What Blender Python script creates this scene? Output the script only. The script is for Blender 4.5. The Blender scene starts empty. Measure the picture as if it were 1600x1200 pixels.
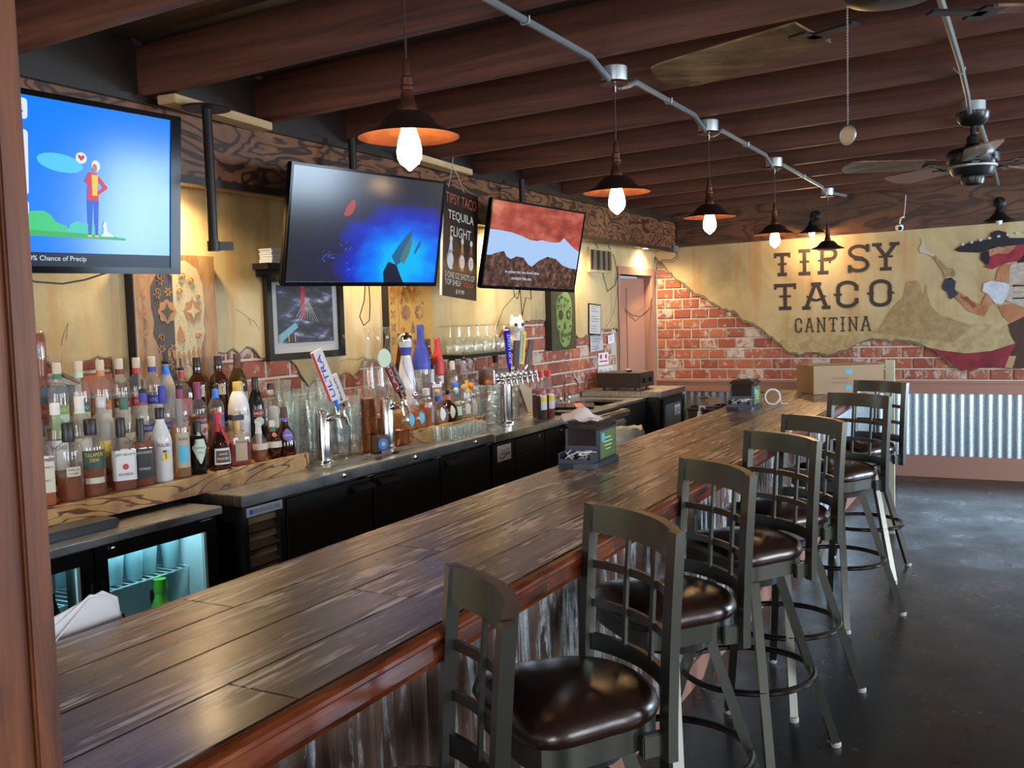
import bpy, bmesh, math, random
from mathutils import Vector, Matrix
random.seed(7)
S = bpy.context.scene
COL = S.collection
PI = math.pi
R = math.radians

# ------------------------------------------------------------------ camera, sky, light, exposure
def make_camera():
    yaw, pitch, roll = -0.490379, -0.0703195, -0.0292332
    cy, sy, cp, sp = math.cos(yaw), math.sin(yaw), math.cos(pitch), math.sin(pitch)
    fwd = Vector((sy*cp, cy*cp, sp)); right = Vector((cy, -sy, 0)); up = right.cross(fwd)
    c, s = math.cos(roll), math.sin(roll)
    r2 = c*right + s*up; u2 = -s*right + c*up
    cd = bpy.data.cameras.new('camera'); cd.sensor_width = 36.0; cd.lens = 1505.2/1600*36.0
    cd.clip_start = 0.02
    co = bpy.data.objects.new('camera', cd); COL.objects.link(co)
    m = Matrix((r2, u2, -fwd)).transposed().to_4x4(); m.translation = Vector((0, 0, 1.6))
    co.matrix_world = m
    S.camera = co
make_camera()

S.view_settings.view_transform = 'Standard'
S.view_settings.look = 'None'
S.view_settings.gamma = 1.0
S.view_settings.use_curve_mapping = False
S.view_settings.exposure = 1.38
S.cycles.use_denoising = True
S.cycles.max_bounces = 6
S.cycles.transparent_max_bounces = 24
S.cycles.caustics_reflective = False
S.cycles.caustics_refractive = False
S.cycles.sample_clamp_indirect = 4.0

W = bpy.data.worlds.new('sky'); S.world = W; W.use_nodes = True
wn = W.node_tree; bg = wn.nodes['Background']
sky = wn.nodes.new('ShaderNodeTexSky'); sky.sky_type = 'HOSEK_WILKIE' if hasattr(sky, 'turbidity') else 'NISHITA'
try:
    sky.turbidity = 4.0; sky.sun_direction = (0.5, -0.4, 0.76)
except Exception:
    pass
wn.links.new(sky.outputs[0], bg.inputs[0]); bg.inputs[1].default_value = 0.9

def area(name, loc, target, sx, sy, power, color):
    l = bpy.data.lights.new(name, 'AREA'); l.shape = 'RECTANGLE'; l.size = sx; l.size_y = sy
    l.energy = power; l.color = color
    o = bpy.data.objects.new(name, l); COL.objects.link(o); o.location = loc
    d = Vector(target) - Vector(loc); o.rotation_euler = d.to_track_quat('-Z', 'Y').to_euler()
    return o
DAY = (0.62, 0.80, 1.0); DAYN = (.90, .93, 1.0)
# daylight standing in the window openings of the right wall and of the wall behind the camera
area('daylight_right_near', (4.25, 0.9, 1.55), (0, 0.9, 0.9), 1.9, 1.5, 45, DAYN)
area('daylight_right_middle', (4.25, 4.3, 1.55), (0, 4.3, 0.9), 1.9, 1.5, 60, DAYN)
area('daylight_right_far', (4.25, 7.9, 1.55), (0, 8.9, 1.1), 1.9, 1.5, 175, DAY)
area('daylight_behind_left', (-1.6, -2.75, 1.6), (-1.6, 2, 1.1), 1.9, 1.5, 48, DAYN)
area('daylight_behind_right', (1.8, -2.75, 1.6), (1.8, 2, 0.8), 1.9, 1.5, 48, DAYN)
def sun_like_point(name, loc, power, color, radius):
    l = bpy.data.lights.new(name, 'POINT'); l.energy = power; l.color = color; l.shadow_soft_size = radius
    o = bpy.data.objects.new(name, l); COL.objects.link(o); o.location = loc
    return o

# ------------------------------------------------------------------ mesh helpers
class MB:
    def __init__(s): s.v = []; s.f = []; s.m = []
    def add(s, vs, fs, mi=0):
        b = len(s.v); s.v += [tuple(p) for p in vs]
        for f in fs: s.f.append([i+b for i in f]); s.m.append(mi)
        return s
    def box(s, c, d, rz=0, mi=0, M=None):
        x, y, z = d[0]/2, d[1]/2, d[2]/2
        vs = [Vector(p) for p in ((-x,-y,-z),(x,-y,-z),(x,y,-z),(-x,y,-z),(-x,-y,z),(x,-y,z),(x,y,z),(-x,y,z))]
        if M is not None: vs = [M @ p for p in vs]
        elif rz: vs = [Matrix.Rotation(rz, 3, 'Z') @ p for p in vs]
        vs = [p + Vector(c) for p in vs]
        return s.add(vs, [(0,3,2,1),(4,5,6,7),(0,1,5,4),(1,2,6,5),(2,3,7,6),(3,0,4,7)], mi)
    def bb(s, a, b, mi=0):
        return s.box([(a[i]+b[i])/2 for i in range(3)], [abs(b[i]-a[i]) for i in range(3)], mi=mi)
    def bevbox(s, c, d, bev=0.004, M=None, mi=0):
        bm = bmesh.new(); bmesh.ops.create_cube(bm, size=1)
        bmesh.ops.scale(bm, vec=Vector(d), verts=bm.verts)
        bmesh.ops.bevel(bm, geom=list(bm.edges), offset=bev, segments=2, affect='EDGES')
        if M is not None: bmesh.ops.transform(bm, matrix=M.to_4x4(), verts=bm.verts)
        bmesh.ops.translate(bm, vec=Vector(c), verts=bm.verts)
        bm.verts.ensure_lookup_table()
        s.add([v.co[:] for v in bm.verts], [[v.index for v in f.verts] for f in bm.faces], mi); bm.free(); return s
    def lathe(s, prof, n=20, c=(0,0,0), sq=None, mi=0, cap0=True, cap1=True, sx=1, sy=1):
        """prof: (r, z) or (r, z, squareness 0..1) rings"""
        b = []
        for p in prof:
            r, z = p[0], p[1]; q = p[2] if len(p) > 2 else 0
            for k in range(n):
                a = 2*PI*(k+.5)/n; ca, sa = math.cos(a), math.sin(a)
                g = 1.0
                if q: g = 1/((abs(ca)**(2+6*q) + abs(sa)**(2+6*q))**(1/(2+6*q)))
                b.append((c[0]+r*g*ca*sx, c[1]+r*g*sa*sy, c[2]+z))
        fs = []
        for i in range(len(prof)-1):
            for k in range(n):
                k2 = (k+1) % n
                fs.append((i*n+k, i*n+k2, (i+1)*n+k2, (i+1)*n+k))
        if cap0: fs.append(tuple(range(n-1, -1, -1)))
        if cap1: fs.append(tuple((len(prof)-1)*n + k for k in range(n)))
        return s.add(b, fs, mi)
    def tube(s, pts, r, n=8, mi=0, closed=False):
        pts = [Vector(p) for p in pts]; N = len(pts); vs = []
        rr = r if isinstance(r, (list, tuple)) else [r]*N
        prev = None
        for i, p in enumerate(pts):
            if closed: t = (pts[(i+1) % N] - pts[i-1])
            else: t = pts[min(i+1, N-1)] - pts[max(i-1, 0)]
            t.normalize()
            if prev is None:
                a = Vector((0,0,1)) if abs(t.z) < .9 else Vector((1,0,0))
                u = t.cross(a).normalized()
            else:
                u = (prev - t*prev.dot(t)).normalized()
            prev = u; w = t.cross(u)
            for k in range(n):
                an = 2*PI*(k+.5)/n
                vs.append(p + (u*math.cos(an) + w*math.sin(an))*rr[i])
        fs = []
        for i in range(N if closed else N-1):
            j = (i+1) % N
            for k in range(n):
                k2 = (k+1) % n; fs.append((i*n+k, i*n+k2, j*n+k2, j*n+k))
        if not closed:
            fs.append(tuple(range(n-1,-1,-1))); fs.append(tuple((N-1)*n+k for k in range(n)))
        return s.add(vs, fs, mi)
    def bar(s, a, b, w, h, mi=0, up=(0,0,1)):
        """rectangular bar from a to b"""
        a, b = Vector(a), Vector(b); t = (b-a); L = t.length; t.normalize()
        u = Vector(up).cross(t)
        if u.length < 1e-4: u = Vector((1,0,0)).cross(t)
        u.normalize(); v = t.cross(u)
        M = Matrix((u, v, t)).transposed()
        return s.box((a+b)/2, (w, h, L), M=M, mi=mi)
    def prism(s, poly, f0, f1, mi=0):
        """poly: list of 2d points; f0/f1 map a 2d point to the 3d point on the two faces"""
        n = len(poly); vs = [f0(*p) for p in poly] + [f1(*p) for p in poly]
        fs = [tuple(range(n)), tuple(range(2*n-1, n-1, -1))] + [(i, i+n, (i+1) % n + n, (i+1) % n) for i in range(n)]
        return s.add(vs, fs, mi)
    def xf(s, M, start=0):
        for i in range(start, len(s.v)): s.v[i] = tuple(M @ Vector(s.v[i]))
        return s
    def mesh(s, name, mats, smooth=False, angle=35):
        me = bpy.data.meshes.new(name); me.from_pydata([tuple(p) for p in s.v], [], s.f); me.update()
        for m in (mats if isinstance(mats, (list, tuple)) else [mats]): me.materials.append(m)
        for p, mi in zip(me.polygons, s.m): p.material_index = mi
        bm = bmesh.new(); bm.from_mesh(me); bmesh.ops.recalc_face_normals(bm, faces=bm.faces); bm.to_mesh(me); bm.free()
        if smooth:
            me.polygons.foreach_set('use_smooth', [True]*len(me.polygons)); me.set_sharp_from_angle(angle=R(angle))
        return me
    def build(s, name, mats, parent=None, loc=None, smooth=False, rot=None, angle=35):
        o = bpy.data.objects.new(name, s.mesh(name, mats, smooth, angle)); COL.objects.link(o)
        if parent is not None: o.parent = parent
        if loc: o.location = loc
        if rot: o.rotation_euler = rot
        return o
def tag(o, label, cat, group=None):
    o['label'] = label; o['category'] = cat
    if group: o['group'] = group
    return o
def thing(name, label, cat, loc=(0,0,0), rz=0, group=None):
    o = bpy.data.objects.new(name, None); COL.objects.link(o); o.empty_display_size = .05
    o.location = loc; o.rotation_euler = (0, 0, rz)
    return tag(o, label, cat, group)
def struct(name, mb, m, smooth=False):
    o = mb.build(name, m, smooth=smooth); o['kind'] = 'structure'; return o
def link_mesh(name, me, parent, loc=None, rot=None):
    o = bpy.data.objects.new(name, me); COL.objects.link(o); o.parent = parent
    if loc: o.location = loc
    if rot: o.rotation_euler = rot
    return o
def dup(root, loc, rz=None, label=None, group=None):
    def cp(o, par):
        c = o.copy(); COL.objects.link(c)
        if par is not None: c.parent = par
        for ch in o.children: cp(ch, c)
        return c
    r = cp(root, None); r.location = loc
    if rz is not None: r.rotation_euler = (0, 0, rz)
    if label: r['label'] = label
    if group: r['group'] = group
    return r
def text_geo(body, size, width=None, height=None, spacing=1.0):
    """flat text centred on the origin: list of 2d verts and faces"""
    c = bpy.data.curves.new('lettering', 'FONT'); c.body = body; c.size = size; c.align_x = 'CENTER'; c.align_y = 'CENTER'
    c.space_character = spacing; c.resolution_u = 3; c.fill_mode = 'FRONT'
    o = bpy.data.objects.new('lettering', c); me = bpy.data.meshes.new_from_object(o)
    vs = [(v.co.x, v.co.y) for v in me.vertices]; fs = [list(p.vertices) for p in me.polygons]
    bpy.data.objects.remove(o); bpy.data.curves.remove(c); bpy.data.meshes.remove(me)
    x0 = min(p[0] for p in vs); x1 = max(p[0] for p in vs); y0 = min(p[1] for p in vs); y1 = max(p[1] for p in vs)
    kx = width/(x1-x0) if width else 1; ky = height/(y1-y0) if height else (kx if width else 1)
    if height and not width: kx = ky
    vs = [((p[0]-(x0+x1)/2)*kx, (p[1]-(y0+y1)/2)*ky) for p in vs]
    return vs, fs
def put_text(mb, body, f, size=.1, width=None, height=None, mi=0, spacing=1.0, dx=0, dy=0, rot=0):
    vs, fs = text_geo(body, size, width, height, spacing)
    c, s_ = math.cos(rot), math.sin(rot)
    return mb.add([f(x*c - y*s_ + dx, x*s_ + y*c + dy) for x, y in vs], fs, mi)

# ------------------------------------------------------------------ materials
def nodes(m): return m.node_tree.nodes, m.node_tree.links
def mat(name, col=(.5,.5,.5), rough=.5, metal=0., spec=.5, emis=None, es=0., coat=0., bump=0., bscale=60., trans=0.):
    m = bpy.data.materials.new(name); m.use_nodes = True; n, l = nodes(m); p = n['Principled BSDF']
    p.inputs['Base Color'].default_value = (*col, 1); p.inputs['Roughness'].default_value = rough
    p.inputs['Metallic'].default_value = metal; p.inputs['Specular IOR Level'].default_value = spec
    p.inputs['Coat Weight'].default_value = coat; p.inputs['Coat Roughness'].default_value = .12
    p.inputs['Transmission Weight'].default_value = trans
    if emis: p.inputs['Emission Color'].default_value = (*emis, 1); p.inputs['Emission Strength'].default_value = es
    if bump:
        t = n.new('ShaderNodeTexNoise'); t.inputs['Scale'].default_value = bscale; t.inputs['Detail'].default_value = 4
        tc = n.new('ShaderNodeTexCoord'); l.new(tc.outputs['Object'], t.inputs['Vector'])
        b = n.new('ShaderNodeBump'); b.inputs['Strength'].default_value = bump; b.inputs['Distance'].default_value = .005
        l.new(t.outputs[0], b.inputs['Height']); l.new(b.outputs[0], p.inputs['Normal'])
    return m
def ramp(n, stops):
    r = n.new('ShaderNodeValToRGB'); e = r.color_ramp.elements
    while len(e) < len(stops): e.new(.5)
    for el, (pos, c) in zip(e, stops): el.position = pos; el.color = (*c, 1) if len(c) == 3 else c
    return r
def coords(n, l, scale=(1,1,1), rnd=True, rot=(0,0,0)):
    tc = n.new('ShaderNodeTexCoord'); mp = n.new('ShaderNodeMapping')
    mp.inputs['Scale'].default_value = scale; mp.inputs['Rotation'].default_value = rot
    if rnd:
        oi = n.new('ShaderNodeObjectInfo'); mu = n.new('ShaderNodeMath'); mu.operation = 'MULTIPLY'; mu.inputs[1].default_value = 37.0
        l.new(oi.outputs['Random'], mu.inputs[0]); ad = n.new('ShaderNodeVectorMath'); ad.operation = 'ADD'
        l.new(tc.outputs['Object'], ad.inputs[0]); l.new(mu.outputs[0], ad.inputs[1]); l.new(ad.outputs[0], mp.inputs['Vector'])
    else: l.new(tc.outputs['Object'], mp.inputs['Vector'])
    return mp
def noise(n, l, vec, scale=5, detail=5, rough=.6, dist=0.):
    t = n.new('ShaderNodeTexNoise'); t.inputs['Scale'].default_value = scale; t.inputs['Detail'].default_value = detail
    t.inputs['Roughness'].default_value = rough; t.inputs['Distortion'].default_value = dist
    l.new(vec.outputs[0], t.inputs['Vector']); return t
def mixc(n, l, fac, a, b, mode='MIX'):
    x = n.new('ShaderNodeMix'); x.data_type = 'RGBA'; x.blend_type = mode
    for sock, v in ((x.inputs['Factor'], fac), (x.inputs['A'], a), (x.inputs['B'], b)): pass
    def setin(i, v):
        s = x.inputs[i]
        if hasattr(v, 'outputs'): l.new(v.outputs[0], s)
        elif hasattr(v, 'is_output'): l.new(v, s)
        elif isinstance(v, (int, float)): s.default_value = v
        else: s.default_value = (*v, 1)
    setin(0, fac); setin(6, a); setin(7, b)
    return x.outputs[2]
def wood(name, c1, c2, c3, grain=(1, 1, 12), scale=3., rough=.45, coat=0., dist=.6, bump=.15, pos=(.3,.5,.7)):
    """streaky wood; `grain` stretches the noise (small number = along the grain)"""
    m = mat(name, c2, rough, coat=coat); n, l = nodes(m); p = n['Principled BSDF']
    mp = coords(n, l, grain); t = noise(n, l, mp, scale, 7, .62, dist)
    r = ramp(n, [(pos[0], c1), (pos[1], c2), (pos[2], c3)]); l.new(t.outputs[0], r.inputs[0])
    l.new(r.outputs[0], p.inputs['Base Color'])
    b = n.new('ShaderNodeBump'); b.inputs['Strength'].default_value = bump; b.inputs['Distance'].default_value = .004
    l.new(t.outputs[0], b.inputs['Height']); l.new(b.outputs[0], p.inputs['Normal'])
    return m
def thin_glass(name, tint=(1,1,1), rough=.02, dens=0., body=(1,1,1), ior=1.45):
    """one-surface clear glass: what lies behind shows through, edges and highlights reflect"""
    m = bpy.data.materials.new(name); m.use_nodes = True; n, l = nodes(m); n.remove(n['Principled BSDF'])
    out = n['Material Output']; tr = n.new('ShaderNodeBsdfTransparent'); fw = n.new('ShaderNodeLayerWeight'); fw.inputs[0].default_value = .5
    er = ramp(n, [(.0, tint), (.55, tint), (.86, tuple(c*.62 for c in tint)), (1.0, tuple(c*.22 for c in tint))]); l.new(fw.outputs['Facing'], er.inputs[0]); l.new(er.outputs[0], tr.inputs[0])
    gl = n.new('ShaderNodeBsdfGlossy'); gl.inputs['Roughness'].default_value = rough
    ior = ior*1.12; lw = n.new('ShaderNodeFresnel'); ge = n.new('ShaderNodeNewGeometry'); io = n.new('ShaderNodeMath'); io.operation = 'MULTIPLY_ADD'
    io.inputs[1].default_value = 1/ior - ior; io.inputs[2].default_value = ior; l.new(ge.outputs['Backfacing'], io.inputs[0]); l.new(io.outputs[0], lw.inputs[0])
    mx = n.new('ShaderNodeMixShader'); l.new(lw.outputs[0], mx.inputs[0]); l.new(tr.outputs[0], mx.inputs[1]); l.new(gl.outputs[0], mx.inputs[2])
    if dens:
        df = n.new('ShaderNodeBsdfDiffuse'); df.inputs[0].default_value = (*body, 1)
        m2 = n.new('ShaderNodeMixShader'); m2.inputs[0].default_value = dens
        l.new(mx.outputs[0], m2.inputs[1]); l.new(df.outputs[0], m2.inputs[2]); l.new(m2.outputs[0], out.inputs[0])
    else: l.new(mx.outputs[0], out.inputs[0])
    return m

M = {}
M['rafter'] = wood('rafter_wood', (.050,.015,.008), (.105,.034,.018), (.165,.060,.034), (.25,5,5), 4, .55, bump=.1)
def contour_wood(name, base1, base2, line, scale, nscale, mult, rough=.42, width=.80, coat=0.):
    m = mat(name, base1, rough, coat=coat); n, l = nodes(m); p = n['Principled BSDF']
    mp = coords(n, l, scale, False); t0 = noise(n, l, mp, nscale, 2.5, .5, .5)
    w = n.new('ShaderNodeMath'); w.operation = 'MULTIPLY'; w.inputs[1].default_value = mult; l.new(t0.outputs[0], w.inputs[0])
    sn = n.new('ShaderNodeMath'); sn.operation = 'SINE'; l.new(w.outputs[0], sn.inputs[0])
    big = noise(n, l, coords(n, l, (1,1,1), False), 3.0, 5, .65); bc = ramp(n, [(.35, base1), (.65, base2)]); l.new(big.outputs[0], bc.inputs[0])
    lr = ramp(n, [(width-.35, (0,0,0)), (width+.12, (1,1,1))])
    ma = n.new('ShaderNodeMath'); ma.operation = 'MULTIPLY_ADD'; ma.inputs[1].default_value = .5; ma.inputs[2].default_value = .5; l.new(sn.outputs[0], ma.inputs[0]); l.new(ma.outputs[0], lr.inputs[0])
    c = mixc(n, l, lr, bc, line); l.new(c, p.inputs['Base Color']); return m
M['plywood'] = contour_wood('stained_plywood', (.13,.052,.022), (.24,.105,.045), (.030,.012,.007), (1,1.3,4.2), 1.5, 70)
M['darktrim'] = mat('dark_trim', (.018,.011,.008), .45)
M['pine'] = wood('pine_board', (.42,.27,.12), (.55,.38,.19), (.66,.48,.27), (1,.6,6), 4, .6)
M['terracotta'] = mat('terracotta_paint', (.40,.205,.145), .5, bump=.08, bscale=25)
M['mortar'] = mat('mortar', (.64,.58,.45), .9, bump=.5, bscale=80)
M['black'] = mat('black_laminate', (.006,.006,.007), .42, bump=.02)
M['blackgloss'] = mat('black_plastic_gloss', (.008,.008,.009), .14)
M['blackmetal'] = mat('black_metal', (.012,.012,.013), .38, .3)
M['chrome'] = mat('chrome', (.75,.75,.76), .12, 1.)
M['white'] = mat('white_plastic', (.75,.75,.75), .4)
M['paper'] = mat('paper', (.80,.81,.84), .8)
M['cord'] = mat('black_cord', (.01,.01,.01), .5)
def steel(name, axis=(40,1,1), col=(.55,.54,.52), rough=.26):
    m = mat(name, col, rough, 1.); n, l = nodes(m); p = n['Principled BSDF']
    mp = coords(n, l, axis); t = noise(n, l, mp, 6, 3, .5); r = ramp(n, [(0, (rough*.7,)*3), (1, (rough*1.5,)*3)])
    l.new(t.outputs[0], r.inputs[0]); l.new(r.outputs[0], p.inputs['Roughness']); return m
M['steel'] = steel('brushed_steel')
M['galv'] = mat('galvanized', (.45,.50,.53), .42, .85, bump=.05)
def plaster_mat():
    m = mat('ochre_plaster', (.6,.48,.25), .75); n, l = nodes(m); p = n['Principled BSDF']
    mp = coords(n, l, (1,1,1), False); big = noise(n, l, mp, 1.6, 5, .6, .4)
    r = ramp(n, [(.3, (.36,.27,.125)), (.5, (.52,.405,.205)), (.68, (.60,.50,.29))]); l.new(big.outputs[0], r.inputs[0])
    mp2 = coords(n, l, (3.2,3.2,.35), False); st = noise(n, l, mp2, 2.2, 5, .6, .3)
    r2 = ramp(n, [(.50, (0,0,0)), (.68, (1,1,1))]); l.new(st.outputs[0], r2.inputs[0])
    c = mixc(n, l, r2, r, (.42,.20,.045)); 
    mul = n.new('ShaderNodeMath'); mul.operation = 'MULTIPLY'; mul.inputs[1].default_value = .62
    l.new(r2.outputs[0], mul.inputs[0]); c = mixc(n, l, mul.outputs[0], r, (.45,.235,.07)); l.new(c, p.inputs['Base Color'])
    fine = noise(n, l, mp, 38, 5, .6); b = n.new('ShaderNodeBump'); b.inputs['Strength'].default_value = .25; b.inputs['Distance'].default_value = .006
    l.new(fine.outputs[0], b.inputs['Height']); l.new(b.outputs[0], p.inputs['Normal']); return m
M['plaster'] = plaster_mat()
M['plaster_edge'] = mat('broken_edge_and_painted_shade', (.20,.155,.09), .9, bump=.6, bscale=90)
def brick_mat():
    m = mat('brick', (.4,.13,.07), .8); n, l = nodes(m); p = n['Principled BSDF']
    oi = n.new('ShaderNodeObjectInfo')
    base = ramp(n, [(0, (.28,.070,.042)), (.35, (.37,.105,.058)), (.75, (.42,.140,.075)), (1, (.27,.070,.048))]); l.new(oi.outputs['Random'], base.inputs[0])
    mp = coords(n, l, (1,1,1)); t = noise(n, l, mp, 16, 6, .65, .5)
    ad = n.new('ShaderNodeMath'); ad.operation = 'MULTIPLY'; ad.inputs[1].default_value = 7.31; l.new(oi.outputs['Random'], ad.inputs[0])
    fr = n.new('ShaderNodeMath'); fr.operation = 'FRACT'; l.new(ad.outputs[0], fr.inputs[0])
    pw = n.new('ShaderNodeMath'); pw.operation = 'POWER'; pw.inputs[1].default_value = 4.; l.new(fr.outputs[0], pw.inputs[0])
    sc = n.new('ShaderNodeMath'); sc.operation = 'MULTIPLY_ADD'; sc.inputs[1].default_value = .22; l.new(pw.outputs[0], sc.inputs[0]); l.new(t.outputs[0], sc.inputs[2])
    r = ramp(n, [(.555, (0,0,0)), (.68, (.85,.85,.85))]); l.new(sc.outputs[0], r.inputs[0])
    c = mixc(n, l, r, base, (.56,.50,.43)); l.new(c, p.inputs['Base Color'])
    b = n.new('ShaderNodeBump'); b.inputs['Strength'].default_value = .4; b.inputs['Distance'].default_value = .006
    l.new(t.outputs[0], b.inputs['Height']); l.new(b.outputs[0], p.inputs['Normal']); return m
M['brick'] = brick_mat()
def corr_mat(name, rusty):
    m = mat(name, (.5,.55,.58), .35, .8); n, l = nodes(m); p = n['Principled BSDF']
    mp = coords(n, l, (1,1,1), False); sp = noise(n, l, mp, 70, 4, .7)
    r = ramp(n, [(.35, (.30,.35,.38)), (.65, (.52,.57,.60))]); l.new(sp.outputs[0], r.inputs[0])
    if rusty:
        mp2 = coords(n, l, (2,13,1.1), False); st = noise(n, l, mp2, 1.5, 7, .68, .3)
        r2 = ramp(n, [(.50, (1,1,1)), (.545, (0,0,0))]); l.new(st.outputs[0], r2.inputs[0])
        sp2 = noise(n, l, mp2, 5, 4, .7); rc = ramp(n, [(.3, (.055,.030,.020)), (.6, (.15,.085,.055)), (.8, (.20,.15,.12))]); l.new(sp2.outputs[0], rc.inputs[0])
        c = mixc(n, l, r2, r, rc); l.new(c, p.inputs['Base Color'])
        iv = n.new('ShaderNodeMath'); iv.operation = 'MULTIPLY_ADD'; iv.inputs[1].default_value = -.75; iv.inputs[2].default_value = .8
        l.new(r2.outputs[0], iv.inputs[0]); l.new(iv.outputs[0], p.inputs['Metallic'])
        ro = n.new('ShaderNodeMath'); ro.operation = 'MULTIPLY_ADD'; ro.inputs[1].default_value = .25; ro.inputs[2].default_value = .33
        l.new(r2.outputs[0], ro.inputs[0]); l.new(ro.outputs[0], p.inputs['Roughness'])
    else: l.new(r.outputs[0], p.inputs['Base Color'])
    return m
M['corr'] = corr_mat('corrugated_galvanized', False)
M['corr_rust'] = corr_mat('corrugated_rusty', True)
def floor_mat():
    m = mat('stained_concrete', (.02,.017,.015), .32); n, l = nodes(m); p = n['Principled BSDF']
    mp = coords(n, l, (1,1,1), False); a = noise(n, l, mp, 1.2, 6, .6, .3)
    r = ramp(n, [(.3, (.007,.007,.008)), (.55, (.014,.011,.010)), (.75, (.030,.020,.014))]); l.new(a.outputs[0], r.inputs[0])
    v = n.new('ShaderNodeTexVoronoi'); v.inputs['Scale'].default_value = 17; v.inputs['Randomness'].default_value = 1; l.new(mp.outputs[0], v.inputs['Vector'])
    vr = ramp(n, [(.13, (1,1,1)), (.20, (0,0,0))]); l.new(v.outputs['Distance'], vr.inputs[0])
    msk = noise(n, l, mp, 2.3, 3, .6); mr = ramp(n, [(.47, (0,0,0)), (.60, (1,1,1))]); l.new(msk.outputs[0], mr.inputs[0])
    mm = n.new('ShaderNodeMath'); mm.operation = 'MULTIPLY'; l.new(vr.outputs[0], mm.inputs[0]); l.new(mr.outputs[0], mm.inputs[1])
    c = mixc(n, l, mm.outputs[0], r, (.13,.085,.055)); l.new(c, p.inputs['Base Color'])
    rr = ramp(n, [(.3, (.22,)*3), (.7, (.42,)*3)]); b2 = noise(n, l, mp, 3, 6, .7); l.new(b2.outputs[0], rr.inputs[0]); l.new(rr.outputs[0], p.inputs['Roughness'])
    return m
M['floor'] = floor_mat()

# ------------------------------------------------------------------ the room
XW, YW = -3.44, 9.66          # wall behind the bar, mural wall
XR, YB = 4.0, -2.5            # right wall, wall behind the camera
ZC = 2.78
struct('floor', MB().bb((XW-.1, YB-.1, -.1), (XR+.1, YW+.1, 0)), M['floor'])

# roof deck: ribbed metal sheets above the rafters, following the slope of the rafters
def rz_(x): return 2.53 + .033*(x+3.17)
deck = MB()
y = YB; prof = []
while y < YW+.1:
    prof += [(y, 0), (y+.05, 0), (y+.07, .03), (y+.11, .03), (y+.13, 0)]; y += .18
vs = []; fs = []
for i, (yy, dz) in enumerate(prof):
    for x in (XW-.1, XR+.1): vs.append((x, yy, rz_(x)+.215+dz))
for i in range(len(prof)-1): fs.append((2*i, 2*i+1, 2*i+3, 2*i+2))
deck.add(vs, fs)
M['deck'] = mat('roof_deck_metal', (.20,.16,.11), .35, .7, bump=.05)
ceil = struct('ceiling', deck, M['deck'])
for k in range(-7, 12):
    yf = 2.18 + .68*k
    if yf > YW-.05: break
    b = MB(); x0, x1 = XW+.02, XR
    if yf < YB+.1: continue
    for yy in ((yf-.045, yf),):
        vs = [(x0,yy[0],rz_(x0)),(x1,yy[0],rz_(x1)),(x1,yy[1],rz_(x1)),(x0,yy[1],rz_(x0)),
              (x0,yy[0],rz_(x0)+.2),(x1,yy[0],rz_(x1)+.2),(x1,yy[1],rz_(x1)+.2),(x0,yy[1],rz_(x0)+.2)]
        b.add(vs, [(0,3,2,1),(4,5,6,7),(0,1,5,4),(1,2,6,5),(2,3,7,6),(3,0,4,7)])
    b.build('rafter', M['rafter'], ceil)

# wall behind the bar (left wall) with the doorway at its far end
wl = MB()
D0, D1, DZ = 8.60, 9.53, 1.97
wl.bb((XW-.12, YB, 0), (XW, D0, 2.9)); wl.bb((XW-.12, D0, DZ), (XW, D1, 2.9)); wl.bb((XW-.12, D1, 0), (XW, YW+.1, 2.9))
wall_left = struct('wall_left', wl, M['mortar'])
# mural wall
wf = MB().bb((XW, YW, 0), (XR, YW+.12, 2.95)); wall_far = struct('wall_far', wf, M['mortar'])
# right wall with three window openings, wall behind the camera with two
wins_r = [(-.1, 1.9), (3.3, 5.3), (6.9, 8.9)]; Z0, Z1 = .8, 2.3
wr = MB(); yy = YB
for a, b in wins_r:
    wr.bb((XR, yy, 0), (XR+.12, a, 2.95)); wr.bb((XR, a, 0), (XR+.12, b, Z0)); wr.bb((XR, a, Z1), (XR+.12, b, 2.95)); yy = b
wr.bb((XR, yy, 0), (XR+.12, YW+.12, 2.95)); struct('wall_right', wr, M['plaster'])
wins_b = [(-2.6, -.6), (.8, 2.8)]
wb = MB(); xx = XW
for a, b in wins_b:
    wb.bb((xx, YB-.12, 0), (a, YB, 2.95)); wb.bb((a, YB-.12, 0), (b, YB, Z0)); wb.bb((a, YB-.12, Z1), (b, YB, 2.95)); xx = b
wb.bb((xx, YB-.12, 0), (XR, YB, 2.95)); struct('wall_near', wb, M['plaster'])
k = 1
for a, b in wins_r:
    f = MB()
    for q in (a+.03, (a+b)/2, b-.03): f.bb((XR+.03, q-.03, Z0), (XR+.09, q+.03, Z1))
    for q in (Z0+.03, Z1-.03): f.bb((XR+.03, a, q-.03), (XR+.09, b, q+.03))
    struct('window_%d' % k, f, M['blackmetal']); k += 1
for a, b in wins_b:
    f = MB()
    for q in (a+.03, (a+b)/2, b-.03): f.bb((q-.03, YB-.09, Z0), (q+.03, YB-.03, Z1))
    for q in (Z0+.03, Z1-.03): f.bb((a, YB-.09, q-.03), (b, YB-.03, q+.03))
    struct('window_%d' % k, f, M['blackmetal']); k += 1

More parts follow.
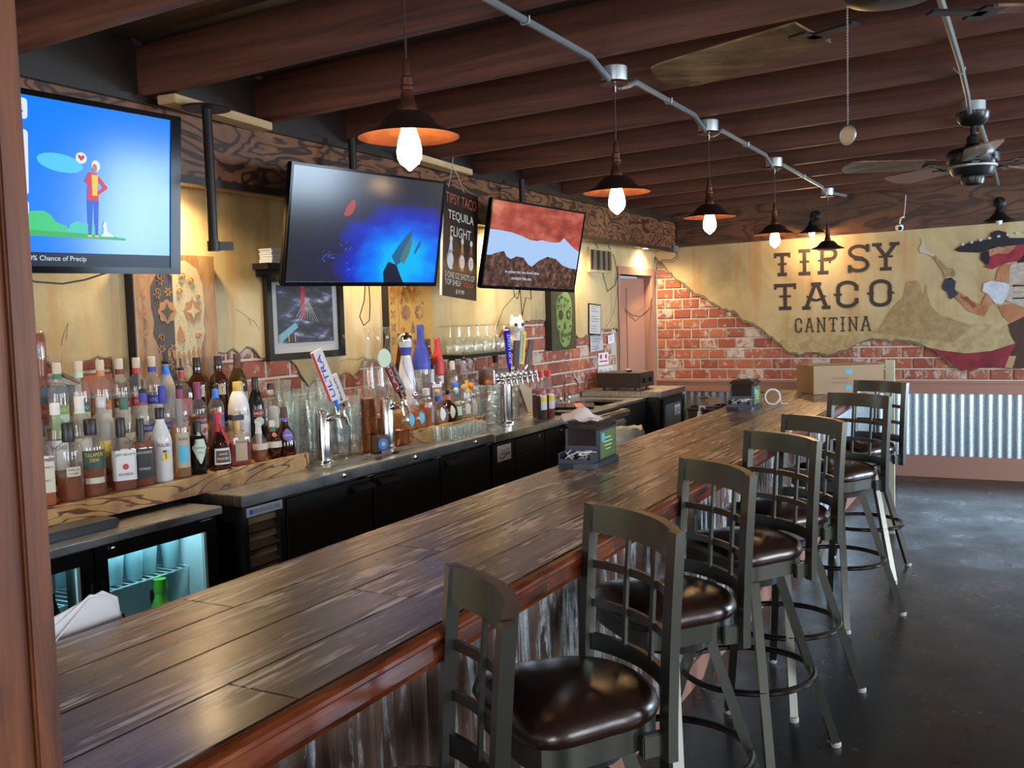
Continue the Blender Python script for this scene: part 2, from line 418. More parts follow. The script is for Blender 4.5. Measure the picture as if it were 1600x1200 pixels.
# ---- bricks and broken plaster on the mural wall
ledge_z = .885
edge_far = [(-3.438,2.10), (-3.413,2.162), (-3.303,2.044), (-3.168,1.906), (-3.067,1.823), (-2.966,1.753), (-2.866,1.698), (-2.768,1.630), (-2.637,1.581), (-2.559,1.546), (-2.476,1.461), (-2.361,1.414), (-2.254,1.329), (-2.155,1.251), (-2.068,1.168),
            (-1.945,1.123), (-1.884,1.154), (-1.823,1.173), (-1.703,1.122), (-1.643,1.134), (-1.584,1.146), (-1.513,1.164), (-1.466,1.194), (-1.408,1.242), (-1.350,1.254), (-1.179,1.263), (-1.066,1.250), (-0.955,1.237), (-0.845,1.217), (-0.763,1.175), (-0.709,1.139), (-0.644,1.080), (-0.575,1.021), (-0.495,0.980), (-0.416,0.992), (-0.312,1.021), (-0.158,1.015), (-0.006,1.009),
            (.25,1.02), (.5,1.08), (.9,1.05), (1.3,1.16), (1.8,1.12), (2.3,1.22), (3.0,1.15), (3.6,1.2), (XR-.002,1.16)]
def rough_edge(pts, amp=.012, step=.03, seed=3):
    rn = random.Random(seed); out = []
    for (a, b), (c, d) in zip(pts, pts[1:]):
        n_ = max(1, int(math.hypot(c-a, d-b)/step))
        for i in range(n_):
            t = i/n_; out.append((a+(c-a)*t, b+(d-b)*t + (rn.uniform(-amp, amp) if i else 0)))
    out.append(pts[-1]); return out
def edge_z(pts, x):
    for (a, b), (c, d) in zip(pts, pts[1:]):
        if a <= x <= c: return b+(d-b)*(x-a)/(c-a+1e-9)
    return pts[-1][1] if x > pts[-1][0] else pts[0][1]
BW, BH, J = .184, .104, .013
def brick_mesh(w, h, d, axis, seed):
    rn = random.Random(seed); b = MB()
    x, z, s_ = w/2, h/2, .006
    front = [(-x+s_+rn.uniform(0,.004), -z+s_+rn.uniform(0,.003)), (x-s_-rn.uniform(0,.004), -z+s_+rn.uniform(0,.003)), (x-s_-rn.uniform(0,.005), z-s_-rn.uniform(0,.003)), (-x+s_+rn.uniform(0,.005), z-s_-rn.uniform(0,.004))]
    back = [(-x,-z),(x,-z),(x,z),(-x,z)]
    pts = back + front
    if axis == 'y': vs = [(p[0], 0 if i < 4 else -d, p[1]) for i, p in enumerate(pts)]
    else: vs = [(0 if i < 4 else d, p[0], p[1]) for i, p in enumerate(pts)]
    b.add(vs, [(0,1,2,3),(4,5,6,7),(0,1,5,4),(1,2,6,5),(2,3,7,6),(3,0,4,7)])
    return b.mesh('brick', M['brick'])
far_meshes = [brick_mesh(BW-J, BH-J, .012, 'y', q) for q in range(5)]
half_brick = brick_mesh(BW/2-J, BH-J, .012, 'y', 31)
for row in range(14):
    zc = ledge_z + .012 + BH*(row+.5)
    x = XW + .03 + BW/2 + (row % 2)*BW/2
    if row % 2 and edge_z(edge_far, XW+.09) > zc-BH/2: link_mesh('brick', half_brick, wall_far, (XW+.03+BW/4, YW, zc))
    while x < 3.9:
        top = edge_z(edge_far, min(max(x, XW), XR))
        if x-BW/2 > XW-.01 and max(edge_z(edge_far, x-BW/2) if x-BW/2 > XW else top, top, edge_z(edge_far, x+BW/2)) > zc-BH/2:
            link_mesh('brick', random.choice(far_meshes), wall_far, (x, YW, zc))
        x += BW
ef = rough_edge(edge_far)
p = MB(); poly = ef + [(XR-.002, 2.9), (XW+.002, 2.9)]
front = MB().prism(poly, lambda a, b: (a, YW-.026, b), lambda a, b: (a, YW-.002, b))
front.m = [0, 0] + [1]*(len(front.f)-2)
def tri_build(mb, name, mats, parent):
    me = bpy.data.meshes.new(name); me.from_pydata(mb.v, [], mb.f); me.update()
    for m in mats: me.materials.append(m)
    for pp, mi in zip(me.polygons, mb.m): pp.material_index = mi
    bm = bmesh.new(); bm.from_mesh(me); bmesh.ops.triangulate(bm, faces=[f for f in bm.faces if len(f.verts) > 4], ngon_method='EAR_CLIP')
    bmesh.ops.recalc_face_normals(bm, faces=bm.faces); bm.to_mesh(me); bm.free()
    o = bpy.data.objects.new(name, me); COL.objects.link(o); o.parent = parent; return o
tri_build(front, 'plaster', [M['plaster'], M['plaster_edge']], wall_far)

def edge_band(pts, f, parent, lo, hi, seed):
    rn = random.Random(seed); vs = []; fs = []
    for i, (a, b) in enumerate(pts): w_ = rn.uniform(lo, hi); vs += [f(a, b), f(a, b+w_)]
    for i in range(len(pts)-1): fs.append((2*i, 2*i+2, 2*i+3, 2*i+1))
    MB().add(vs, fs).build('painted_edge_shade', M['plaster_edge'], parent)  # irregular dark brown band: shading painted along the plaster edge
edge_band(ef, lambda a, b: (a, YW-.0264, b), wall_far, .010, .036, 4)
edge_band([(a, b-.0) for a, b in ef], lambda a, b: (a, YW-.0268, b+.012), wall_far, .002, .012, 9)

# ---- bricks and broken plaster on the wall behind the bar
edge_left = [(YB+.01,1.36), (1.2,1.36), (2.472,1.488), (2.581,1.405), (2.647,1.374), (2.669,1.460), (2.738,1.474), (2.808,1.465), (2.820,1.361), (3.068,1.342), (3.267,1.492), (3.366,1.478), (3.418,1.463), (3.468,1.458), (3.521,1.474), (3.563,1.453), (3.614,1.480), (3.658,1.471), (3.710,1.423),
             (3.828,1.411), (3.940,1.398), (3.974,1.372), (4.012,1.318), (4.045,1.282), (4.075,1.248), (4.103,1.270), (4.223,1.272), (4.349,1.288), (4.390,1.300), (4.431,1.297), (4.466,1.277), (4.510,1.300), (4.543,1.342), (4.582,1.370), (4.785,1.336), (5.135,1.349), (5.481,1.344),
             (5.818,1.331), (5.860,1.284), (5.907,1.322), (6.142,1.343), (6.247,1.480), (6.402,1.543), (6.504,1.531), (6.644,1.553), (6.776,1.555), (6.947,1.557), (7.244,1.520), (7.453,1.407), (7.586,1.419), (7.692,1.382), (7.790,1.396), (7.977,1.430), (8.081,1.467), (8.276,1.445), (8.545,1.450), (D0, 1.415)]
left_meshes = [brick_mesh(BW-J, BH-J, .010, 'x', q+10) for q in range(5)]
for row in range(8):
    zc = .90 + BH*(row+.5); x = 2.2 + (row % 2)*BW/2
    while x < D0-.1:
        if max(edge_z(edge_left, x-BW/2), edge_z(edge_left, x), edge_z(edge_left, x+BW/2)) > zc-BH/2:
            link_mesh('brick', random.choice(left_meshes), wall_left, (XW, x, zc))
        x += BW
el = rough_edge(edge_left, .006, .03, 5)
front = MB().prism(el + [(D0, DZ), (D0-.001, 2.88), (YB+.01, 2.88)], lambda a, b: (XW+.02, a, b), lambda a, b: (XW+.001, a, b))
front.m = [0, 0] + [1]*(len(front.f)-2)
tri_build(front, 'plaster', [M['plaster'], M['plaster_edge']], wall_left)
MB().bb((XW+.001, D0+.001, DZ+.07), (XW+.02, YW-.03, 2.88)).build('plaster', M['plaster'], wall_left)

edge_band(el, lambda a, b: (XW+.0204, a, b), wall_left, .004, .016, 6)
for pts in ([(3.550,1.674), (3.601,1.651), (3.636,1.629), (3.680,1.609), (3.709,1.566)], [(3.636,1.629), (3.651,1.593)], [(2.568,1.535), (2.586,1.586), (2.606,1.624), (2.596,1.559)], [(4.342,1.372), (4.430,1.386), (4.495,1.375), (4.583,1.393)]):
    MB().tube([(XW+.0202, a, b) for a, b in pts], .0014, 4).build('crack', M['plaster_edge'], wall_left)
# ---- painted ledge, corrugated wainscot and base board of the mural wall
MB().bb((XW, YW-.05, .775), (XR, YW, ledge_z)).build('ledge_board', M['terracotta'], wall_far)
MB().bb((XW, YW-.062, ledge_z-.012), (XR, YW, ledge_z+.008)).build('ledge_cap', M['terracotta'], wall_far)
MB().bb((XW, YW-.05, 0), (XR, YW, .20)).build('base_board', M['terracotta'], wall_far)
def corrugated(along, a0, a1, z0, z1, base, out, pitch=.073, amp=.011, n=8):
    """sine sheet; along 'x' (base is y) or 'y' (base is x); out is the sign of the proud side"""
    b = MB(); N = int((a1-a0)/pitch*n); vs = []
    for i in range(N+1):
        a = a0+(a1-a0)*i/N; o = base + out*(amp*math.cos(2*PI*(a-a0)/pitch)+amp)
        for z in (z0, z1): vs.append((a, o, z) if along == 'x' else (o, a, z))
    b.add(vs, [(2*i, 2*i+1, 2*i+3, 2*i+2) for i in range(N)]); return b
xs = XW
while xs < XR-.1:
    xe = min(xs+1.0, XR); corrugated('x', xs, xe, .19, .785, YW-.012, -1, .0769).build('wainscot_panel', M['corr'], wall_far, smooth=True, angle=80); xs = xe

# ---- soffit over the back bar: fascia boards, dark trims, plastered underside
FX = -3.17
fa = MB().bb((FX-.02, YB, 2.235), (FX, YW-.03, 2.52)); struct('trim_1', fa, M['plywood'])
struct('trim_2', MB().bb((FX-.024, YB, 2.205), (FX+.012, YW-.03, 2.240)), M['darktrim'])
struct('trim_3', MB().bb((FX-.03, YB, 2.50), (FX+.03, YW-.03, 2.527)), M['darktrim'])
struct('trim_4', MB().bb((XW+.02, YB, 2.236), (FX-.024, YW-.03, 2.262)), M['plaster'])
# wide stained beam above the mural
bz = lambda x: 2.25+.0145*(x+3.4)
bb_ = MB().prism([(FX+.02, bz(FX)), (XR, bz(XR)), (XR, 2.95), (FX+.02, 2.75)], lambda a, b: (a, YW-.07, b), lambda a, b: (a, YW-.027, b))
M['plywood_far'] = contour_wood('stained_plywood_wide', (.085,.034,.016), (.15,.062,.028), (.050,.021,.011), (.8,1,3.2), 1.3, 48, width=.86)
struct('trim_5', bb_, M['plywood_far'])

# ---- doorway at the far end of the wall behind the bar
dm = MB(); dm.bb((XW-.13, D0-.02, 0), (XW+.035, D0+.02, DZ)); dm.bb((XW-.13, D1-.02, 0), (XW+.035, YW-.06, DZ)); dm.bb((XW-.13, D0-.02, DZ), (XW+.035, YW-.06, DZ+.075))
struct('trim_6', dm, M['terracotta'])
door = thing('door_1', 'terracotta painted door standing slightly open in the far left doorway', 'door', (XW-.07, D1-.03, 0)); door['kind'] = 'structure'
del door['category']; del door['label']
L_ = .83; ang = R(8)
dd = MB(); dd.box((0, -L_/2, .98), (.04, L_, 1.93)); dd.build('door_slab', M['terracotta'], door)
for a_, b_, z0, z1 in ((.1,.38,.15,.9),(.46,.74,.15,.9),(.1,.38,1.0,1.85),(.46,.74,1.0,1.85)):
    MB().bb((.02, -b_, z0), (.028, -a_, z1)).build('door_panel', M['terracotta'], door)
MB().lathe([(.012,0),(.014,.02),(.022,.03),(.024,.045),(.012,.055)], 12).xf(Matrix.Translation((.02,-L_+.06,.98)) @ Matrix.Rotation(PI/2, 4, 'Y')).build('door_handle', M['chrome'], door, smooth=True)
door.rotation_euler = (0, 0, -ang)
struct('trim_7', MB().bb((FX-.03, YB, 2.527), (FX-.012, YW-.07, 2.76)), M['darktrim'])  # near-black board added; its colour stands in for the dark opening above the fascia

# ------------------------------------------------------------------ the post beside the camera
M['post'] = wood('orange_stained_post', (.025,.006,.002), (.115,.028,.006), (.24,.070,.013), (7,7,.55), 5, .5, dist=.9, bump=.35, pos=(.28,.47,.72))
post = thing('wooden_post', 'rough orange-brown stained wooden post cut off by the left edge of the picture', 'post', (-.868, .50, 0))
MB().bevbox((0, 0, 1.27), (.13, .15, 2.54), .006).build('post_timber', M['post'], post)
MB().bevbox((.068, .062, 1.27), (.006, .026, 2.54), .002).build('edge_batten', M['post'], post)

# ------------------------------------------------------------------ the bar
BX0, BX1, BZ, BY0, BY1 = -1.58, -.985, 1.02, -.7, 6.95
bar = thing('bar_counter', 'long bar with worn wooden plank top, cherry-stained edge and rusty corrugated front', 'bar', (0, 0, 0))
def bartop_mat():
    m = mat('worn_plank_laminate', (.2,.12,.08), .30, coat=.35); n, l = nodes(m); p = n['Principled BSDF']; p.inputs['Coat Roughness'].default_value = .2
    mp = coords(n, l, (9,.55,9)); g = noise(n, l, mp, 3.2, 8, .66, .5)
    r = ramp(n, [(.25, (.060,.034,.022)), (.42, (.135,.086,.050)), (.55, (.22,.148,.086)), (.68, (.30,.215,.135)), (.8, (.17,.12,.09))]); l.new(g.outputs[0], r.inputs[0])
    oi = n.new('ShaderNodeObjectInfo'); rr = ramp(n, [(0, (.62,.58,.55)), (.5, (1,.95,.9)), (1, (1.25,1.12,1.0))]); l.new(oi.outputs['Random'], rr.inputs[0])
    c = mixc(n, l, 1.0, r, rr, 'MULTIPLY')
    def streak(rot, sc):
        q = coords(n, l, sc, True, rot); t = noise(n, l, q, 14, 3, .6, .1); s_ = ramp(n, [(.565, (0,0,0)), (.585, (1,1,1))]); l.new(t.outputs[0], s_.inputs[0]); return s_
    a = streak((0,0,R(12)), (4.6,.16,1)); b = streak((0,0,R(-35)), (4.8,.26,1)); d = streak((0,0,R(80)), (5.0,.30,1))
    m1 = n.new('ShaderNodeMath'); m1.operation = 'MAXIMUM'; l.new(a.outputs[0], m1.inputs[0]); l.new(b.outputs[0], m1.inputs[1])
    m2 = n.new('ShaderNodeMath'); m2.operation = 'MAXIMUM'; l.new(m1.outputs[0], m2.inputs[0]); l.new(d.outputs[0], m2.inputs[1])
    mk = noise(n, l, coords(n, l, (5.5,1.3,1)), 2.1, 4, .6, .4); mr = ramp(n, [(.47, (0,0,0)), (.58, (1,1,1))]); l.new(mk.outputs[0], mr.inputs[0])
    mm = n.new('ShaderNodeMath'); mm.operation = 'MULTIPLY'; l.new(m2.outputs[0], mm.inputs[0]); l.new(mr.outputs[0], mm.inputs[1])
    ms = n.new('ShaderNodeMath'); ms.operation = 'MULTIPLY'; ms.inputs[1].default_value = .85; l.new(mm.outputs[0], ms.inputs[0]); dk = mixc(n, l, mr, (1,1,1), (.62,.58,.56)); c = mixc(n, l, 1.0, c, dk, 'MULTIPLY')
    c2 = mixc(n, l, ms.outputs[0], c, (.72,.64,.57)); l.new(c2, p.inputs['Base Color'])
    b_ = n.new('ShaderNodeBump'); b_.inputs['Strength'].default_value = .12; b_.inputs['Distance'].default_value = .002; l.new(g.outputs[0], b_.inputs['Height']); l.new(b_.outputs[0], p.inputs['Normal'])
    r3 = ramp(n, [(.3, (.26,)*3), (.7, (.46,)*3)]); l.new(mk.outputs[0], r3.inputs[0]); l.new(r3.outputs[0], p.inputs['Roughness'])
    return m
M['bartop'] = bartop_mat()
M['cherry'] = wood('cherry_stained_moulding', (.020,.006,.003), (.15,.032,.010), (.27,.075,.022), (6,.8,6), 4, .22, coat=.4, dist=.8, bump=.1, pos=(.33,.48,.7))
pl = (BX1-BX0)/4; PLL = 1.22
pm = MB().bevbox((0,0,-.005), (pl-.0025, PLL-.003, .010), .0012).mesh('plank', M['bartop'])
for i in range(4):
    y0 = BY0 - [.30, .95, .10, .62][i]
    while y0 < BY1:
        a, b = max(y0, BY0), min(y0+PLL, BY1)
        if b-a > .05:
            me = pm if b-a > PLL-.01 else MB().bevbox((0,0,-.005), (pl-.0025, b-a-.003, .010), .0012).mesh('plank', M['bartop'])
            link_mesh('plank', me, bar, (BX0+pl*(i+.5), (a+b)/2, BZ))
        y0 += PLL
MB().bb((BX0, BY0, .965), (BX1, BY1, BZ-.011)).build('top_board', M['darktrim'], bar)
# moulded front edge: bead on top, cove and flat below
prof = [(0,.052),(.010,.056),(.022,.054),(.030,.047),(.031,.040),(.026,.034),(.026,.004),(.020,-.010),(0,-.012)]
def edge_mould(y0, y1): 
    return MB().prism(prof, lambda a, b: (BX1+a, y0, BZ-.054+b), lambda a, b: (BX1+a, y1, BZ-.054+b))
for a, b in ((BY0, 2.35), (2.352, 4.75), (4.752, BY1)): edge_mould(a, b).build('front_moulding', M['cherry'], bar)
MB().bb((BX0-.014, BY0, .968), (BX0, BY1, BZ-.002)).build('back_moulding', M['cherry'], bar)
# body
MB().bb((-1.36, BY0, 0), (-1.268, BY1, .965)).build('bar_wall', M['black'], bar)
yy = BY0
while yy < BY1-.05:
    ye = min(yy+.94, BY1); corrugated('y', yy, ye, .10, .962, -1.268, 1, .0672, .0125).build('corrugated_sheet', M['corr_rust'], bar, smooth=True, angle=80); yy = ye
MB().bb((-1.268, BY0, 0), (-1.232, BY1, .105)).build('kick_board', M['terracotta'], bar)
MB().bb((-1.262, BY0, .925), (-1.238, BY1, .965)).build('under_batten', M['cherry'], bar)
MB().bb((-1.90, BY0+.4, .78), (-1.36, 6.2, .81)).build('work_shelf', M['steel'], bar)
for y_ in (0.0, 2.0, 4.0, 6.1): MB().bb((-1.86, y_-.02, 0), (-1.82, y_+.02, .78)).build('shelf_leg', M['steel'], bar)
# low wall that carries the bar front on to the mural wall
lw = thing('low_partition', 'low corrugated partition behind the carton joining the bar to the mural wall', 'partition', (-1.30, 8.2, 0))
MB().bb((-.06, -1.24, 0), (.03, 1.38, .93)).build('partition_wall', M['black'], lw)
corrugated('y', -1.24, 1.38, .10, .93, .03, 1, .072, .010).build('corrugated_sheet', M['corr'], lw, smooth=True, angle=80)
MB().bb((.03, -1.24, 0), (.062, 1.38, .105)).build('kick_board', M['terracotta'], lw)
MB().bb((-.08, -1.24, .93), (.07, 1.38, .96)).build('cap_board', M['terracotta'], lw)

# ------------------------------------------------------------------ bar stools
M['stool'] = mat('gunmetal_frame', (.115,.12,.105), .30, .88, bump=.03, bscale=140)
M['ring'] = mat('dark_foot_ring', (.05,.045,.04), .25, .9)
def vinyl():
    m = mat('dark_brown_vinyl', (.024,.010,.007), .27, spec=.8); n, l = nodes(m); p = n['Principled BSDF']
    mp = coords(n, l, (1,1,1)); v = n.new('ShaderNodeTexVoronoi'); v.inputs['Scale'].default_value = 320; l.new(mp.outputs[0], v.inputs['Vector'])
    b = n.new('ShaderNodeBump'); b.inputs['Strength'].default_value = .12; b.inputs['Distance'].default_value = .001; l.new(v.outputs[0], b.inputs['Height'])
    w_ = noise(n, l, mp, 14, 3, .5); b2 = n.new('ShaderNodeBump'); b2.inputs['Strength'].default_value = .18; b2.inputs['Distance'].default_value = .004
    l.new(w_.outputs[0], b2.inputs['Height']); l.new(b.outputs[0], b2.inputs['Normal']); l.new(b2.outputs[0], p.inputs['Normal']); return m
M['vinyl'] = vinyl()
M['foot'] = mat('pale_foot_glide', (.55,.56,.58), .4)
def seat_rings(rings, n=40):
    mb = MB(); vs = []
    for sc, z in rings:
        for k in range(n):
            a = 2*PI*k/n; ca, sa = math.cos(a), math.sin(a)
            e = 5.0 if sa > 0 else 2.4          # squarer at the front (+y), round at the back
            g = 1/((abs(ca)**e + abs(sa)**e)**(1/e)); w = .184 + .026*max(sa, 0)
            vs.append((w*g*ca*sc, .186*g*sa*sc, z))
    N = len(rings); fs = []
    for i in range(N-1):
        for k in range(n): fs.append((i*n+k, i*n+(k+1) % n, (i+1)*n+(k+1) % n, (i+1)*n+k))
    fs.append(tuple(range(n-1,-1,-1))); fs.append(tuple((N-1)*n+k for k in range(n)))
    return mb.add(vs, fs)
def back_y(z): return -.128 - .028*((z-.68)/.46)**1.6 if z > .68 else -.128
def curve_y(x, z): return back_y(z) - .055*(1-(x/.20)**2)
def back_strip(z0, z1, x0, x1, th, n=12, flat=False):
    """curved horizontal band between heights z0 and z1"""
    mb = MB(); vs = []
    for i in range(n+1):
        x = x0+(x1-x0)*i/n
        for z, d in ((z0, th/2), (z1, th/2), (z1, -th/2), (z0, -th/2)): vs.append((x, curve_y(x, z)+d, z))
    fs = [(0,1,2,3), tuple(4*n+q for q in (3,2,1,0))]
    for i in range(n):
        for q in range(4): fs.append((4*i+q, 4*i+4+q, 4*i+4+(q+1) % 4, 4*i+(q+1) % 4))
    return mb.add(vs, fs)
stool_proto = None
def make_stool(base_rot):
    t = thing('bar_stool', '', 'bar stool')
    seat_rings([(.86,.728),(.97,.733),(1.0,.744),(1.0,.753),(.975,.767),(.91,.780),(.76,.792),(.50,.800),(.18,.804)]).build('seat', M['vinyl'], t, smooth=True)
    seat_rings([(.88,.675),(.955,.680),(.955,.730),(.88,.733)]).build('seat_frame', M['stool'], t, smooth=True)
    for sx in (-1, 1):
        mb = MB(); pts = []
        zs = [.655,.69,.76,.86,.96,1.06,1.14]
        for z in zs:
            y = curve_y(sx*.184, z)
            for dx, dy in ((-.017,-.012),(.017,-.012),(.017,.012),(-.017,.012)): pts.append((sx*.184+dx, y+dy, z))
        fs = [(3,2,1,0), tuple(4*(len(zs)-1)+q for q in range(4))]
        for i in range(len(zs)-1):
            for q in range(4): fs.append((4*i+q, 4*i+(q+1) % 4, 4*i+4+(q+1) % 4, 4*i+4+q))
        mb.add(pts, fs).build('back_post', M['stool'], t)
        MB().bevbox((sx*.172, -.105, .690), (.022, .06, .05), .003).build('bracket', M['stool'], t)
    back_strip(1.072, 1.14, -.172, .172, .024).build('top_rail', M['stool'], t, smooth=True)
    back_strip(.985, 1.004, -.172, .172, .010).build('back_slat', M['stool'], t, smooth=True)
    back_strip(.890, .909, -.172, .172, .010).build('back_slat', M['stool'], t, smooth=True)
    back_strip(.785, .825, -.172, .172, .014).build('lower_rail', M['stool'], t, smooth=True)
    for x in (-.058, .058):
        mb = MB(); zs = [.82,.90,.98,1.075]; pts = []
        for z in zs:
            for dx, dy in ((-.007,-.004),(.007,-.004),(.007,.004),(-.007,.004)): pts.append((x+dx, curve_y(x, z)+.009+dy, z))
        fs = []
        for i in range(3):
            for q in range(4): fs.append((4*i+q, 4*i+(q+1) % 4, 4*i+4+(q+1) % 4, 4*i+4+q))
        mb.add(pts, fs).build('vertical_slat', M['stool'], t)
    MB().lathe([(.10,.63),(.115,.632),(.115,.655),(.09,.658),(.09,.676)], 24).build('swivel_plate', M['blackmetal'], t, smooth=True)
    for k in range(4):
        a = PI/4 + k*PI/2 + base_rot; ca, sa = math.cos(a), math.sin(a)
        lg = MB().bar((.115*ca, .115*sa, .648), (.318*ca, .318*sa, .018), .030, .030, up=(-sa, ca, 0)).build('leg', M['stool'], t)
        MB().lathe([(.017,0),(.019,.004),(.019,.016),(.016,.019)], 12, c=(.320*ca, .320*sa, 0)).build('foot_glide', M['foot'], lg, smooth=True)
    ring = [(.232*math.cos(2*PI*k/40), .232*math.sin(2*PI*k/40), .30) for k in range(40)]
    MB().tube(ring, .0115, 8, closed=True).build('foot_ring', M['ring'], t, smooth=True)
    return t
stool_data = [(-.945,1.26,134), (-.902,1.896,141.9), (-.934,2.658,137), (-.896,3.397,142), (-.905,4.001,138), (-.869,5.141,147), (-.880,6.053,145)]   # seat centre and facing
feet = [None, None, None, 28, 20, 17, 41]      # measured direction (deg) from seat centre to the front-right foot, seen from above
stool_labels = ['bar stool nearest the camera, only its metal lattice back showing',
    'second bar stool from the camera, its big glossy brown seat nearest of all',
    'bar stool with brown vinyl seat, third from the camera',
    'bar stool with brown vinyl seat at the middle of the row, fourth from either end',
    'bar stool with brown vinyl seat, third from the far end of the row',
    'bar stool with brown vinyl seat, second from the far end of the row',
    'farthest bar stool with brown vinyl seat, standing alone against the bright corrugated wainscot']
for i, (sx_, sy_, deg) in enumerate(stool_data):
    rz = R(deg); c = Vector((sx_+.015, sy_))
    fa = feet[i] if feet[i] is not None else 24
    t = make_stool(R(fa) - rz - PI/4)
    t.location = (c.x, c.y, 0); t.rotation_euler = (0, 0, rz)
    t['label'] = stool_labels[i]; t['group'] = 'bar stools along the bar'

# ------------------------------------------------------------------ coolers and counters behind the bar
def lip_handle(parent, y, z, x, w=.15):
    return MB().prism([(0,0),(.0,-.012),(.038,-.040),(.044,-.036),(.044,-.030),(.006,0)], lambda a, b: (x+a, y-w/2, z+b), lambda a, b: (x+a, y+w/2, z+b)).build('door_handle', M['blackmetal'], parent)
def chrome_lock(parent, x, y, z):
    return MB().lathe([(.009,0),(.011,.003),(.010,.009),(.005,.011)], 12).xf(Matrix.Translation((x,y,z)) @ Matrix.Rotation(PI/2,4,'Y')).build('lock', M['chrome'], parent, smooth=True)

# glass door cooler
gx = -2.785
g = thing('glass_door_cooler', 'black back-bar cooler with two glass doors and steel top nearest the post', 'cooler', (0,0,0))
y0, y1, zt = 1.50, 2.735, .862
b = MB(); b.bb((-3.40,y0,0),(gx-.03,y0+.04,zt)); b.bb((-3.40,y1-.035,0),(gx-.03,y1,zt)); b.bb((-3.40,y0+.04,0),(gx-.03,y1-.035,.12)); b.bb((-3.40,y0+.04,.12),(-3.37,y1-.035,zt)); b.bb((-3.37,y0+.04,zt-.03),(gx-.03,y1-.035,zt)); b.bb((gx-.10,2.13,.12),(gx-.03,2.21,zt-.03))
b.build('cabinet_body', M['black'], g)
M['liner'] = mat('cooler_liner', (.62,.66,.68), .5)
MB().bb((-3.368,y0+.042,.122),(-3.36,y1-.037,zt-.032)).build('inner_liner', M['liner'], g)
MB().bb((-3.36,y0+.042,.122),(gx-.12,y1-.043,.128)).build('inner_floor', M['liner'], g)
MB().bb((-3.36,y1-.042,.128),(gx-.035,y1-.036,zt-.032)).build('inner_side', M['liner'], g); MB().bb((-3.36,y0+.041,.128),(gx-.035,y0+.046,zt-.032)).build('inner_side', M['liner'], g)
MB().bevbox(((-3.42+gx+.012)/2,(y0+y1+.02)/2,zt+.014),(abs(-3.42-gx)+.012,y1-y0+.02,.030),.003).build('steel_top', M['steel'], g)
M['glow'] = mat('cooler_lamp', (1,1,1), .5, emis=(.50,.88,1.0), es=14)
MB().bb((gx-.11,y0+.08,zt-.045),(gx-.09,2.10,zt-.033)).build('lamp_strip', M['glow'], g)
MB().bb((gx-.11,2.25,zt-.045),(gx-.09,y1-.08,zt-.033)).build('lamp_strip', M['glow'], g)
M['pane'] = thin_glass('cooler_pane', (.86,.95,.95), .02)
M['gasket'] = mat('door_gasket', (.30,.42,.42), .5)
M['wire'] = mat('white_wire', (.60,.70,.74), .4)
for (a, c) in ((y0+.01, 2.165), (2.175, y1-.005)):
    d = MB(); z0_, z1_ = .10, zt-.012; t_ = .048
    d.bb((gx-.028,a,z0_),(gx,a+t_,z1_)); d.bb((gx-.028,c-t_-.004,z0_),(gx,c,z1_)); d.bb((gx-.028,a+t_,z0_),(gx,c-t_-.004,z0_+.06)); d.bb((gx-.028,a+t_,z1_-.045),(gx,c-t_-.004,z1_))
    dr = d.build('door', M['blackgloss'], g)
    MB().bb((gx-.018,a+t_,z0_+.06),(gx-.014,c-t_-.004,z1_-.045)).build('door_pane', M['pane'], dr)
    MB().bb((gx-.014,c-t_-.016,z0_+.06),(gx-.004,c-t_-.004,z1_-.045)).build('gasket_strip', M['gasket'], dr)
    MB().bar((gx+.012,c-.012 if a < 2 else a+.012,.50),(gx+.012,c-.012 if a < 2 else a+.012,.74),.02,.016).build('door_handle', M['blackmetal'], dr)
chrome_lock(g, gx, 2.24, .838); 
MB().bevbox((gx+.004, 2.67, .850), (.02,.06,.014), .004).build('hinge', M['chrome'], g)
rk = MB()
for k in range(34): yk = y0+.07+k*.035; rk.tube([(-3.34,yk,.655),(gx-.115,yk,.655)], .0022, 5)
for xk in (-3.33,-3.12,gx-.12): rk.tube([(xk,y0+.06,.651),(xk,y1-.05,.651)], .0035, 5)
rk.build('wire_shelf', M['wire'], g)
# frosted glasses on the rack
M['frost'] = thin_glass('frosted_tumbler_glass', (.75,.92,.95), .25, .32, (.72,.88,.92))
def pint_profile(h, r): return [(r*.66,0),(r*.70,.012),(r*.80,h*.45),(r,h),(r*.96,h),(r*.77,h*.45),(r*.62,.014)]
fm = MB().lathe(pint_profile(.145,.042), 16, cap1=True).mesh('frosted_tumbler', M['frost'], smooth=True)
n_ = 0
for yk in (1.70,1.80,1.90,2.02,2.28,2.37,2.46,2.55,2.64):
    for xk in (-2.96,-3.14):
        o = bpy.data.objects.new('frosted_tumbler', fm); COL.objects.link(o); o.location = (xk+random.uniform(-.01,.01), yk+random.uniform(-.01,.01), .6585)
        tag(o, 'frosted tumbler on the cooler wire shelf, %s row, number %s from the left' % (('front','back')[xk < -3], ['one','two','three','four','five','six','seven','eight','nine'][n_//2]), 'glass', 'frosted tumblers in the cooler'); n_ += 1

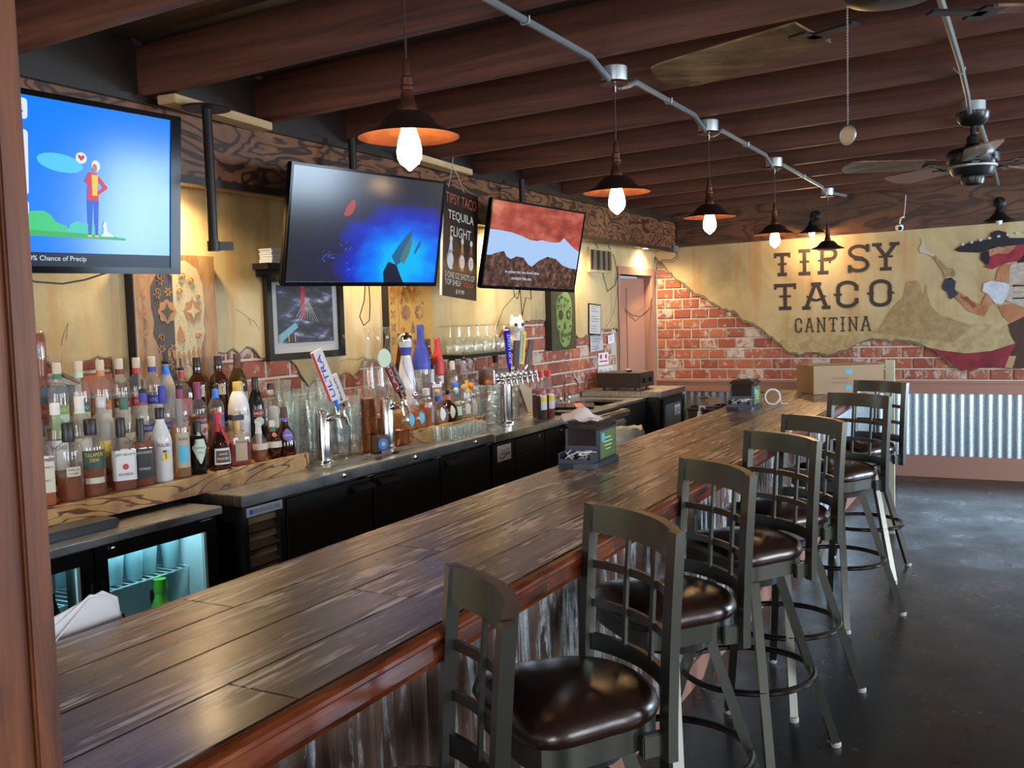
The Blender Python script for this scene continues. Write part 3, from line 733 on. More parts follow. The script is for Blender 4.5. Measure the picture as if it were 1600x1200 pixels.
# long solid-door cooler
bx = -2.79
s = thing('solid_door_cooler', 'long black back-bar cooler with three solid doors, louvred panel and steel top', 'cooler', (0,0,0))
MB().bb((-3.40,2.88,0),(bx-.03,4.93,.862)).build('cabinet_body', M['black'], s)
MB().bevbox(((-3.42+bx+.015)/2,(2.865+4.945)/2,.886),(abs(-3.42-bx)+.015,2.08,.048),.003).build('steel_top', M['steel'], s)
lv = MB(); lv.bb((bx-.03,2.885,.10),(bx-.004,2.915,.855)); lv.bb((bx-.03,3.10,.10),(bx-.004,3.135,.855)); lv.bb((bx-.03,2.915,.10),(bx-.004,3.10,.16))
lvo = lv.build('louvre_frame', M['black'], s)
M['amber_slot'] = mat('tan_filter_behind_louvres', (.34,.26,.15), .7)
MB().bb((bx-.029,2.916,.16),(bx-.026,3.10,.80)).build('air_filter', M['amber_slot'], lvo)
for k in range(9):
    z = .775-.072*k
    MB().prism([(0,0),(.022,-.03),(.022,-.036),(0,-.010)], lambda a, b_: (bx-.026+a, 2.916, z+b_), lambda a, b_: (bx-.026+a, 3.10, z+b_)).build('louvre', M['black'], lvo)
MB().bb((bx-.004,2.905,.812),(bx+.001,3.115,.850)).build('maker_plate', mat('silver_plate', (.50,.55,.60), .4, .3), s)
def face_text(parent, body, x, y, z, w, h, m, name='lettering'):
    mb = MB(); put_text(mb, body, lambda a, b_: (x, y+a, z+b_), width=w, height=h); return mb.build(name, m, parent)
M['ink'] = mat('black_print', (.02,.02,.025), .6); M['inkwhite'] = mat('white_print', (.75,.75,.75), .6); M['inkblue'] = mat('blue_print', (.03,.12,.45), .6); M['inkred'] = mat('red_print', (.50,.03,.03), .6)
face_text(s, 'BEVERAGE-AIR', bx+.0016, 3.022, .831, .155, .017, M['inkblue'])
MB().lathe([(.011,0),(.011,.0008)], 14).xf(Matrix.Translation((bx+.001,2.928,.831)) @ Matrix.Rotation(PI/2,4,'Y')).build('round_badge', M['inkblue'], s)
for (a, c, hy) in ((3.145,3.755,3.66),(3.775,4.37,3.87),(4.385,4.925,4.49)):
    d = MB().bevbox((bx-.016,(a+c)/2,.475),(.030,c-a,.735),.003).build('door', M['black'], s)
    lip_handle(d, hy, .835, bx)
    chrome_lock(s, bx+.016, hy+(.21 if a < 3.5 else -.0)+(.24 if a > 3.5 else 0)-.35*(a < 3.5), .888)
    MB().bevbox((bx+.006, (c-.03), .852),(.02,.05,.008),.002).build('hinge', M['chrome'], s)
# low-profile drawer cooler beyond it
c3 = thing('drawer_cooler', 'black cooler with two drawers, steel top and white maker label under the far beer tower', 'cooler', (0,0,0))
MB().bb((-3.40,4.96,0),(bx-.03,6.02,.850)).build('cabinet_body', M['black'], c3)
MB().bevbox(((-3.42+bx+.02)/2,(4.955+6.03)/2,.876),(abs(-3.42-bx)+.02,1.075,.044),.003).build('steel_top', M['steel'], c3)
MB().bevbox((bx-.016,5.105,.47),(.03,.27,.74),.003).build('side_panel', M['black'], c3)
for (a, c) in ((5.25,5.66),(5.67,6.0)):
    d = MB().bevbox((bx-.016,(a+c)/2,.60),(.03,c-a,.47),.003).build('drawer', M['black'], c3)
    MB().bb((bx-.001,a+.06,.735),(bx+.006,c-.06,.752)).build('drawer_pull', M['blackmetal'], d)
    MB().bevbox((bx-.016,(a+c)/2,.22),(.03,c-a,.25),.003).build('drawer', M['black'], c3)
    chrome_lock(c3, bx, c-.09, .815)
def white_label(parent, x, y, z, w, h):
    lb = MB().bb((x-.001,y-w/2,z-h/2),(x+.001,y+w/2,z+h/2)).build('maker_label', M['white'], parent)
    face_text(lb, 'AVANTCO', x+.0014, y+.01, z+.003, w*.72, h*.40, M['inkblue'])
    MB().tube([(x+.0014, y-w*.4+w*.8*t, z-h*.22-h*.14*math.sin(t*5.5)) for t in [i/12 for i in range(13)]], h*.03, 5).build('swoosh', M['ink'], lb)
white_label(c3, bx+.001, 5.10, .775, .17, .095)
# grey-fronted ice well with black covers on top
ic = thing('ice_well', 'grey-fronted counter unit with black rubber covers on top, behind the near napkin holder', 'counter unit', (0,0,0))
M['greyfront'] = mat('grey_vinyl_front', (.16,.16,.165), .4, .3)
MB().bb((-3.40,6.06,0),(-2.60,6.62,.845)).build('cabinet_body', M['black'], ic)
MB().bevbox((-2.59,6.34,.42),(.02,.55,.78),.004).build('front_panel', M['greyfront'], ic)
MB().bevbox((-2.99,6.34,.872),(.86,.60,.050),.012).build('steel_top', M['steel'], ic)
white_label(ic, -2.578, 6.47, .79, .17, .095)
def single(name, mb, m, label, cat, loc=None, rot=None, group=None, smooth=False, angle=35):
    o = mb.build(name, m, None, loc, smooth, rot, angle); return tag(o, label, cat, group)
M['rubber'] = mat('black_rubber', (.014,.014,.015), .5)
single('rubber_cover', MB().bevbox((0,0,.011),(.46,.50,.022),.008), M['rubber'], 'black rubber cover lying on the grey counter unit beyond the drawer cooler', 'cover', (-2.84,6.33,.8975))
single('serving_tray', MB().bevbox((0,0,.009),(.30,.34,.016),.006), M['blackgloss'], 'glossy black tray lying on top of the black rubber cover', 'tray', (-2.92,6.42,.9205), (0,0,.4))
single('red_white_card', MB().bb((-.03,-.16,0),(.03,.16,.002)), mat('red_card', (.6,.12,.10), .5), 'narrow red and white card lying on the glossy black tray', 'card', (-2.86,6.38,.938), (0,0,.5))
single('paper_bag', MB().add([(0,-.22,0),(.06,.26,0),(-.10,-.20,.24),(-.16,-.14,.25),(-.04,.26,.02),(-.02,-.22,.0)], [(0,1,4,2),(2,4,3),(0,2,3,5),(1,0,5,4)]), mat('tan_paper', (.52,.46,.33), .8), 'crumpled tan paper sheet propped beside the red syrup bottles', 'paper', (-3.17,6.40,.9))
# corner cabinet at the doorway
fc = thing('corner_cooler', 'tall black cooler with glass front and steel top standing in the far left corner', 'cooler', (0,0,0))
MB().bb((-3.40,7.72,0),(-2.72,8.34,.88)).build('cabinet_body', M['black'], fc)
MB().bevbox((-3.06,8.03,.905),(.73,.66,.048),.004).build('steel_top', M['steel'], fc)
d = MB(); d.bb((-2.72,7.74,.05),(-2.69,7.79,.86)); d.bb((-2.72,8.27,.05),(-2.69,8.32,.86)); d.bb((-2.72,7.79,.81),(-2.69,8.27,.86)); d.bb((-2.72,7.79,.05),(-2.69,8.27,.10))
dr = d.build('door', M['blackgloss'], fc)
M['greypane'] = mat('grey_reflective_pane', (.12,.15,.16), .08, .0, 1.0, coat=1.)
MB().bb((-2.712,7.79,.10),(-2.702,8.27,.81)).build('door_pane', M['greypane'], dr)
white_label(dr, -2.698, 8.13, .74, .15, .09)
# receiver on it
rc = thing('music_receiver', 'black boxy receiver with dark remote on top, on the corner cooler', 'receiver', (-3.12,7.98,.9295), rz=.0)
MB().bevbox((0,0,.085),(.40,.36,.13),.006).build('case', mat('brown_black_case', (.022,.014,.011), .4), rc)
for sx in (-.15,.15):
    for sy in (-.13,.13): MB().lathe([(.014,0),(.014,.022)],10,c=(sx,sy,0)).build('foot', M['rubber'], rc)
for yk in (-.08,.08): MB().lathe([(.022,0),(.02,.018)],14).xf(Matrix.Translation((.20,yk,.08)) @ Matrix.Rotation(PI/2,4,'Y')).build('knob', M['blackgloss'], rc, smooth=True)
rm = thing('remote_control', 'small black remote control lying on the receiver', 'remote', (-3.10,8.0,1.0805), rz=.5)
MB().bevbox((0,0,.009),(.045,.17,.018),.005).build('case', M['blackgloss'], rm)
for i in range(3):
    for j in range(5): MB().lathe([(.005,0),(.004,.003)],8,c=(-.012+.012*i,-.05+.022*j,.018)).build('button', M['white'], rm)
# hand sink between
sk = thing('hand_sink', 'small steel sink with gooseneck tap in a black surround', 'sink', (-3.08,7.16,0))
bs = MB(); bs.bb((-.34,-.50,0),(-.31,.52,.86)); bs.bb((.22,-.50,.0),(.25,.52,.86)); bs.bb((-.31,-.50,0),(.22,-.47,.86)); bs.bb((-.31,.49,0),(.22,.52,.86)); bs.bb((-.31,-.47,.60),(.22,.49,.62))
bs.build('sink_body', M['black'], sk)
rimb = MB(); rimb.bb((-.34,-.50,.86),(-.20,.52,.88)); rimb.bb((.16,-.50,.86),(.26,.52,.88)); rimb.bb((-.20,-.50,.86),(.16,-.30,.88)); rimb.bb((-.20,.30,.86),(.16,.52,.88)); rimb.build('sink_rim', M['steel'], sk)
bw = MB(); bw.bb((-.20,-.30,.70),(.16,.30,.71)); bw.bb((-.20,-.30,.71),(-.195,.30,.86)); bw.bb((.155,-.30,.71),(.16,.30,.86)); bw.build('basin', M['steel'], sk)
MB().tube([(-.26,.0,.88),(-.26,.0,1.03),(-.245,.0,1.065),(-.21,.0,1.08),(-.16,.0,1.07),(-.13,.0,1.03),(-.125,.0,1.00)], .011, 10).build('tap', M['chrome'], sk, smooth=True)
for yk in (-.08,.08): MB().lathe([(.012,0),(.014,.03),(.022,.035),(.020,.048)],12,c=(-.26,yk,.88)).build('tap_knob', M['chrome'], sk, smooth=True)
# trash bin with bag
tb = thing('trash_bin', 'dark trash bin lined with a pale plastic bag beside the corner cooler', 'bin', (-2.42,6.12,0))
MB().lathe([(.11,0),(.12,.01),(.145,.78),(.13,.78),(.11,.03)],20).build('bin_body', M['rubber'], tb, smooth=True)
bg_ = MB().lathe([(.150,.70),(.154,.74),(.151,.79),(.14,.82),(.120,.80),(.11,.70)],20,cap0=False,cap1=False)
bg_.v = [(x+random.uniform(-.008,.008), y+random.uniform(-.008,.008), z+random.uniform(-.012,.012)) for x,y,z in bg_.v]
M['bag'] = mat('plastic_bag', (.62,.62,.58), .3); bg_.build('liner_bag', M['bag'], tb, smooth=True)
# dark tray on the glass cooler top
single('drip_mat', MB().bevbox((0,0,.016),(.10,.62,.032),.006), mat('slate_grey_mat', (.05,.055,.065), .35), 'slate-grey flat rail lying on the steel top of the glass-door cooler', 'mat', (-2.905,2.03,.8915))

# ------------------------------------------------------------------ lamps and ceiling fittings
CX = -1.46
M['conduit'] = mat('galvanized_conduit', (.26,.30,.31), .4, .6)
M['bronze'] = mat('bronze_socket', (.10,.035,.018), .4, .7)
def shade_mat():
    m = mat('rust_copper_shade', (.15,.06,.03), .5, .5); n, l = nodes(m); p = n['Principled BSDF']
    mp = coords(n, l, (1,1,6)); t = noise(n, l, mp, 9, 5, .6, .5); r = ramp(n, [(.3, (.10,.045,.03)), (.6, (.28,.09,.04)), (.8, (.42,.16,.07))]); l.new(t.outputs[0], r.inputs[0]); l.new(r.outputs[0], p.inputs['Base Color']); return m
M['shade'] = shade_mat(); M['shadeout'] = mat('dark_bronze_shade', (.045,.022,.015), .45, .6)
def bulb_glow(name, col, es):
    m = mat(name, (1,.8,.5), .2, emis=col, es=es); return m
M['bulb'] = bulb_glow('lit_bulb_glass', (1.0,.62,.26), 16)
M['filament'] = bulb_glow('filament', (1.0,.75,.42), 60)
def cz(x): return rz_(x)
cond = thing('conduit_run', 'long grey electrical conduit with round junction boxes carrying the pendant lamps over the bar', 'conduit', (CX, 0, 0))
zc = cz(CX)-.016
box_y = [.75, 2.19, 3.68, 4.98, 6.47, 8.40]
for a, b in zip(box_y, box_y[1:]):
    pts = [(0,a+.06,zc-.055),(0,a+.14,zc-.035),(0,a+.24,zc)] + [(0,b-.24,zc),(0,b-.13,zc-.030),(0,b-.06,zc-.048)]
    MB().tube(pts, .0125, 8).build('conduit_pipe', M['conduit'], cond, smooth=True)
MB().tube([(0,8.46,zc-.05),(.02,8.6,zc-.01),(.06,8.95,zc)], .0125, 8).build('conduit_pipe', M['conduit'], cond, smooth=True)
MB().tube([(0,-2.3,zc),(0,.5,zc),(0,.62,zc-.03),(0,.69,zc-.05)], .0125, 8).build('conduit_pipe', M['conduit'], cond, smooth=True)
for yk in (1.5, 2.9, 4.35, 5.75, 7.4):
    MB().tube([(-.03,yk,zc+.016),(-.018,yk,zc),(-.014,yk,zc-.012),(0,yk,zc-.0155),(.014,yk,zc-.012),(.016,yk,zc+.012)], .003, 6).build('conduit_clip', M['galv'], cond)
for yk in box_y:
    bx_ = MB().lathe([(.050,-.008),(.052,0),(.052,.048),(.047,.053)], 20, c=(0,yk,cz(CX)-.055)).build('junction_box', M['galv'], cond, smooth=True)
    MB().lathe([(.056,-.018),(.060,-.014),(.058,-.009)], 20, c=(0,yk,cz(CX)-.055)).build('box_cover', M['bronze'], bx_, smooth=True)
def make_pendant(drop, lit=True):
    """origin at the box cover; the shade rim hangs `drop` below it"""
    t = thing('pendant_lamp', '', 'lamp')
    MB().lathe([(.006,-.03),(.008,-.028),(.008,-.001),(.006,0)], 10).build('cord_grip', M['chrome'], t, smooth=True)
    MB().tube([(0,0,-.02),(0,0,-(drop-.20))], .0032, 6).build('cord', M['cord'], t)
    z = -drop
    MB().lathe([(.006,z+.205),(.010,z+.195),(.011,z+.160),(.017,z+.155),(.017,z+.135),(.020,z+.131),(.020,z+.122),(.017,z+.118),(.019,z+.095),(.024,z+.088),(.026,z+.062),(.024,z+.050)], 18).build('socket', M['bronze'], t, smooth=True)
    MB().lathe([(.026,z+.066),(.042,z+.064),(.064,z+.050),(.082,z+.026),(.132,z+.002),(.136,z-.001)], 36, cap0=False, cap1=False).build('shade', M['shadeout'], t, smooth=True)
    MB().lathe([(.136,z-.0012),(.131,z+.0002),(.081,z+.023),(.062,z+.047),(.041,z+.061),(.026,z+.063)], 36, cap0=False, cap1=False).build('shade_lining', M['shade'], t, smooth=True)
    bl = MB().lathe([(.013,z+.055),(.015,z+.040),(.021,z+.018),(.030,z-.012),(.034,z-.036),(.033,z-.054),(.025,z-.070),(.012,z-.080),(.004,z-.088)], 20).build('bulb', M['bulb'] if lit else thin_glass('unlit_bulb', (.95,.9,.8)), t, smooth=True)
    if lit:
        fl = MB()
        for k in range(6):
            a = k*PI/3; fl.tube([(.006*math.cos(a),.006*math.sin(a),z+.015),(.012*math.cos(a+.3),.012*math.sin(a+.3),z-.045)], .001, 4)
        fl.build('filament', M['filament'], bl)
    return t
WARM = (1.0,.60,.28)
pend = [(2.19, 'large near pendant lamp with rusty shade and glowing bulb hanging over the near bar end', True),
        (3.68, 'pendant lamp with glowing bulb hanging above the third television, second from the camera', True),
        (4.98, 'pendant lamp with glowing bulb, third from the camera, over the middle of the bar', True),
        (6.47, 'pendant lamp with glowing bulb, fourth from the camera, in front of the first mural letter', True)]
for yk, lb, lit in pend:
    t = make_pendant(.425); t.location = (CX, yk, cz(CX)-.076); t['label'] = lb; t['group'] = 'pendant lamps over the bar'
    sun_like_point('pendant_light', (CX, yk, cz(CX)-.09-.41-.03), 18, WARM, .035)
t = make_pendant(.425, False); t.location = (CX, 8.40, cz(CX)-.076); t['label'] = 'unlit dark pendant lamp hanging last in the row, in front of the mural letter P'; t['group'] = 'pendant lamps over the bar'
# gooseneck wall lamps on the beam over the mural
def wall_lamp(x, lit, label):
    t = thing('gooseneck_wall_lamp', label, 'lamp', (x, YW-.07, 2.47), group='gooseneck lamps on the mural beam')
    MB().lathe([(.05,0),(.05,.012),(.03,.025)],20).xf(Matrix.Rotation(PI/2,4,'X')).build('wall_plate', M['blackmetal'], t, smooth=True)
    MB().tube([(0,-.02,0),(0,-.10,.02),(0,-.17,.0),(0,-.20,-.05),(0,-.20,-.09)], .010, 8).build('neck', M['blackmetal'], t, smooth=True)
    MB().lathe([(.018,-.06),(.030,-.075),(.034,-.10),(.05,-.115),(.075,-.145),(.128,-.175),(.130,-.180),(.126,-.179),(.07,-.150),(.03,-.12)],28,c=(0,-.20,0),cap1=False).build('shade', M['blackmetal'], t, smooth=True)
    MB().lathe([(.012,-.12),(.024,-.15),(.028,-.175),(.022,-.198),(.008,-.208)],16,c=(0,-.20,0)).build('bulb', M['bulb'] if lit else M['white'], t, smooth=True)
    if lit: sun_like_point('wall_lamp_light', (x, YW-.27, 2.47-.23), 6, WARM, .03)
wall_lamp(-1.775, True, 'black gooseneck wall lamp with a lit orange bulb behind the last pendant')
wall_lamp(-.206, False, 'black gooseneck wall lamp above the painted sombrero')
# recessed downlights in the soffit
M['led'] = mat('downlight_lens', (1,1,1), .4, emis=(1.0,.80,.50), es=14)
for i, yk in enumerate((1.05, 3.12, 4.60, 6.07, 7.55, 9.20)):
    t = thing('recessed_downlight', ['round recessed downlight in the soffit at the near left end','round recessed downlight in the soffit right of the first television','recessed downlight in the soffit above the second television','recessed downlight in the soffit above the hanging poster','recessed downlight in the soffit just right of the third television','recessed downlight in the soffit above the doorway'][i], 'light', (-3.300 if i < 5 else -3.33, yk, 2.236), group='recessed downlights in the soffit')
    MB().lathe([(.062,-.003),(.064,-.001),(.064,0),(.050,0),(.050,-.003)],24,cap0=False,cap1=False).build('trim_ring', M['white'], t, smooth=True)
    MB().lathe([(.050,-.0025),(.050,-.0005)],24).build('lens', M['led'], t)
    l_ = bpy.data.lights.new('downlight', 'SPOT'); l_.energy = 33; l_.color = (1.0,.74,.40); l_.spot_size = R(160); l_.spot_blend = .8; l_.shadow_soft_size = .05
    o = bpy.data.objects.new('downlight', l_); COL.objects.link(o); o.location = (t.location.x, yk, 2.228)

# second conduit with two ceiling fans
c2 = thing('fan_conduit', 'grey electrical conduit running along the ceiling to the two ceiling fans', 'conduit', (-.257, 0, 0))
z2 = cz(-.257)-.016
for pts in ([(0,-2.3,z2),(0,2.23,z2)], [(0,2.48,z2),(0,3.5,z2),(.006,4.6,z2),(.0,5.3,z2),(.0,5.48,z2-.05)], [(.0,5.64,z2-.05),(.02,5.85,z2),(.04,7.6,z2),(.042,9.4,z2)], [(.10,8.15,z2-.02),(.9,8.05,z2+.02),(3.6,8.0,z2+.10)]):
    MB().tube(pts, .0125, 8).build('conduit_pipe', M['conduit'], c2, smooth=True)
for yk in (3.05, 4.72, 6.4): MB().tube([(-.03,yk,z2+.016),(-.016,yk,z2),(0,yk,z2-.0155),(.016,yk,z2),(.018,yk,z2+.014)], .003, 6).build('conduit_clip', M['galv'], c2)
M['fanblack'] = mat('fan_black_housing', (.02,.021,.022), .3, .5)
M['blade'] = wood('fan_blade_wood', (.10,.065,.03), (.20,.135,.07), (.30,.20,.11), (1,7,7), 4, .2, coat=.8)
def fan(x, y, ztop, zbl, label, ang, chain, ho=0, rad=.66, czb=1.99, nb=5):
    t = thing('ceiling_fan', label, 'fan', (x, y, ztop), group='black ceiling fans')
    h = ztop-zbl
    MB().lathe([(.055,-.055),(.060,-.05),(.060,0)],24).build('junction_box', M['galv'], t, smooth=True)
    MB().lathe([(.030,-.125),(.055,-.115),(.078,-.085),(.082,-.055),(.078,-.052)],28).build('canopy', M['fanblack'], t, smooth=True)
    MB().lathe([(.013,-h+.06),(.013,-.12)],14).build('downrod', M['fanblack'], t, smooth=True)
    MB().lathe([(r_, z_+ho) for r_, z_ in [(.060,-h-.085),(.095,-h-.075),(.105,-h-.055),(.112,-h-.03),(.125,-h-.01),(.128,-h+.03),(.112,-h+.055),(.05,-h+.068),(.03,-h+.085),(.028,-h+.12),(.014,-h+.13)]],36).build('motor_housing', M['fanblack'], t, smooth=True)
    MB().lathe([(r_, z_+ho) for r_, z_ in [(.113,-h-.040),(.118,-h-.036),(.118,-h-.028),(.113,-h-.024)]],36,cap0=False,cap1=False).build('trim_band', M['galv'], t, smooth=True)
    if not ho: MB().lathe([(.03,-h-.13),(.052,-h-.12),(.058,-h-.10),(.058,-h-.084)],24).build('switch_cup', M['fanblack'], t, smooth=True)
    for k in range(nb):
        a = ang + k*2*PI/nb; Rm = Matrix.Rotation(a, 4, 'Z')
        ir = MB(); ir.box((.155,0,-h-.022),(.13,.035,.006)); ir.box((.22,0,-h-.022),(.05,.10,.006))
        br = ir.xf(Rm).build('blade_iron', M['fanblack'], t)
        bl = MB(); P_ = []
        for i in range(15):
            s_ = i/14; xx = .21 + (rad-.21)*s_; w_ = .068+.020*s_
            if s_ > .86: w_ *= math.sqrt(max(0,1-((s_-.86)/.145)**2))
            P_.append((xx, w_))
        n0 = len(bl.v); vs = []
        for xx, w_ in P_:
            for yy, dz in ((-w_, -w_*.20), (w_, w_*.20)):
                vs.append((xx, yy, -h-.016+dz)); vs.append((xx, yy, -h-.010+dz))
        fs = []
        for i in range(14):
            q = 4*i; fs += [(q,q+4,q+6,q+2),(q+1,q+3,q+7,q+5),(q,q+1,q+5,q+4),(q+2,q+6,q+7,q+3)]
        fs += [(0,2,3,1),(56,57,59,58)]
        bl.add(vs, fs).xf(Rm).build('blade', M['blade'], br)
    if chain:
        ch = MB(); n_ = 46
        z0_, z1_ = -h-.06+ho, czb-ztop
        for i in range(n_): ch.lathe([(.0008,-.0028),(.0026,0),(.0008,.0028)],6,c=(chain[0],chain[1],z0_+(z1_-z0_)*i/n_))
        ch.tube([(chain[0],chain[1],z0_),(chain[0],chain[1],z1_)], .0009, 4)
        c_ = ch.build('pull_chain', M['galv'], t)
        md = MB().lathe([(.0,-.002),(.019,-.002),(.019,.002),(.0,.002)],24).xf(Matrix.Translation((chain[0],chain[1],z1_-.024)) @ Matrix.Rotation(R(-30),4,'Z') @ Matrix.Rotation(PI/2,4,'X'))
        md.build('pull_medallion', mat('pewter', (.45,.40,.32), .4, .6), c_)
        rg = [(chain[0]+.0205*math.cos(a)*math.cos(R(30)), chain[1]-.0205*math.cos(a)*math.sin(R(30)), z1_-.024+.0205*math.sin(a)) for a in [2*PI*k/28 for k in range(28)]]
        MB().tube(rg, .0026, 6, closed=True).build('medallion_rim', M['galv'], c_, smooth=True)
    return t
fan(-.27, 2.36, cz(-.26), 2.275, 'ceiling fan at the top edge of the picture with a pull chain and round medallion', R(153), (-.094, .0), .085, .735, 2.017, 3)
fan(-.245, 5.57, cz(-.245), 2.33, 'ceiling fan with dark blades hanging in front of the mural on the right', R(205), None)

# nailing boards and television poles
M['pinelight'] = M['pine']
def board(name, label, c, d, rz):
    t = single(name, MB().bevbox((0,0,0), d, .003), M['pine'], label, 'board', c, (0,0,rz), 'pale mounting boards under the rafters'); return t
board('mounting_board', 'pale pine board screwed under the rafters above the first television pole', (-3.085, 3.16, 2.508), (.09,.66,.036), R(7))
board('mounting_board', 'pale pine board screwed under the rafters above the hanging poster', (-3.085, 4.95, 2.508), (.09,.72,.036), R(5))
# loose cables at the corner of the soffit and over the door
cb = thing('junction_cable_box', 'small grey junction box on the far end of the soffit beam with drooping black cables', 'box', (-3.16, 9.50, 2.235))
MB().bevbox((.02,0,0), (.035,.06,.06), .003).build('box_body', M['galv'], cb)
MB().tube([(.02,0,-.03),(.02,.02,-.08),(-.05,.06,-.11),(-.15,.09,-.10),(-.22,.10,-.14),(-.245,.10,-.3),(-.25,.05,-.45),(-.25,-.1,-.62),(-.24,-.35,-.68),(-.23,-.62,-.66),(-.235,-.80,-.60)], .004, 6).build('cable', M['cord'], cb)
MB().tube([(.03,0,-.03),(.03,.03,-.10),(-.04,.07,-.13),(-.16,.09,-.12),(-.23,.10,-.2),(-.25,.09,-.42),(-.25,.0,-.58),(-.24,-.5,-.72),(-.235,-.8,-.62)], .003, 6).build('cable', M['cord'], cb)
def cable(label, pts, r=.003, m='cord'):
    return single('cable', MB().tube(pts, r, 6), M[m], label, 'cable')
M['purple'] = mat('purple_cable', (.16,.10,.35), .5)
wx = XW+.03
cable('black cable dropping down the left door jamb to the counter', [(wx,8.35,2.235),(wx,8.50,2.12),(wx+.012,8.545,1.95),(wx+.012,8.54,1.6),(wx+.012,8.55,1.3),(wx+.012,8.53,1.05),(wx+.04,8.50,.96)])
cable('thin purple cable hanging diagonally from the door frame to the counter', [(wx+.02,8.55,1.97),(wx+.02,8.50,1.80),(wx+.02,8.40,1.60),(wx+.02,8.05,1.35),(wx+.02,7.85,1.15),(wx+.03,7.72,1.02),(wx+.05,7.66,.96)], .0028, 'purple')
cable('second black cable hanging beside the wall vent', [(wx,8.05,2.235),(wx,8.18,2.15),(wx,8.22,1.95),(wx,8.32,1.80),(wx,8.5,1.86),(wx+.012,8.56,1.98)])
# wall vent, camera dome
v = thing('wall_vent', 'small square wall opening with pale frame high beside the door', 'vent', (XW+.02, 8.15, 2.08))
fr = MB(); w2, h2 = .27, .11
fr.bb((0,-w2,-h2),(.025,-w2+.03,h2)); fr.bb((0,w2-.03,-h2),(.025,w2,h2)); fr.bb((0,-w2+.03,h2-.022),(.025,w2-.03,h2)); fr.bb((0,-w2+.03,-h2),(.025,w2-.03,-h2+.022)); fr.build('frame', M['plaster'], v)
MB().bb((0,-w2+.03,-h2+.022),(.004,w2-.03,h2-.022)).build('dark_back', mat('vent_dark', (.02,.017,.012), .7), v)
for yk in (-.12,.02,.14): MB().bb((.004,yk-.035,-h2+.022),(.018,yk+.03,h2-.022)).build('slat', mat('vent_slat', (.16,.13,.09), .6), v)
t = thing('dome_camera', 'small round white security camera under the mural beam', 'camera', (-1.02, YW-.16, 2.30))
MB().lathe([(.0,-.035),(.020,-.03),(.033,-.012),(.036,.0),(.033,.022),(.015,.034)],20).build('dome', M['white'], t, smooth=True)
MB().lathe([(.016,0),(.018,.006),(.010,.012)],16).xf(Matrix.Translation((.012,-.030,-.008)) @ Matrix.Rotation(PI/2,4,'X')).build('lens', M['blackgloss'], t, smooth=True)
MB().tube([(0,.0,.03),(.01,.03,.09),(.02,.06,.10),(.03,.09,.10)], .007, 8).build('arm', M['white'], t)
MB().tube([(.03,.075,.10),(.04,.07,.17),(.05,.06,.30)], .003, 5).build('lead', M['white'], t)

fx_ = thing('conduit_fitting', 'small grey metal fitting on the near rafter at the top left corner', 'fitting', (-2.055, 1.452, 2.585), .2)
MB().lathe([(.010,0),(.012,.004),(.012,.030),(.015,.032),(.015,.050),(.010,.054)],14).xf(Matrix.Rotation(R(70),4,'Y')).build('fitting_body', M['galv'], fx_, smooth=True)
MB().bevbox((-.012,0,.004),(.02,.014,.03),.003).build('clamp', M['galv'], fx_)

# ------------------------------------------------------------------ televisions and poster
def flat_frame(c, yaw, tilt, roll):
    r = Vector((math.sin(yaw), math.cos(yaw), 0)); nn = Vector((math.cos(yaw), -math.sin(yaw), 0)); up = Vector((0,0,1))
    n2 = math.cos(tilt)*nn - math.sin(tilt)*up; u2 = math.sin(tilt)*nn + math.cos(tilt)*up
    r3 = math.cos(roll)*r + math.sin(roll)*u2; u3 = -math.sin(roll)*r + math.cos(roll)*u2
    m = Matrix((r3, u3, n2)).transposed().to_4x4(); m.translation = Vector(c); return m    # local x = viewer's right, y = up, z = towards the viewer
M['tvblack'] = mat('television_black', (.004,.004,.005), .12, spec=.08)
def screen_mat(name, build):
    m = bpy.data.materials.new(name); m.use_nodes = True; n, l = nodes(m); p = n['Principled BSDF']
    p.inputs['Base Color'].default_value = (.005,.005,.006,1); p.inputs['Roughness'].default_value = .15; p.inputs['Specular IOR Level'].default_value = .25
    tc = n.new('ShaderNodeTexCoord'); c = build(n, l, tc)
    if hasattr(c, 'is_output'): l.new(c, p.inputs['Emission Color'])
    else: p.inputs['Emission Color'].default_value = (*c, 1)
    p.inputs['Emission Strength'].default_value = .37; return m
def emit(name, col, s=.37): return mat(name, (.005,.005,.006), .25, spec=.12, emis=col, es=s)
def television(label, c, yaw, tilt, roll, Wd, Ht, scr, bez=(.018,.018,.018,.03), pole=None):
    m = flat_frame(c, yaw, tilt, roll)
    t = thing('television', label, 'television', group='wall of three televisions under the soffit'); t.matrix_world = m
    MB().bevbox((0,0,-.018), (Wd, Ht, .030), .006).build('housing', M['tvblack'], t)
    L, Rr, T, B_ = bez
    fr = MB(); fr.bb((-Wd/2,-Ht/2,-.003),(-Wd/2+L,Ht/2,.003)); fr.bb((Wd/2-Rr,-Ht/2,-.003),(Wd/2,Ht/2,.003)); fr.bb((-Wd/2+L,Ht/2-T,-.003),(Wd/2-Rr,Ht/2,.003)); fr.bb((-Wd/2+L,-Ht/2,-.003),(Wd/2-Rr,-Ht/2+B_,.003)); fr.build('bezel', M['tvblack'], t)
    sc = MB().bb((-Wd/2+L,-Ht/2+B_,-.004),(Wd/2-Rr,Ht/2-T,-.001)).build('screen', scr, t)
    MB().bevbox((0,0,-.06),(.40,.30,.05),.01).build('back_cover', M['black'], t)
    MB().bevbox((0,-.0,-.10),(.12,.22,.03),.005).build('mount_plate', M['blackmetal'], t)
    return t, sc, (-Wd/2+L, Wd/2-Rr, -Ht/2+B_, Ht/2-T)
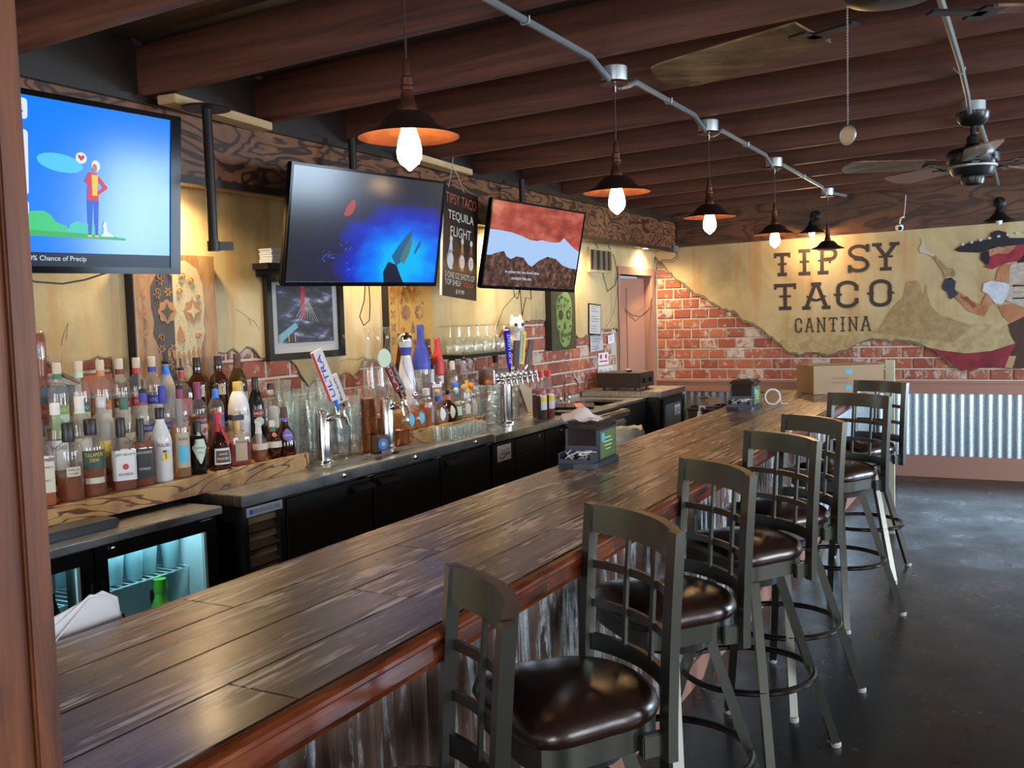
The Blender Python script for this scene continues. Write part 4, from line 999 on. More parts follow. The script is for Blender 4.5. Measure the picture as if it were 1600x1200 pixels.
# --- first television: weather cartoon
def sc1(n, l, tc):
    mp = n.new('ShaderNodeMapping'); l.new(tc.outputs['Generated'], mp.inputs[0])
    g = n.new('ShaderNodeTexGradient'); g.gradient_type = 'SPHERICAL'; mp.inputs['Location'].default_value = (-.45,-.45,0); l.new(mp.outputs[0], g.inputs[0])
    r = ramp(n, [(.2, (.0,.20,1.0)), (.75, (.0,.56,1.0))]); l.new(g.outputs[0], r.inputs[0]); return r.outputs[0]
W1, H1 = .96, .565
sb1 = screen_mat('screen_blue', sc1); sb1.node_tree.nodes['Principled BSDF'].inputs['Emission Strength'].default_value = .42
t1, s1, (l1, r1, b1, u1) = television('television at the left edge showing a blue cartoon weather screen', (-2.745, 2.100, 2.063), .035, .10, .017, W1, H1, sb1, bez=(.03,.045,.018,.022))
EM = {k: emit('screen_'+k, c) for k, c in dict(white=(.75,.85,1.0), green=(.05,.62,.22), dgreen=(.04,.45,.12), teal=(.06,.62,.50), red=(.70,.02,.04), yellow=(.85,.62,.05), skin=(.55,.20,.12), navy=(.02,.10,.65), black=(.0,.004,.02), slate=(.05,.16,.45), cloud=(.08,.60,1.0)).items()}
def lay(parent, name, poly, m, z, H=None):
    mb = MB(); n_ = len(poly); mb.add([(x, y, z) for x, y in poly], [tuple(range(n_))])
    me = bpy.data.meshes.new(name); me.from_pydata(mb.v, [], mb.f); bm = bmesh.new(); bm.from_mesh(me)
    bmesh.ops.triangulate(bm, faces=bm.faces[:], ngon_method='EAR_CLIP'); bm.normal_update()
    for f in bm.faces:
        if f.normal.z < 0: f.normal_flip()
    bm.to_mesh(me); bm.free(); me.materials.append(m)
    return link_mesh(name, me, parent)
def rrect(x0, y0, x1, y1, r=.01, n=4):
    o = []
    for cx, cy, a0 in ((x1-r,y1-r,0),(x0+r,y1-r,90),(x0+r,y0+r,180),(x1-r,y0+r,270)):
        for k in range(n+1): a = R(a0+90*k/n); o.append((cx+r*math.cos(a), cy+r*math.sin(a)))
    return o
def ell(cx, cy, rx, ry, n=20, rot=0):
    return [(cx+rx*math.cos(a)*math.cos(rot)-ry*math.sin(a)*math.sin(rot), cy+rx*math.cos(a)*math.sin(rot)+ry*math.sin(a)*math.cos(rot)) for a in [2*PI*k/n for k in range(n)]]
# screen coordinates: u 0..1 measured on the photographed part (post edge -> right edge), v 0..1 from the bottom
xl = r1-.60
def S1(u, v): return (xl+(r1-xl)*u, b1+(u1-b1)*v)
def P1(pts): return [S1(a, b) for a, b in pts]
z = .0002
lay(s1, 'caption_bar', [(l1,b1),(r1,b1),(r1,b1+(u1-b1)*.085),(l1,b1+(u1-b1)*.085)], EM['black'], z)
lay(s1, 'cloud', P1(ell(.27,.63,.14,.055,16,-.1)), EM['cloud'], z)
lay(s1, 'shrubs', P1([(-.1,.20),(-.1,.28),(.05,.30),(.10,.33),(.17,.335),(.21,.31),(.24,.27),(.30,.25),(.34,.20)]), EM['green'], z)
lay(s1, 'shrubs', P1([(.30,.20),(.32,.26),(.36,.285),(.40,.27),(.47,.275),(.5,.22),(.60,.20),(.63,.195)]), EM['teal'], z*2)
lay(s1, 'lawn', P1([(-.1,.185),(.68,.175),(.68,.19),(.4,.21),(-.1,.22)]), EM['dgreen'], z*3)
for a0, a1 in ((.86,.98),(.42,.80),(.30,.39)):
    lay(s1, 'menu_tile', rrect(S1(-.1,0)[0], S1(0,a0)[1], S1(.085,0)[0], S1(0,a1)[1], .012), EM['white'], z*2)
lay(s1, 'menu_picture', rrect(S1(-.1,0)[0], S1(0,.60)[1], S1(.055,0)[0], S1(0,.76)[1], .004), EM['slate'], z*3)
lay(s1, 'menu_picture', rrect(S1(-.1,0)[0], S1(0,.45)[1], S1(.055,0)[0], S1(0,.575)[1], .004), EM['slate'], z*3)
for q in range(3): lay(s1, 'menu_lines', rrect(S1(.01,0)[0], S1(0,.90+.02*q)[1], S1(.06-.012*q,0)[0], S1(0,.908+.02*q)[1], .001), EM['dgreen'] if q else EM['black'], z*3)
# cartoon person on a phone, with heart bubble and a small dog
lay(s1, 'cartoon_person', P1([(.435,.20),(.455,.20),(.468,.40),(.474,.40),(.478,.20),(.497,.20),(.503,.42),(.43,.42)]), EM['navy'], z*4)
lay(s1, 'cartoon_person', P1([(.428,.42),(.435,.52),(.412,.53),(.44,.595),(.49,.59),(.56,.51),(.56,.50),(.50,.455),(.495,.47),(.53,.505),(.50,.545),(.503,.42)]), EM['red'], z*5)
lay(s1, 'cartoon_person', P1([(.462,.45),(.458,.58),(.50,.58),(.494,.45)]), EM['yellow'], z*6)
lay(s1, 'cartoon_person', P1(ell(.485,.635,.028,.036)), EM['white'], z*5)
lay(s1, 'cartoon_person', P1(ell(.478,.622,.016,.026)), EM['skin'], z*6)
lay(s1, 'cartoon_person', P1([(.43,.19),(.46,.19),(.455,.202),(.43,.202)]), EM['yellow'], z*6)
lay(s1, 'cartoon_person', P1([(.475,.19),(.503,.19),(.50,.202),(.475,.202)]), EM['yellow'], z*6)
lay(s1, 'heart_bubble', P1(ell(.395,.675,.035,.035)), EM['white'], z*4)
lay(s1, 'heart', P1([(.395,.655),(.375,.678),(.376,.69),(.387,.693),(.395,.684),(.403,.693),(.414,.69),(.415,.678)]), EM['red'], z*5)
lay(s1, 'cartoon_dog', P1([(.512,.195),(.600,.195),(.585,.215),(.560,.225),(.552,.27),(.550,.30),(.545,.285),(.535,.30),(.532,.275),(.525,.265),(.532,.25),(.528,.215)]), EM['white'], z*5)
mb = MB(); put_text(mb, '0% Chance of Precip', lambda a, b: (a, b, z*4), width=.205, height=.021, dx=xl+.150, dy=b1+.024); mb.build('caption_lettering', EM['white'], s1)
mb = MB(); put_text(mb, 'LG', lambda a, b: (a, b, .0034), height=.009, dx=xl+.005, dy=-H1/2+.010); mb.build('maker_lettering', M['inkwhite'], t1)
# --- second television: dark scene with blue glow
def sc2(n, l, tc):
    mp = n.new('ShaderNodeMapping'); l.new(tc.outputs['Generated'], mp.inputs[0]); mp.inputs['Location'].default_value = (-1.02,-.20,0); mp.inputs['Scale'].default_value = (1.35,1.05,.01)
    g = n.new('ShaderNodeTexGradient'); g.gradient_type = 'SPHERICAL'; 
    ns = n.new('ShaderNodeTexNoise'); ns.inputs['Scale'].default_value = 5; ns.inputs['Detail'].default_value = 6; l.new(tc.outputs['Generated'], ns.inputs['Vector'])
    ad = n.new('ShaderNodeVectorMath'); ad.operation = 'MULTIPLY_ADD'; ad.inputs[1].default_value = (.35,.35,0); l.new(ns.outputs['Color'], ad.inputs[0]); 
    sb = n.new('ShaderNodeVectorMath'); sb.operation = 'SUBTRACT'; sb.inputs[1].default_value = (.17,.17,0)
    l.new(mp.outputs[0], sb.inputs[0]); l.new(sb.outputs[0], ad.inputs[2]); l.new(ad.outputs[0], g.inputs[0])
    r = ramp(n, [(.0, (.020,.020,.030)), (.35, (.022,.022,.055)), (.52, (.012,.03,.55)), (.66, (.0,.18,1.0)), (.84, (.0,.50,1.0))]); l.new(g.outputs[0], r.inputs[0]); return r.outputs[0]
W2, H2 = 1.055, .557
t2, s2, (l2, r2, b2, u2) = television('television in the middle showing a dark scene with a glowing blue patch', (-2.85, 3.908, 2.044), .149, .188, .008, W2, H2, screen_mat('screen_dark_blue', sc2), bez=(.014,.014,.012,.02))
def P2(pts): return [(l2+(r2-l2)*a, b2+(u2-b2)*b) for a, b in pts]
E2 = {k: emit('screen2_'+k, c, .37) for k, c in dict(red=(.40,.05,.04), speck=(.03,.12,.85), leaf=(.02,.12,.28), leaf2=(.07,.20,.22), pale=(.14,.20,.42), dark=(.006,.008,.03)).items()}
lay(s2, 'red_creature', P2([(.315,.62),(.335,.70),(.350,.735),(.375,.76),(.385,.74),(.388,.70),(.375,.64),(.355,.61),(.335,.60)]), E2['red'], .0003)
lay(s2, 'blue_leaf', P2([(.66,.25),(.70,.35),(.76,.48),(.80,.52),(.79,.42),(.77,.30),(.73,.20),(.70,.16)]), E2['leaf'], .0003)
lay(s2, 'blue_leaf', P2([(.72,.22),(.75,.34),(.79,.46),(.80,.38),(.78,.26),(.75,.18)]), E2['leaf2'], .0005)
lay(s2, 'blue_leaf', P2([(.82,.30),(.85,.40),(.87,.43),(.86,.36),(.83,.28)]), E2['leaf'], .0003)
lay(s2, 'dark_rock', P2([(.62,.0),(.61,.10),(.64,.20),(.70,.17),(.73,.08),(.76,.0)]), E2['dark'], .0003)
rn = random.Random(4)
for cx, cy, sx, n_ in ((.235,.24,.05,26),(.36,.30,.04,16),(.52,.30,.10,40),(.37,.13,.03,14)):
    mb = MB()
    for i in range(n_):
        x, y = l2+(r2-l2)*(cx+rn.gauss(0,sx*.5)), b2+(u2-b2)*(cy+rn.gauss(0,.025)); q = rn.uniform(.0012,.004)
        mb.add([(x-q,y-q,.0006),(x+q*1.3,y-q*.6,.0006),(x+q,y+q,.0006),(x-q*.5,y+q*1.2,.0006)], [(0,1,2,3)])
    mb.build('blue_sparkles', E2['speck'], s2)
# --- third television: red and brown food close-up with a caption
def sc3(n, l, tc):
    ns = n.new('ShaderNodeTexNoise'); ns.inputs['Scale'].default_value = 7; ns.inputs['Detail'].default_value = 7; l.new(tc.outputs['Generated'], ns.inputs['Vector'])
    r = ramp(n, [(.3, (.20,.03,.02)), (.5, (.42,.06,.04)), (.7, (.58,.16,.12))]); l.new(ns.outputs[0], r.inputs[0]); return r.outputs[0]
W3, H3 = 1.044, .561
t3, s3, (l3, r3, b3, u3) = television('television on the right showing red and brown food with a white caption', (-2.85, 5.731, 2.042), .169, .195, -.024, W3, H3, screen_mat('screen_red', sc3), bez=(.014,.014,.012,.02))
def P3(pts): return [(l3+(r3-l3)*a, b3+(u3-b3)*b) for a, b in pts]
lay(s3, 'pale_blue_band', P3([(0,.66),(.10,.66),(.22,.65),(.33,.62),(.42,.585),(.50,.58),(.55,.60),(.62,.585),(.70,.585),(.76,.60),(.80,.66),(.84,.62),(.92,.55),(1,.50),(1,.22),(0,.22)]), emit('screen3_sky', (.42,.62,.95), .37), .0003)
def sc3b(n, l, tc):
    ns = n.new('ShaderNodeTexNoise'); ns.inputs['Scale'].default_value = 22; ns.inputs['Detail'].default_value = 7; ns.inputs['Roughness'].default_value = .7; l.new(tc.outputs['Object'], ns.inputs['Vector'])
    r = ramp(n, [(.38, (.02,.010,.006)), (.52, (.10,.045,.028)), (.64, (.26,.14,.09)), (.75, (.45,.36,.33))]); l.new(ns.outputs[0], r.inputs[0]); return r.outputs[0]
lay(s3, 'brown_clusters', P3([(0,0),(0,.36),(.04,.36),(.10,.395),(.17,.42),(.20,.36),(.25,.33),(.30,.37),(.38,.36),(.44,.28),(.48,.26),(.55,.34),(.64,.40),(.74,.38),(.82,.31),(.90,.28),(1,.27),(1,0)]), screen_mat('screen_brown', sc3b), .0006)
mb = MB(); put_text(mb, 'he proves that two funnel cakes', lambda a, b: (a, b, .0009), width=.37, height=.026, dx=l3+(r3-l3)*.39, dy=b3+(u3-b3)*.175)
put_text(mb, 'are better than one.', lambda a, b: (a, b, .0009), width=.22, height=.022, dx=l3+(r3-l3)*.39, dy=b3+(u3-b3)*.105); mb.build('caption_lettering', EM['white'], s3)
def pole(label, x, y, ztop, zbot, arm, flange=True):
    t = thing('television_pole', label, 'pole', (x, y, ztop), group='ceiling poles of the televisions')
    if flange: MB().lathe([(.095,-.008),(.10,-.004),(.10,0)],28).build('ceiling_flange', M['blackmetal'], t, smooth=True)
    MB().lathe([(.020,zbot-ztop),(.020,-.006)],16).build('pole_tube', M['blackmetal'], t, smooth=True)
    MB().lathe([(.025,zbot-ztop-.01),(.026,zbot-ztop+.03)],16).build('pole_collar', M['blackmetal'], t, smooth=True)
    MB().bar((0,0,zbot-ztop+.01),arm,.03,.035).build('bracket_arm', M['blackmetal'], t)
    return t
pole('thick black ceiling pole with round flange between the first and second televisions', -2.97, 2.975, 2.489, 1.915, (.03,.075,1.915-2.489+.012))
pole('black ceiling pole rising behind the second television', -3.02, 4.01, 2.527, 2.02, (.11,-.03,2.03-2.527), False)
pole('black ceiling pole rising behind the third television', -3.02, 5.88, 2.527, 2.02, (.11,-.04,2.03-2.527), False)
cable('black power cable hanging in a loop below the second television', [(-2.905,3.92,1.785),(-2.90,3.90,1.70),(-2.91,3.87,1.62),(-2.91,3.90,1.575),(-2.91,3.95,1.60),(-2.91,3.96,1.68),(-2.905,3.95,1.785)], .0028)
cable('black cable sagging below the first television', [(-2.80,1.95,1.79),(-2.81,2.03,1.755),(-2.81,2.13,1.75),(-2.81,2.22,1.765),(-2.80,2.30,1.79)], .003)
cable('tangled black cable loops hanging below the third television', [(-2.905,5.50,1.79),(-2.90,5.50,1.73),(-2.91,5.56,1.71),(-2.91,5.60,1.77),(-2.91,5.62,1.60),(-2.91,5.68,1.72),(-2.90,5.74,1.71),(-2.905,5.74,1.79)], .003)
cable('long thin cable dropping from the third television to the glass shelf', [(-2.905,5.62,1.785),(-3.05,5.62,1.65),(-3.12,5.63,1.50),(-3.12,5.64,1.30),(-3.10,5.64,1.20)], .002)
# --- hanging poster
mP = flat_frame((-2.999, 5.014, 2.040), -.028, .012, -.08)
pw_, ph_ = .42, .648
po = thing('tequila_poster', 'dark hanging poster with three tequila bottles between the second and third televisions', 'poster'); po.matrix_world = mP
def sc4(n, l, tc):
    g = n.new('ShaderNodeSeparateXYZ'); l.new(tc.outputs['Object'], g.inputs[0])
    mr = n.new('ShaderNodeMapRange'); mr.inputs[1].default_value = -.36; mr.inputs[2].default_value = .3; l.new(g.outputs[1], mr.inputs[0])
    r = ramp(n, [(.0, (.035,.020,.013)), (.22, (.045,.023,.012)), (.33, (.16,.065,.02)), (.42, (.03,.012,.007)), (1, (.012,.007,.006))]); l.new(mr.outputs[0], r.inputs[0]); return r.outputs[0]
M['posterbg'] = mat('poster_print', (.02,.012,.01), .35); n, l = nodes(M['posterbg']); tc = n.new('ShaderNodeTexCoord'); l.new(sc4(n, l, tc), n['Principled BSDF'].inputs['Base Color'])
board_ = MB().bb((-pw_/2,-ph_/2,-.012),(pw_/2,ph_/2,0)).build('poster_board', M['posterbg'], po)
MB().bb((-pw_/2-.006,-ph_/2,-.012),(-pw_/2,ph_/2,.001)).build('white_edge', M['white'], po)
M['inkorange'] = mat('orange_print', (.42,.09,.04), .5); M['inkcream'] = mat('cream_print', (.62,.58,.50), .5)
for body, w, h, y, mm in (('TIPSY TACO', .37, .062, .255, 'inkorange'), ('TEQUILA', .31, .060, .155, 'inkcream'), ('FLIGHT', .25, .058, .065, 'inkcream'), ('3 ONE OZ SHOTS OF', .36, .036, -.195, 'inkcream'), ('TOP SHELF', .19, .034, -.238, 'inkcream'), ('TEQUILA', .14, .034, -.240, 'inkorange'), ('$19.99', .10, .030, -.290, 'inkcream')):
    mb = MB(); dx = -.085 if body == 'TOP SHELF' else (.10 if y == -.240 else 0)
    put_text(mb, body, lambda a, b: (a, b, .0012), width=w, height=h, dx=dx, dy=y); mb.build('lettering', M[mm], board_)
for cx, col in ((-.115,(.55,.62,.72)),(.02,(.50,.20,.06)),(.13,(.25,.08,.04))):
    mm = mat('poster_bottle_print', col, .4)
    lay(board_, 'bottle_picture', [(cx-.010,.0+.01),(cx+.010,.01),(cx+.012,-.045)]+ell(cx,-.105,.046,.058,18)[3:16]+[(cx-.012,-.045)], mm, .0012)
    lay(board_, 'bottle_picture', ell(cx,.018,.017,.019,14), M['inkcream'], .0014)
    lay(board_, 'bottle_picture', ell(cx,-.105,.030,.042,18), M['inkcream'], .0016)
    mb = MB()
    for q in range(3): mb.bb((cx-.018+.004*q,-.095-.012*q,.0018),(cx+.018-.003*q,-.092-.012*q,.0022))
    mb.build('label_print', mm, board_)
st = MB(); st.tube([(-.16,ph_/2-.01,.002),(-.13,ph_/2+.07,0),(-.10,ph_/2+.13,-.01)], .003, 5); st.tube([(.03,ph_/2-.01,.002),(-.04,ph_/2+.07,0),(-.10,ph_/2+.13,-.01)], .003, 5); st.tube([(-.10,ph_/2+.13,-.01),(-.07,ph_/2+.19,-.02)], .003, 5)
st.build('hanging_string', mat('pale_string', (.45,.40,.32), .8), po)

# ------------------------------------------------------------------ paintings and papers on the wall behind the bar
AX = XW+.021
def on_left(z=0.0): return lambda a, b: (AX+z, a, b)
def panel(name, y0, y1, z0, z1, th, m, parent=None): return MB().bb((AX, y0, z0), (AX+th, y1, z1)).build(name, m, parent)
def poly_x(parent, name, poly, x, m):
    mb = MB(); me = bpy.data.meshes.new(name); me.from_pydata([(x, a, b) for a, b in poly], [], [tuple(range(len(poly)))])
    bm = bmesh.new(); bm.from_mesh(me); bmesh.ops.triangulate(bm, faces=bm.faces[:], ngon_method='EAR_CLIP'); bm.normal_update()
    for f in bm.faces:
        if f.normal.x < 0: f.normal_flip()
    bm.to_mesh(me); bm.free(); me.materials.append(m); return link_mesh(name, me, parent)
def skull_board(label, yc, zc, w, h, base_m, light_m, dark_m, mid_m, th=.05, half=True):
    t = thing('skull_board', label, 'artwork', (0,0,0), group='carved skull boards')
    MB().bb((AX, yc-w/2, zc-h/2), (AX+th, yc+w/2, zc+h/2)).build('board', base_m, t)
    MB().bb((AX, yc-w/2-.004, zc-h/2), (AX+th-.002, yc-w/2, zc+h/2)).build('black_side', M['black'], t)
    X = AX+th
    def U(u, v): return (yc+w*u, zc+h*v)
    def Ps(l): return [U(a, b) for a, b in l]
    outl = [(-.05,.44),(.12,.46),(.26,.40),(.33,.28),(.345,.12),(.32,-.02),(.335,-.08),(.30,-.16),(.27,-.22),(.26,-.32),(.18,-.42),(.05,-.46),(-.08,-.44),(-.18,-.36),(-.21,-.24),(-.26,-.16),(-.31,-.08),(-.28,.0),(-.31,.10),(-.31,.26),(-.22,.38)]
    poly_x(t, 'skull_relief', Ps([p for p in outl if p[0] >= -.05] + [(-.05,-.44)]) if half else Ps(outl), X+.002, light_m)
    if half: poly_x(t, 'skull_relief', Ps([(-.05,.44)] + [(-.05,-.44)] + [p for p in outl if p[0] < -.05]), X+.002, dark_m)
    for cx, mA, mB in ((-.135, mid_m, dark_m), (.185, mid_m, light_m)):
        fl = []
        for k in range(32):
            a = 2*PI*k/32; rr = .105*(1+.10*math.cos(8*a)); fl.append(U(cx+rr*math.cos(a), .075+rr*.80*math.sin(a)))
        poly_x(t, 'eye_flower', fl, X+.004, mA)
        star = []
        for k in range(8):
            a = PI/4*k; rr = .085 if k % 2 == 0 else .035; star.append(U(cx+rr*math.cos(a), .075+rr*.8*math.sin(a)))
        poly_x(t, 'eye_star', star, X+.006, mB)
    poly_x(t, 'nose', Ps([(.02,-.03),(.055,-.09),(.075,-.15),(.04,-.165),(.02,-.15),(-.005,-.165),(-.03,-.14),(-.015,-.08)]), X+.004, mid_m)
    rn = random.Random(int(yc*100)); dots = MB(); 
    for i in range(170):
        a, b = rn.uniform(-.03,.31), rn.uniform(-.40,.42)
        if (a/.31)**2 + ((b-.05)/.42)**2 > .95 or abs(a-.185) < .11 and abs(b-.075) < .10: continue
        cy_, cz__ = U(a, b); q_ = rn.uniform(.0012,.0030); dots.add([(X+.003,cy_-q_,cz__),(X+.003,cy_,cz__-q_),(X+.003,cy_+q_,cz__),(X+.003,cy_,cz__+q_)],[(0,1,2,3)])
    dots.build('pierced_dots', dark_m, t)['kind'] = 'stuff'
    for fx, fz in ((-.20,.30),(-.11,.22),(-.24,.20),(-.10,.38),(-.22,-.20),(-.13,-.30),(-.08,-.20)):
        for k in range(6):
            a = PI/3*k; cy_, cz__ = U(fx, fz); L_p = .024
            MB().add([(X+.004,cy_+.004*math.cos(a),cz__+.004*math.sin(a)),(X+.004,cy_+L_p*.6*math.cos(a-.35),cz__+L_p*.6*math.sin(a-.35)),(X+.004,cy_+L_p*math.cos(a),cz__+L_p*math.sin(a)),(X+.004,cy_+L_p*.6*math.cos(a+.35),cz__+L_p*.6*math.sin(a+.35))],[(0,1,2,3)]).build('petal', mid_m, t)
    for k in range(7):
        a = -.16+.062*k; poly_x(t, 'tooth', Ps([(a,-.27+.01*abs(k-3)),(a+.02,-.225+.01*abs(k-3)),(a+.045,-.27+.01*abs(k-3)),(a+.025,-.315+.01*abs(k-3))]), X+.005, mid_m)
    cur = MB()
    for cx, cz_, r0, fl_ in ((-.20,.33,.05,1),(-.08,.36,.045,-1),(.06,.33,.05,1),(.18,.30,.045,-1),(-.24,.22,.035,1),(.26,.18,.03,-1),(.24,-.12,.04,1),(-.22,-.12,.04,-1),(.15,-.33,.04,1),(-.08,-.36,.04,-1),(.02,.22,.04,1)):
        pts = []
        for k in range(14):
            a = k*.55; rr = r0*(1-k/16); pts.append((X+.006,)+U(cx+rr*fl_*math.cos(a), cz_+rr*.8*math.sin(a)))
        MB().tube(pts, .0022, 4).build('scroll', dark_m if not half else mid_m, t)
    sd = MB()
    for i in range(5):
        for k in range(4):
            a = PI/4+PI/2*k; cy_, cz__ = U(-.42, .36-.15*i); 
            MB().add([(X+.001,cy_,cz__),(X+.001,cy_+.020*math.cos(a-.4),cz__+.020*math.sin(a-.4)),(X+.001,cy_+.038*math.cos(a),cz__+.038*math.sin(a)),(X+.001,cy_+.020*math.cos(a+.4),cz__+.020*math.sin(a+.4))],[(0,1,2,3)]).build('petal', mid_m, t)
    return t
M['burnt'] = wood('burnt_carved_wood', (.10,.045,.018), (.30,.15,.055), (.42,.25,.10), (3,3,.6), 6, .5, pos=(.3,.5,.7))
M['charcoal'] = mat('charcoal_stain', (.055,.048,.04), .6, bump=.4, bscale=60); M['bone'] = mat('bone_paint', (.46,.38,.22), .6, bump=.4, bscale=120); M['amberwood'] = mat('amber_stain', (.34,.15,.04), .5)
M['goldwood'] = mat('gold_leaf_wood', (.62,.34,.08), .4, .3, bump=.3, bscale=90)
skull_board('large carved wooden skull board half dark, half bone, behind the liquor shelf', 3.135, 1.62, .47, .60, M['burnt'], M['bone'], M['charcoal'], M['amberwood'])
skull_board('golden carved wooden skull board hanging below the second television', 5.01, 1.60, .47, .54, M['goldwood'], M['goldwood'], M['amberwood'], M['burnt'], half=False)
M['limebg'] = mat('dark_green_board', (.05,.06,.025), .5, bump=.3, bscale=40); M['lime'] = mat('lime_green_paint', (.22,.32,.09), .55, bump=.3, bscale=80)
skull_board('dark board with lime green painted skull hanging below the third television', 7.255, 1.56, .47, .50, M['limebg'], M['lime'], M['limebg'], M['limebg'], half=False)
# framed picture
fp = thing('framed_picture', 'black framed picture with pale mat of a dark street scene, below the second television', 'picture')
y0, y1, z0, z1 = 3.745, 4.365, 1.405, 1.845
fr = MB(); q = .036
fr.bb((AX,y0,z0),(AX+.03,y0+q,z1)); fr.bb((AX,y1-q,z0),(AX+.03,y1,z1)); fr.bb((AX,y0+q,z0),(AX+.03,y1-q,z0+q)); fr.bb((AX,y0+q,z1-q),(AX+.03,y1-q,z1)); fr.build('frame', M['blackgloss'], fp)
MB().bb((AX,y0+q,z0+q),(AX+.010,y1-q,z1-q)).build('mat_board', mat('grey_mat_board', (.46,.44,.42), .8), fp)
def scene_mat():
    m = mat('street_scene_print', (.02,.02,.03), .4); n, l = nodes(m); p = n['Principled BSDF']; tc = n.new('ShaderNodeTexCoord')
    ns = n.new('ShaderNodeTexNoise'); ns.inputs['Scale'].default_value = 9; ns.inputs['Detail'].default_value = 6; mp = n.new('ShaderNodeMapping'); mp.inputs['Scale'].default_value = (1,1,3); l.new(tc.outputs['Object'], mp.inputs[0]); l.new(mp.outputs[0], ns.inputs['Vector'])
    r = ramp(n, [(.42, (.008,.008,.014)), (.56, (.03,.03,.06)), (.63, (.10,.13,.22)), (.72, (.40,.42,.45))]); l.new(ns.outputs[0], r.inputs[0]); l.new(r.outputs[0], p.inputs['Base Color']); return m
pic = MB().bb((AX+.010,3.835,1.492),(AX+.013,4.285,1.795)).build('print', scene_mat(), fp)
poly_x(pic, 'red_banner', [(4.02,1.795),(4.055,1.795),(4.05,1.64),(4.02,1.62)], AX+.0136, mat('red_banner_print', (.42,.02,.05), .5))
poly_x(pic, 'turquoise_panel', [(3.835,1.535),(3.97,1.60),(3.99,1.575),(3.86,1.50),(3.835,1.50)], AX+.0134, mat('turquoise_print', (.12,.35,.45), .5))
tw = MB()
for k in range(9): tw.tube([(AX+.0140,4.06+.002*k,1.72),(AX+.0140,3.98+.022*k,1.63-.004*k)], .0012, 4)
tw.build('white_strands', mat('white_strand_print', (.5,.48,.46), .6), pic)
for k in range(3): poly_x(pic, 'amber_lamp', [(3.86+.05*k,1.50),(3.866+.05*k,1.50),(3.866+.05*k,1.545),(3.86+.05*k,1.545)], AX+.0138, M['goldwood'])
# documents
def sheet(label, yc, zc, w, h, tilt=0, kind='paper', framed=False, name='notice_sheet'):
    t = thing(name, label, 'notice', (AX, yc, zc)); t.rotation_euler = (R(tilt), 0, 0)
    if framed: MB().bb((0,-w/2,-h/2),(.012,w/2,h/2)).build('frame', M['blackgloss'], t)
    MB().bb((.0,-w/2+.012*framed,-h/2+.012*framed),(.014 if framed else .002,w/2-.012*framed,h/2-.012*framed)).build('sheet', M[kind], t)
    ln = MB(); x = .0146 if framed else .0026
    for k in range(int(h/.022)):
        if k % 4 == 3: continue
        ln.bb((x-.0004,-w*.36,h*.40-.022*k),(x,-w*.36+w*random.uniform(.4,.7),h*.40-.022*k+.006))
    ln.build('printed_lines', mat('grey_print', (.20,.22,.26), .7), t); return t
M['paper_dim'] = mat('grey_certificate', (.52,.54,.55), .5)
sheet('tall black framed certificate hanging crooked beside the green skull board', 8.00, 1.548, .27, .28, -3, 'paper_dim', True)
sheet('clear plastic sleeve with grey sheet on the bricks below the framed certificate', 8.05, 1.335, .29, .145, 2, 'paper_dim')
sheet('small white sheet pinned at the door frame above the bricks', 8.40, 1.362, .16, .085, 6, 'paper')
wp = thing('wall_outlet_plate', 'white electrical outlet plates on the bricks beside the doorway', 'outlet', (AX-.009, 8.25, 1.055))
MB().bevbox((.004,0,0),(.010,.34,.115),.003).build('plate', M['white'], wp)
for k in range(3):
    s_ = MB().bevbox((.010,-.11+.11*k,0),(.006,.055,.07),.002).build('socket', mat('socket_face', (.55,.55,.54), .4), wp)
rn_ = thing('red_notice', 'small white notice with red print above the outlet plates', 'notice', (AX-.009, 8.22, 1.185))
MB().bb((0,-.12,-.055),(.002,.12,.055)).build('sheet', M['paper'], rn_)
for k in (-1,1): MB().lathe([(.022,0),(.022,.001)],16).xf(Matrix.Translation((.0022,.06*k,.02)) @ Matrix.Rotation(PI/2,4,'Y')).build('red_dot', M['inkred'], rn_)
MB().bb((.002,-.09,-.03),(.0026,.09,-.018)).build('printed_lines', M['inkred'], rn_)
# small dark shelf above the framed picture with folded sheets
sh = thing('small_wall_shelf', 'small black wall shelf above the framed picture, partly behind the second television', 'shelf', (AX, 3.80, 1.885)); MB().bb((0,-.12,-.015),(.10,.12,.015)).build('board', M['black'], sh); MB().bb((0,-.10,-.05),(.012,.10,-.015)).build('wall_bracket', M['black'], sh)
st_ = thing('stack_of_coasters', 'small stack of white coasters on the small wall shelf', 'coasters', (AX+.055, 3.76, 1.9005))
for k in range(7): MB().bevbox((random.uniform(-.002,.002),random.uniform(-.003,.003),.0055+.0105*k),(.085,.085,.009),.002).build('coaster', M['paper'], st_)

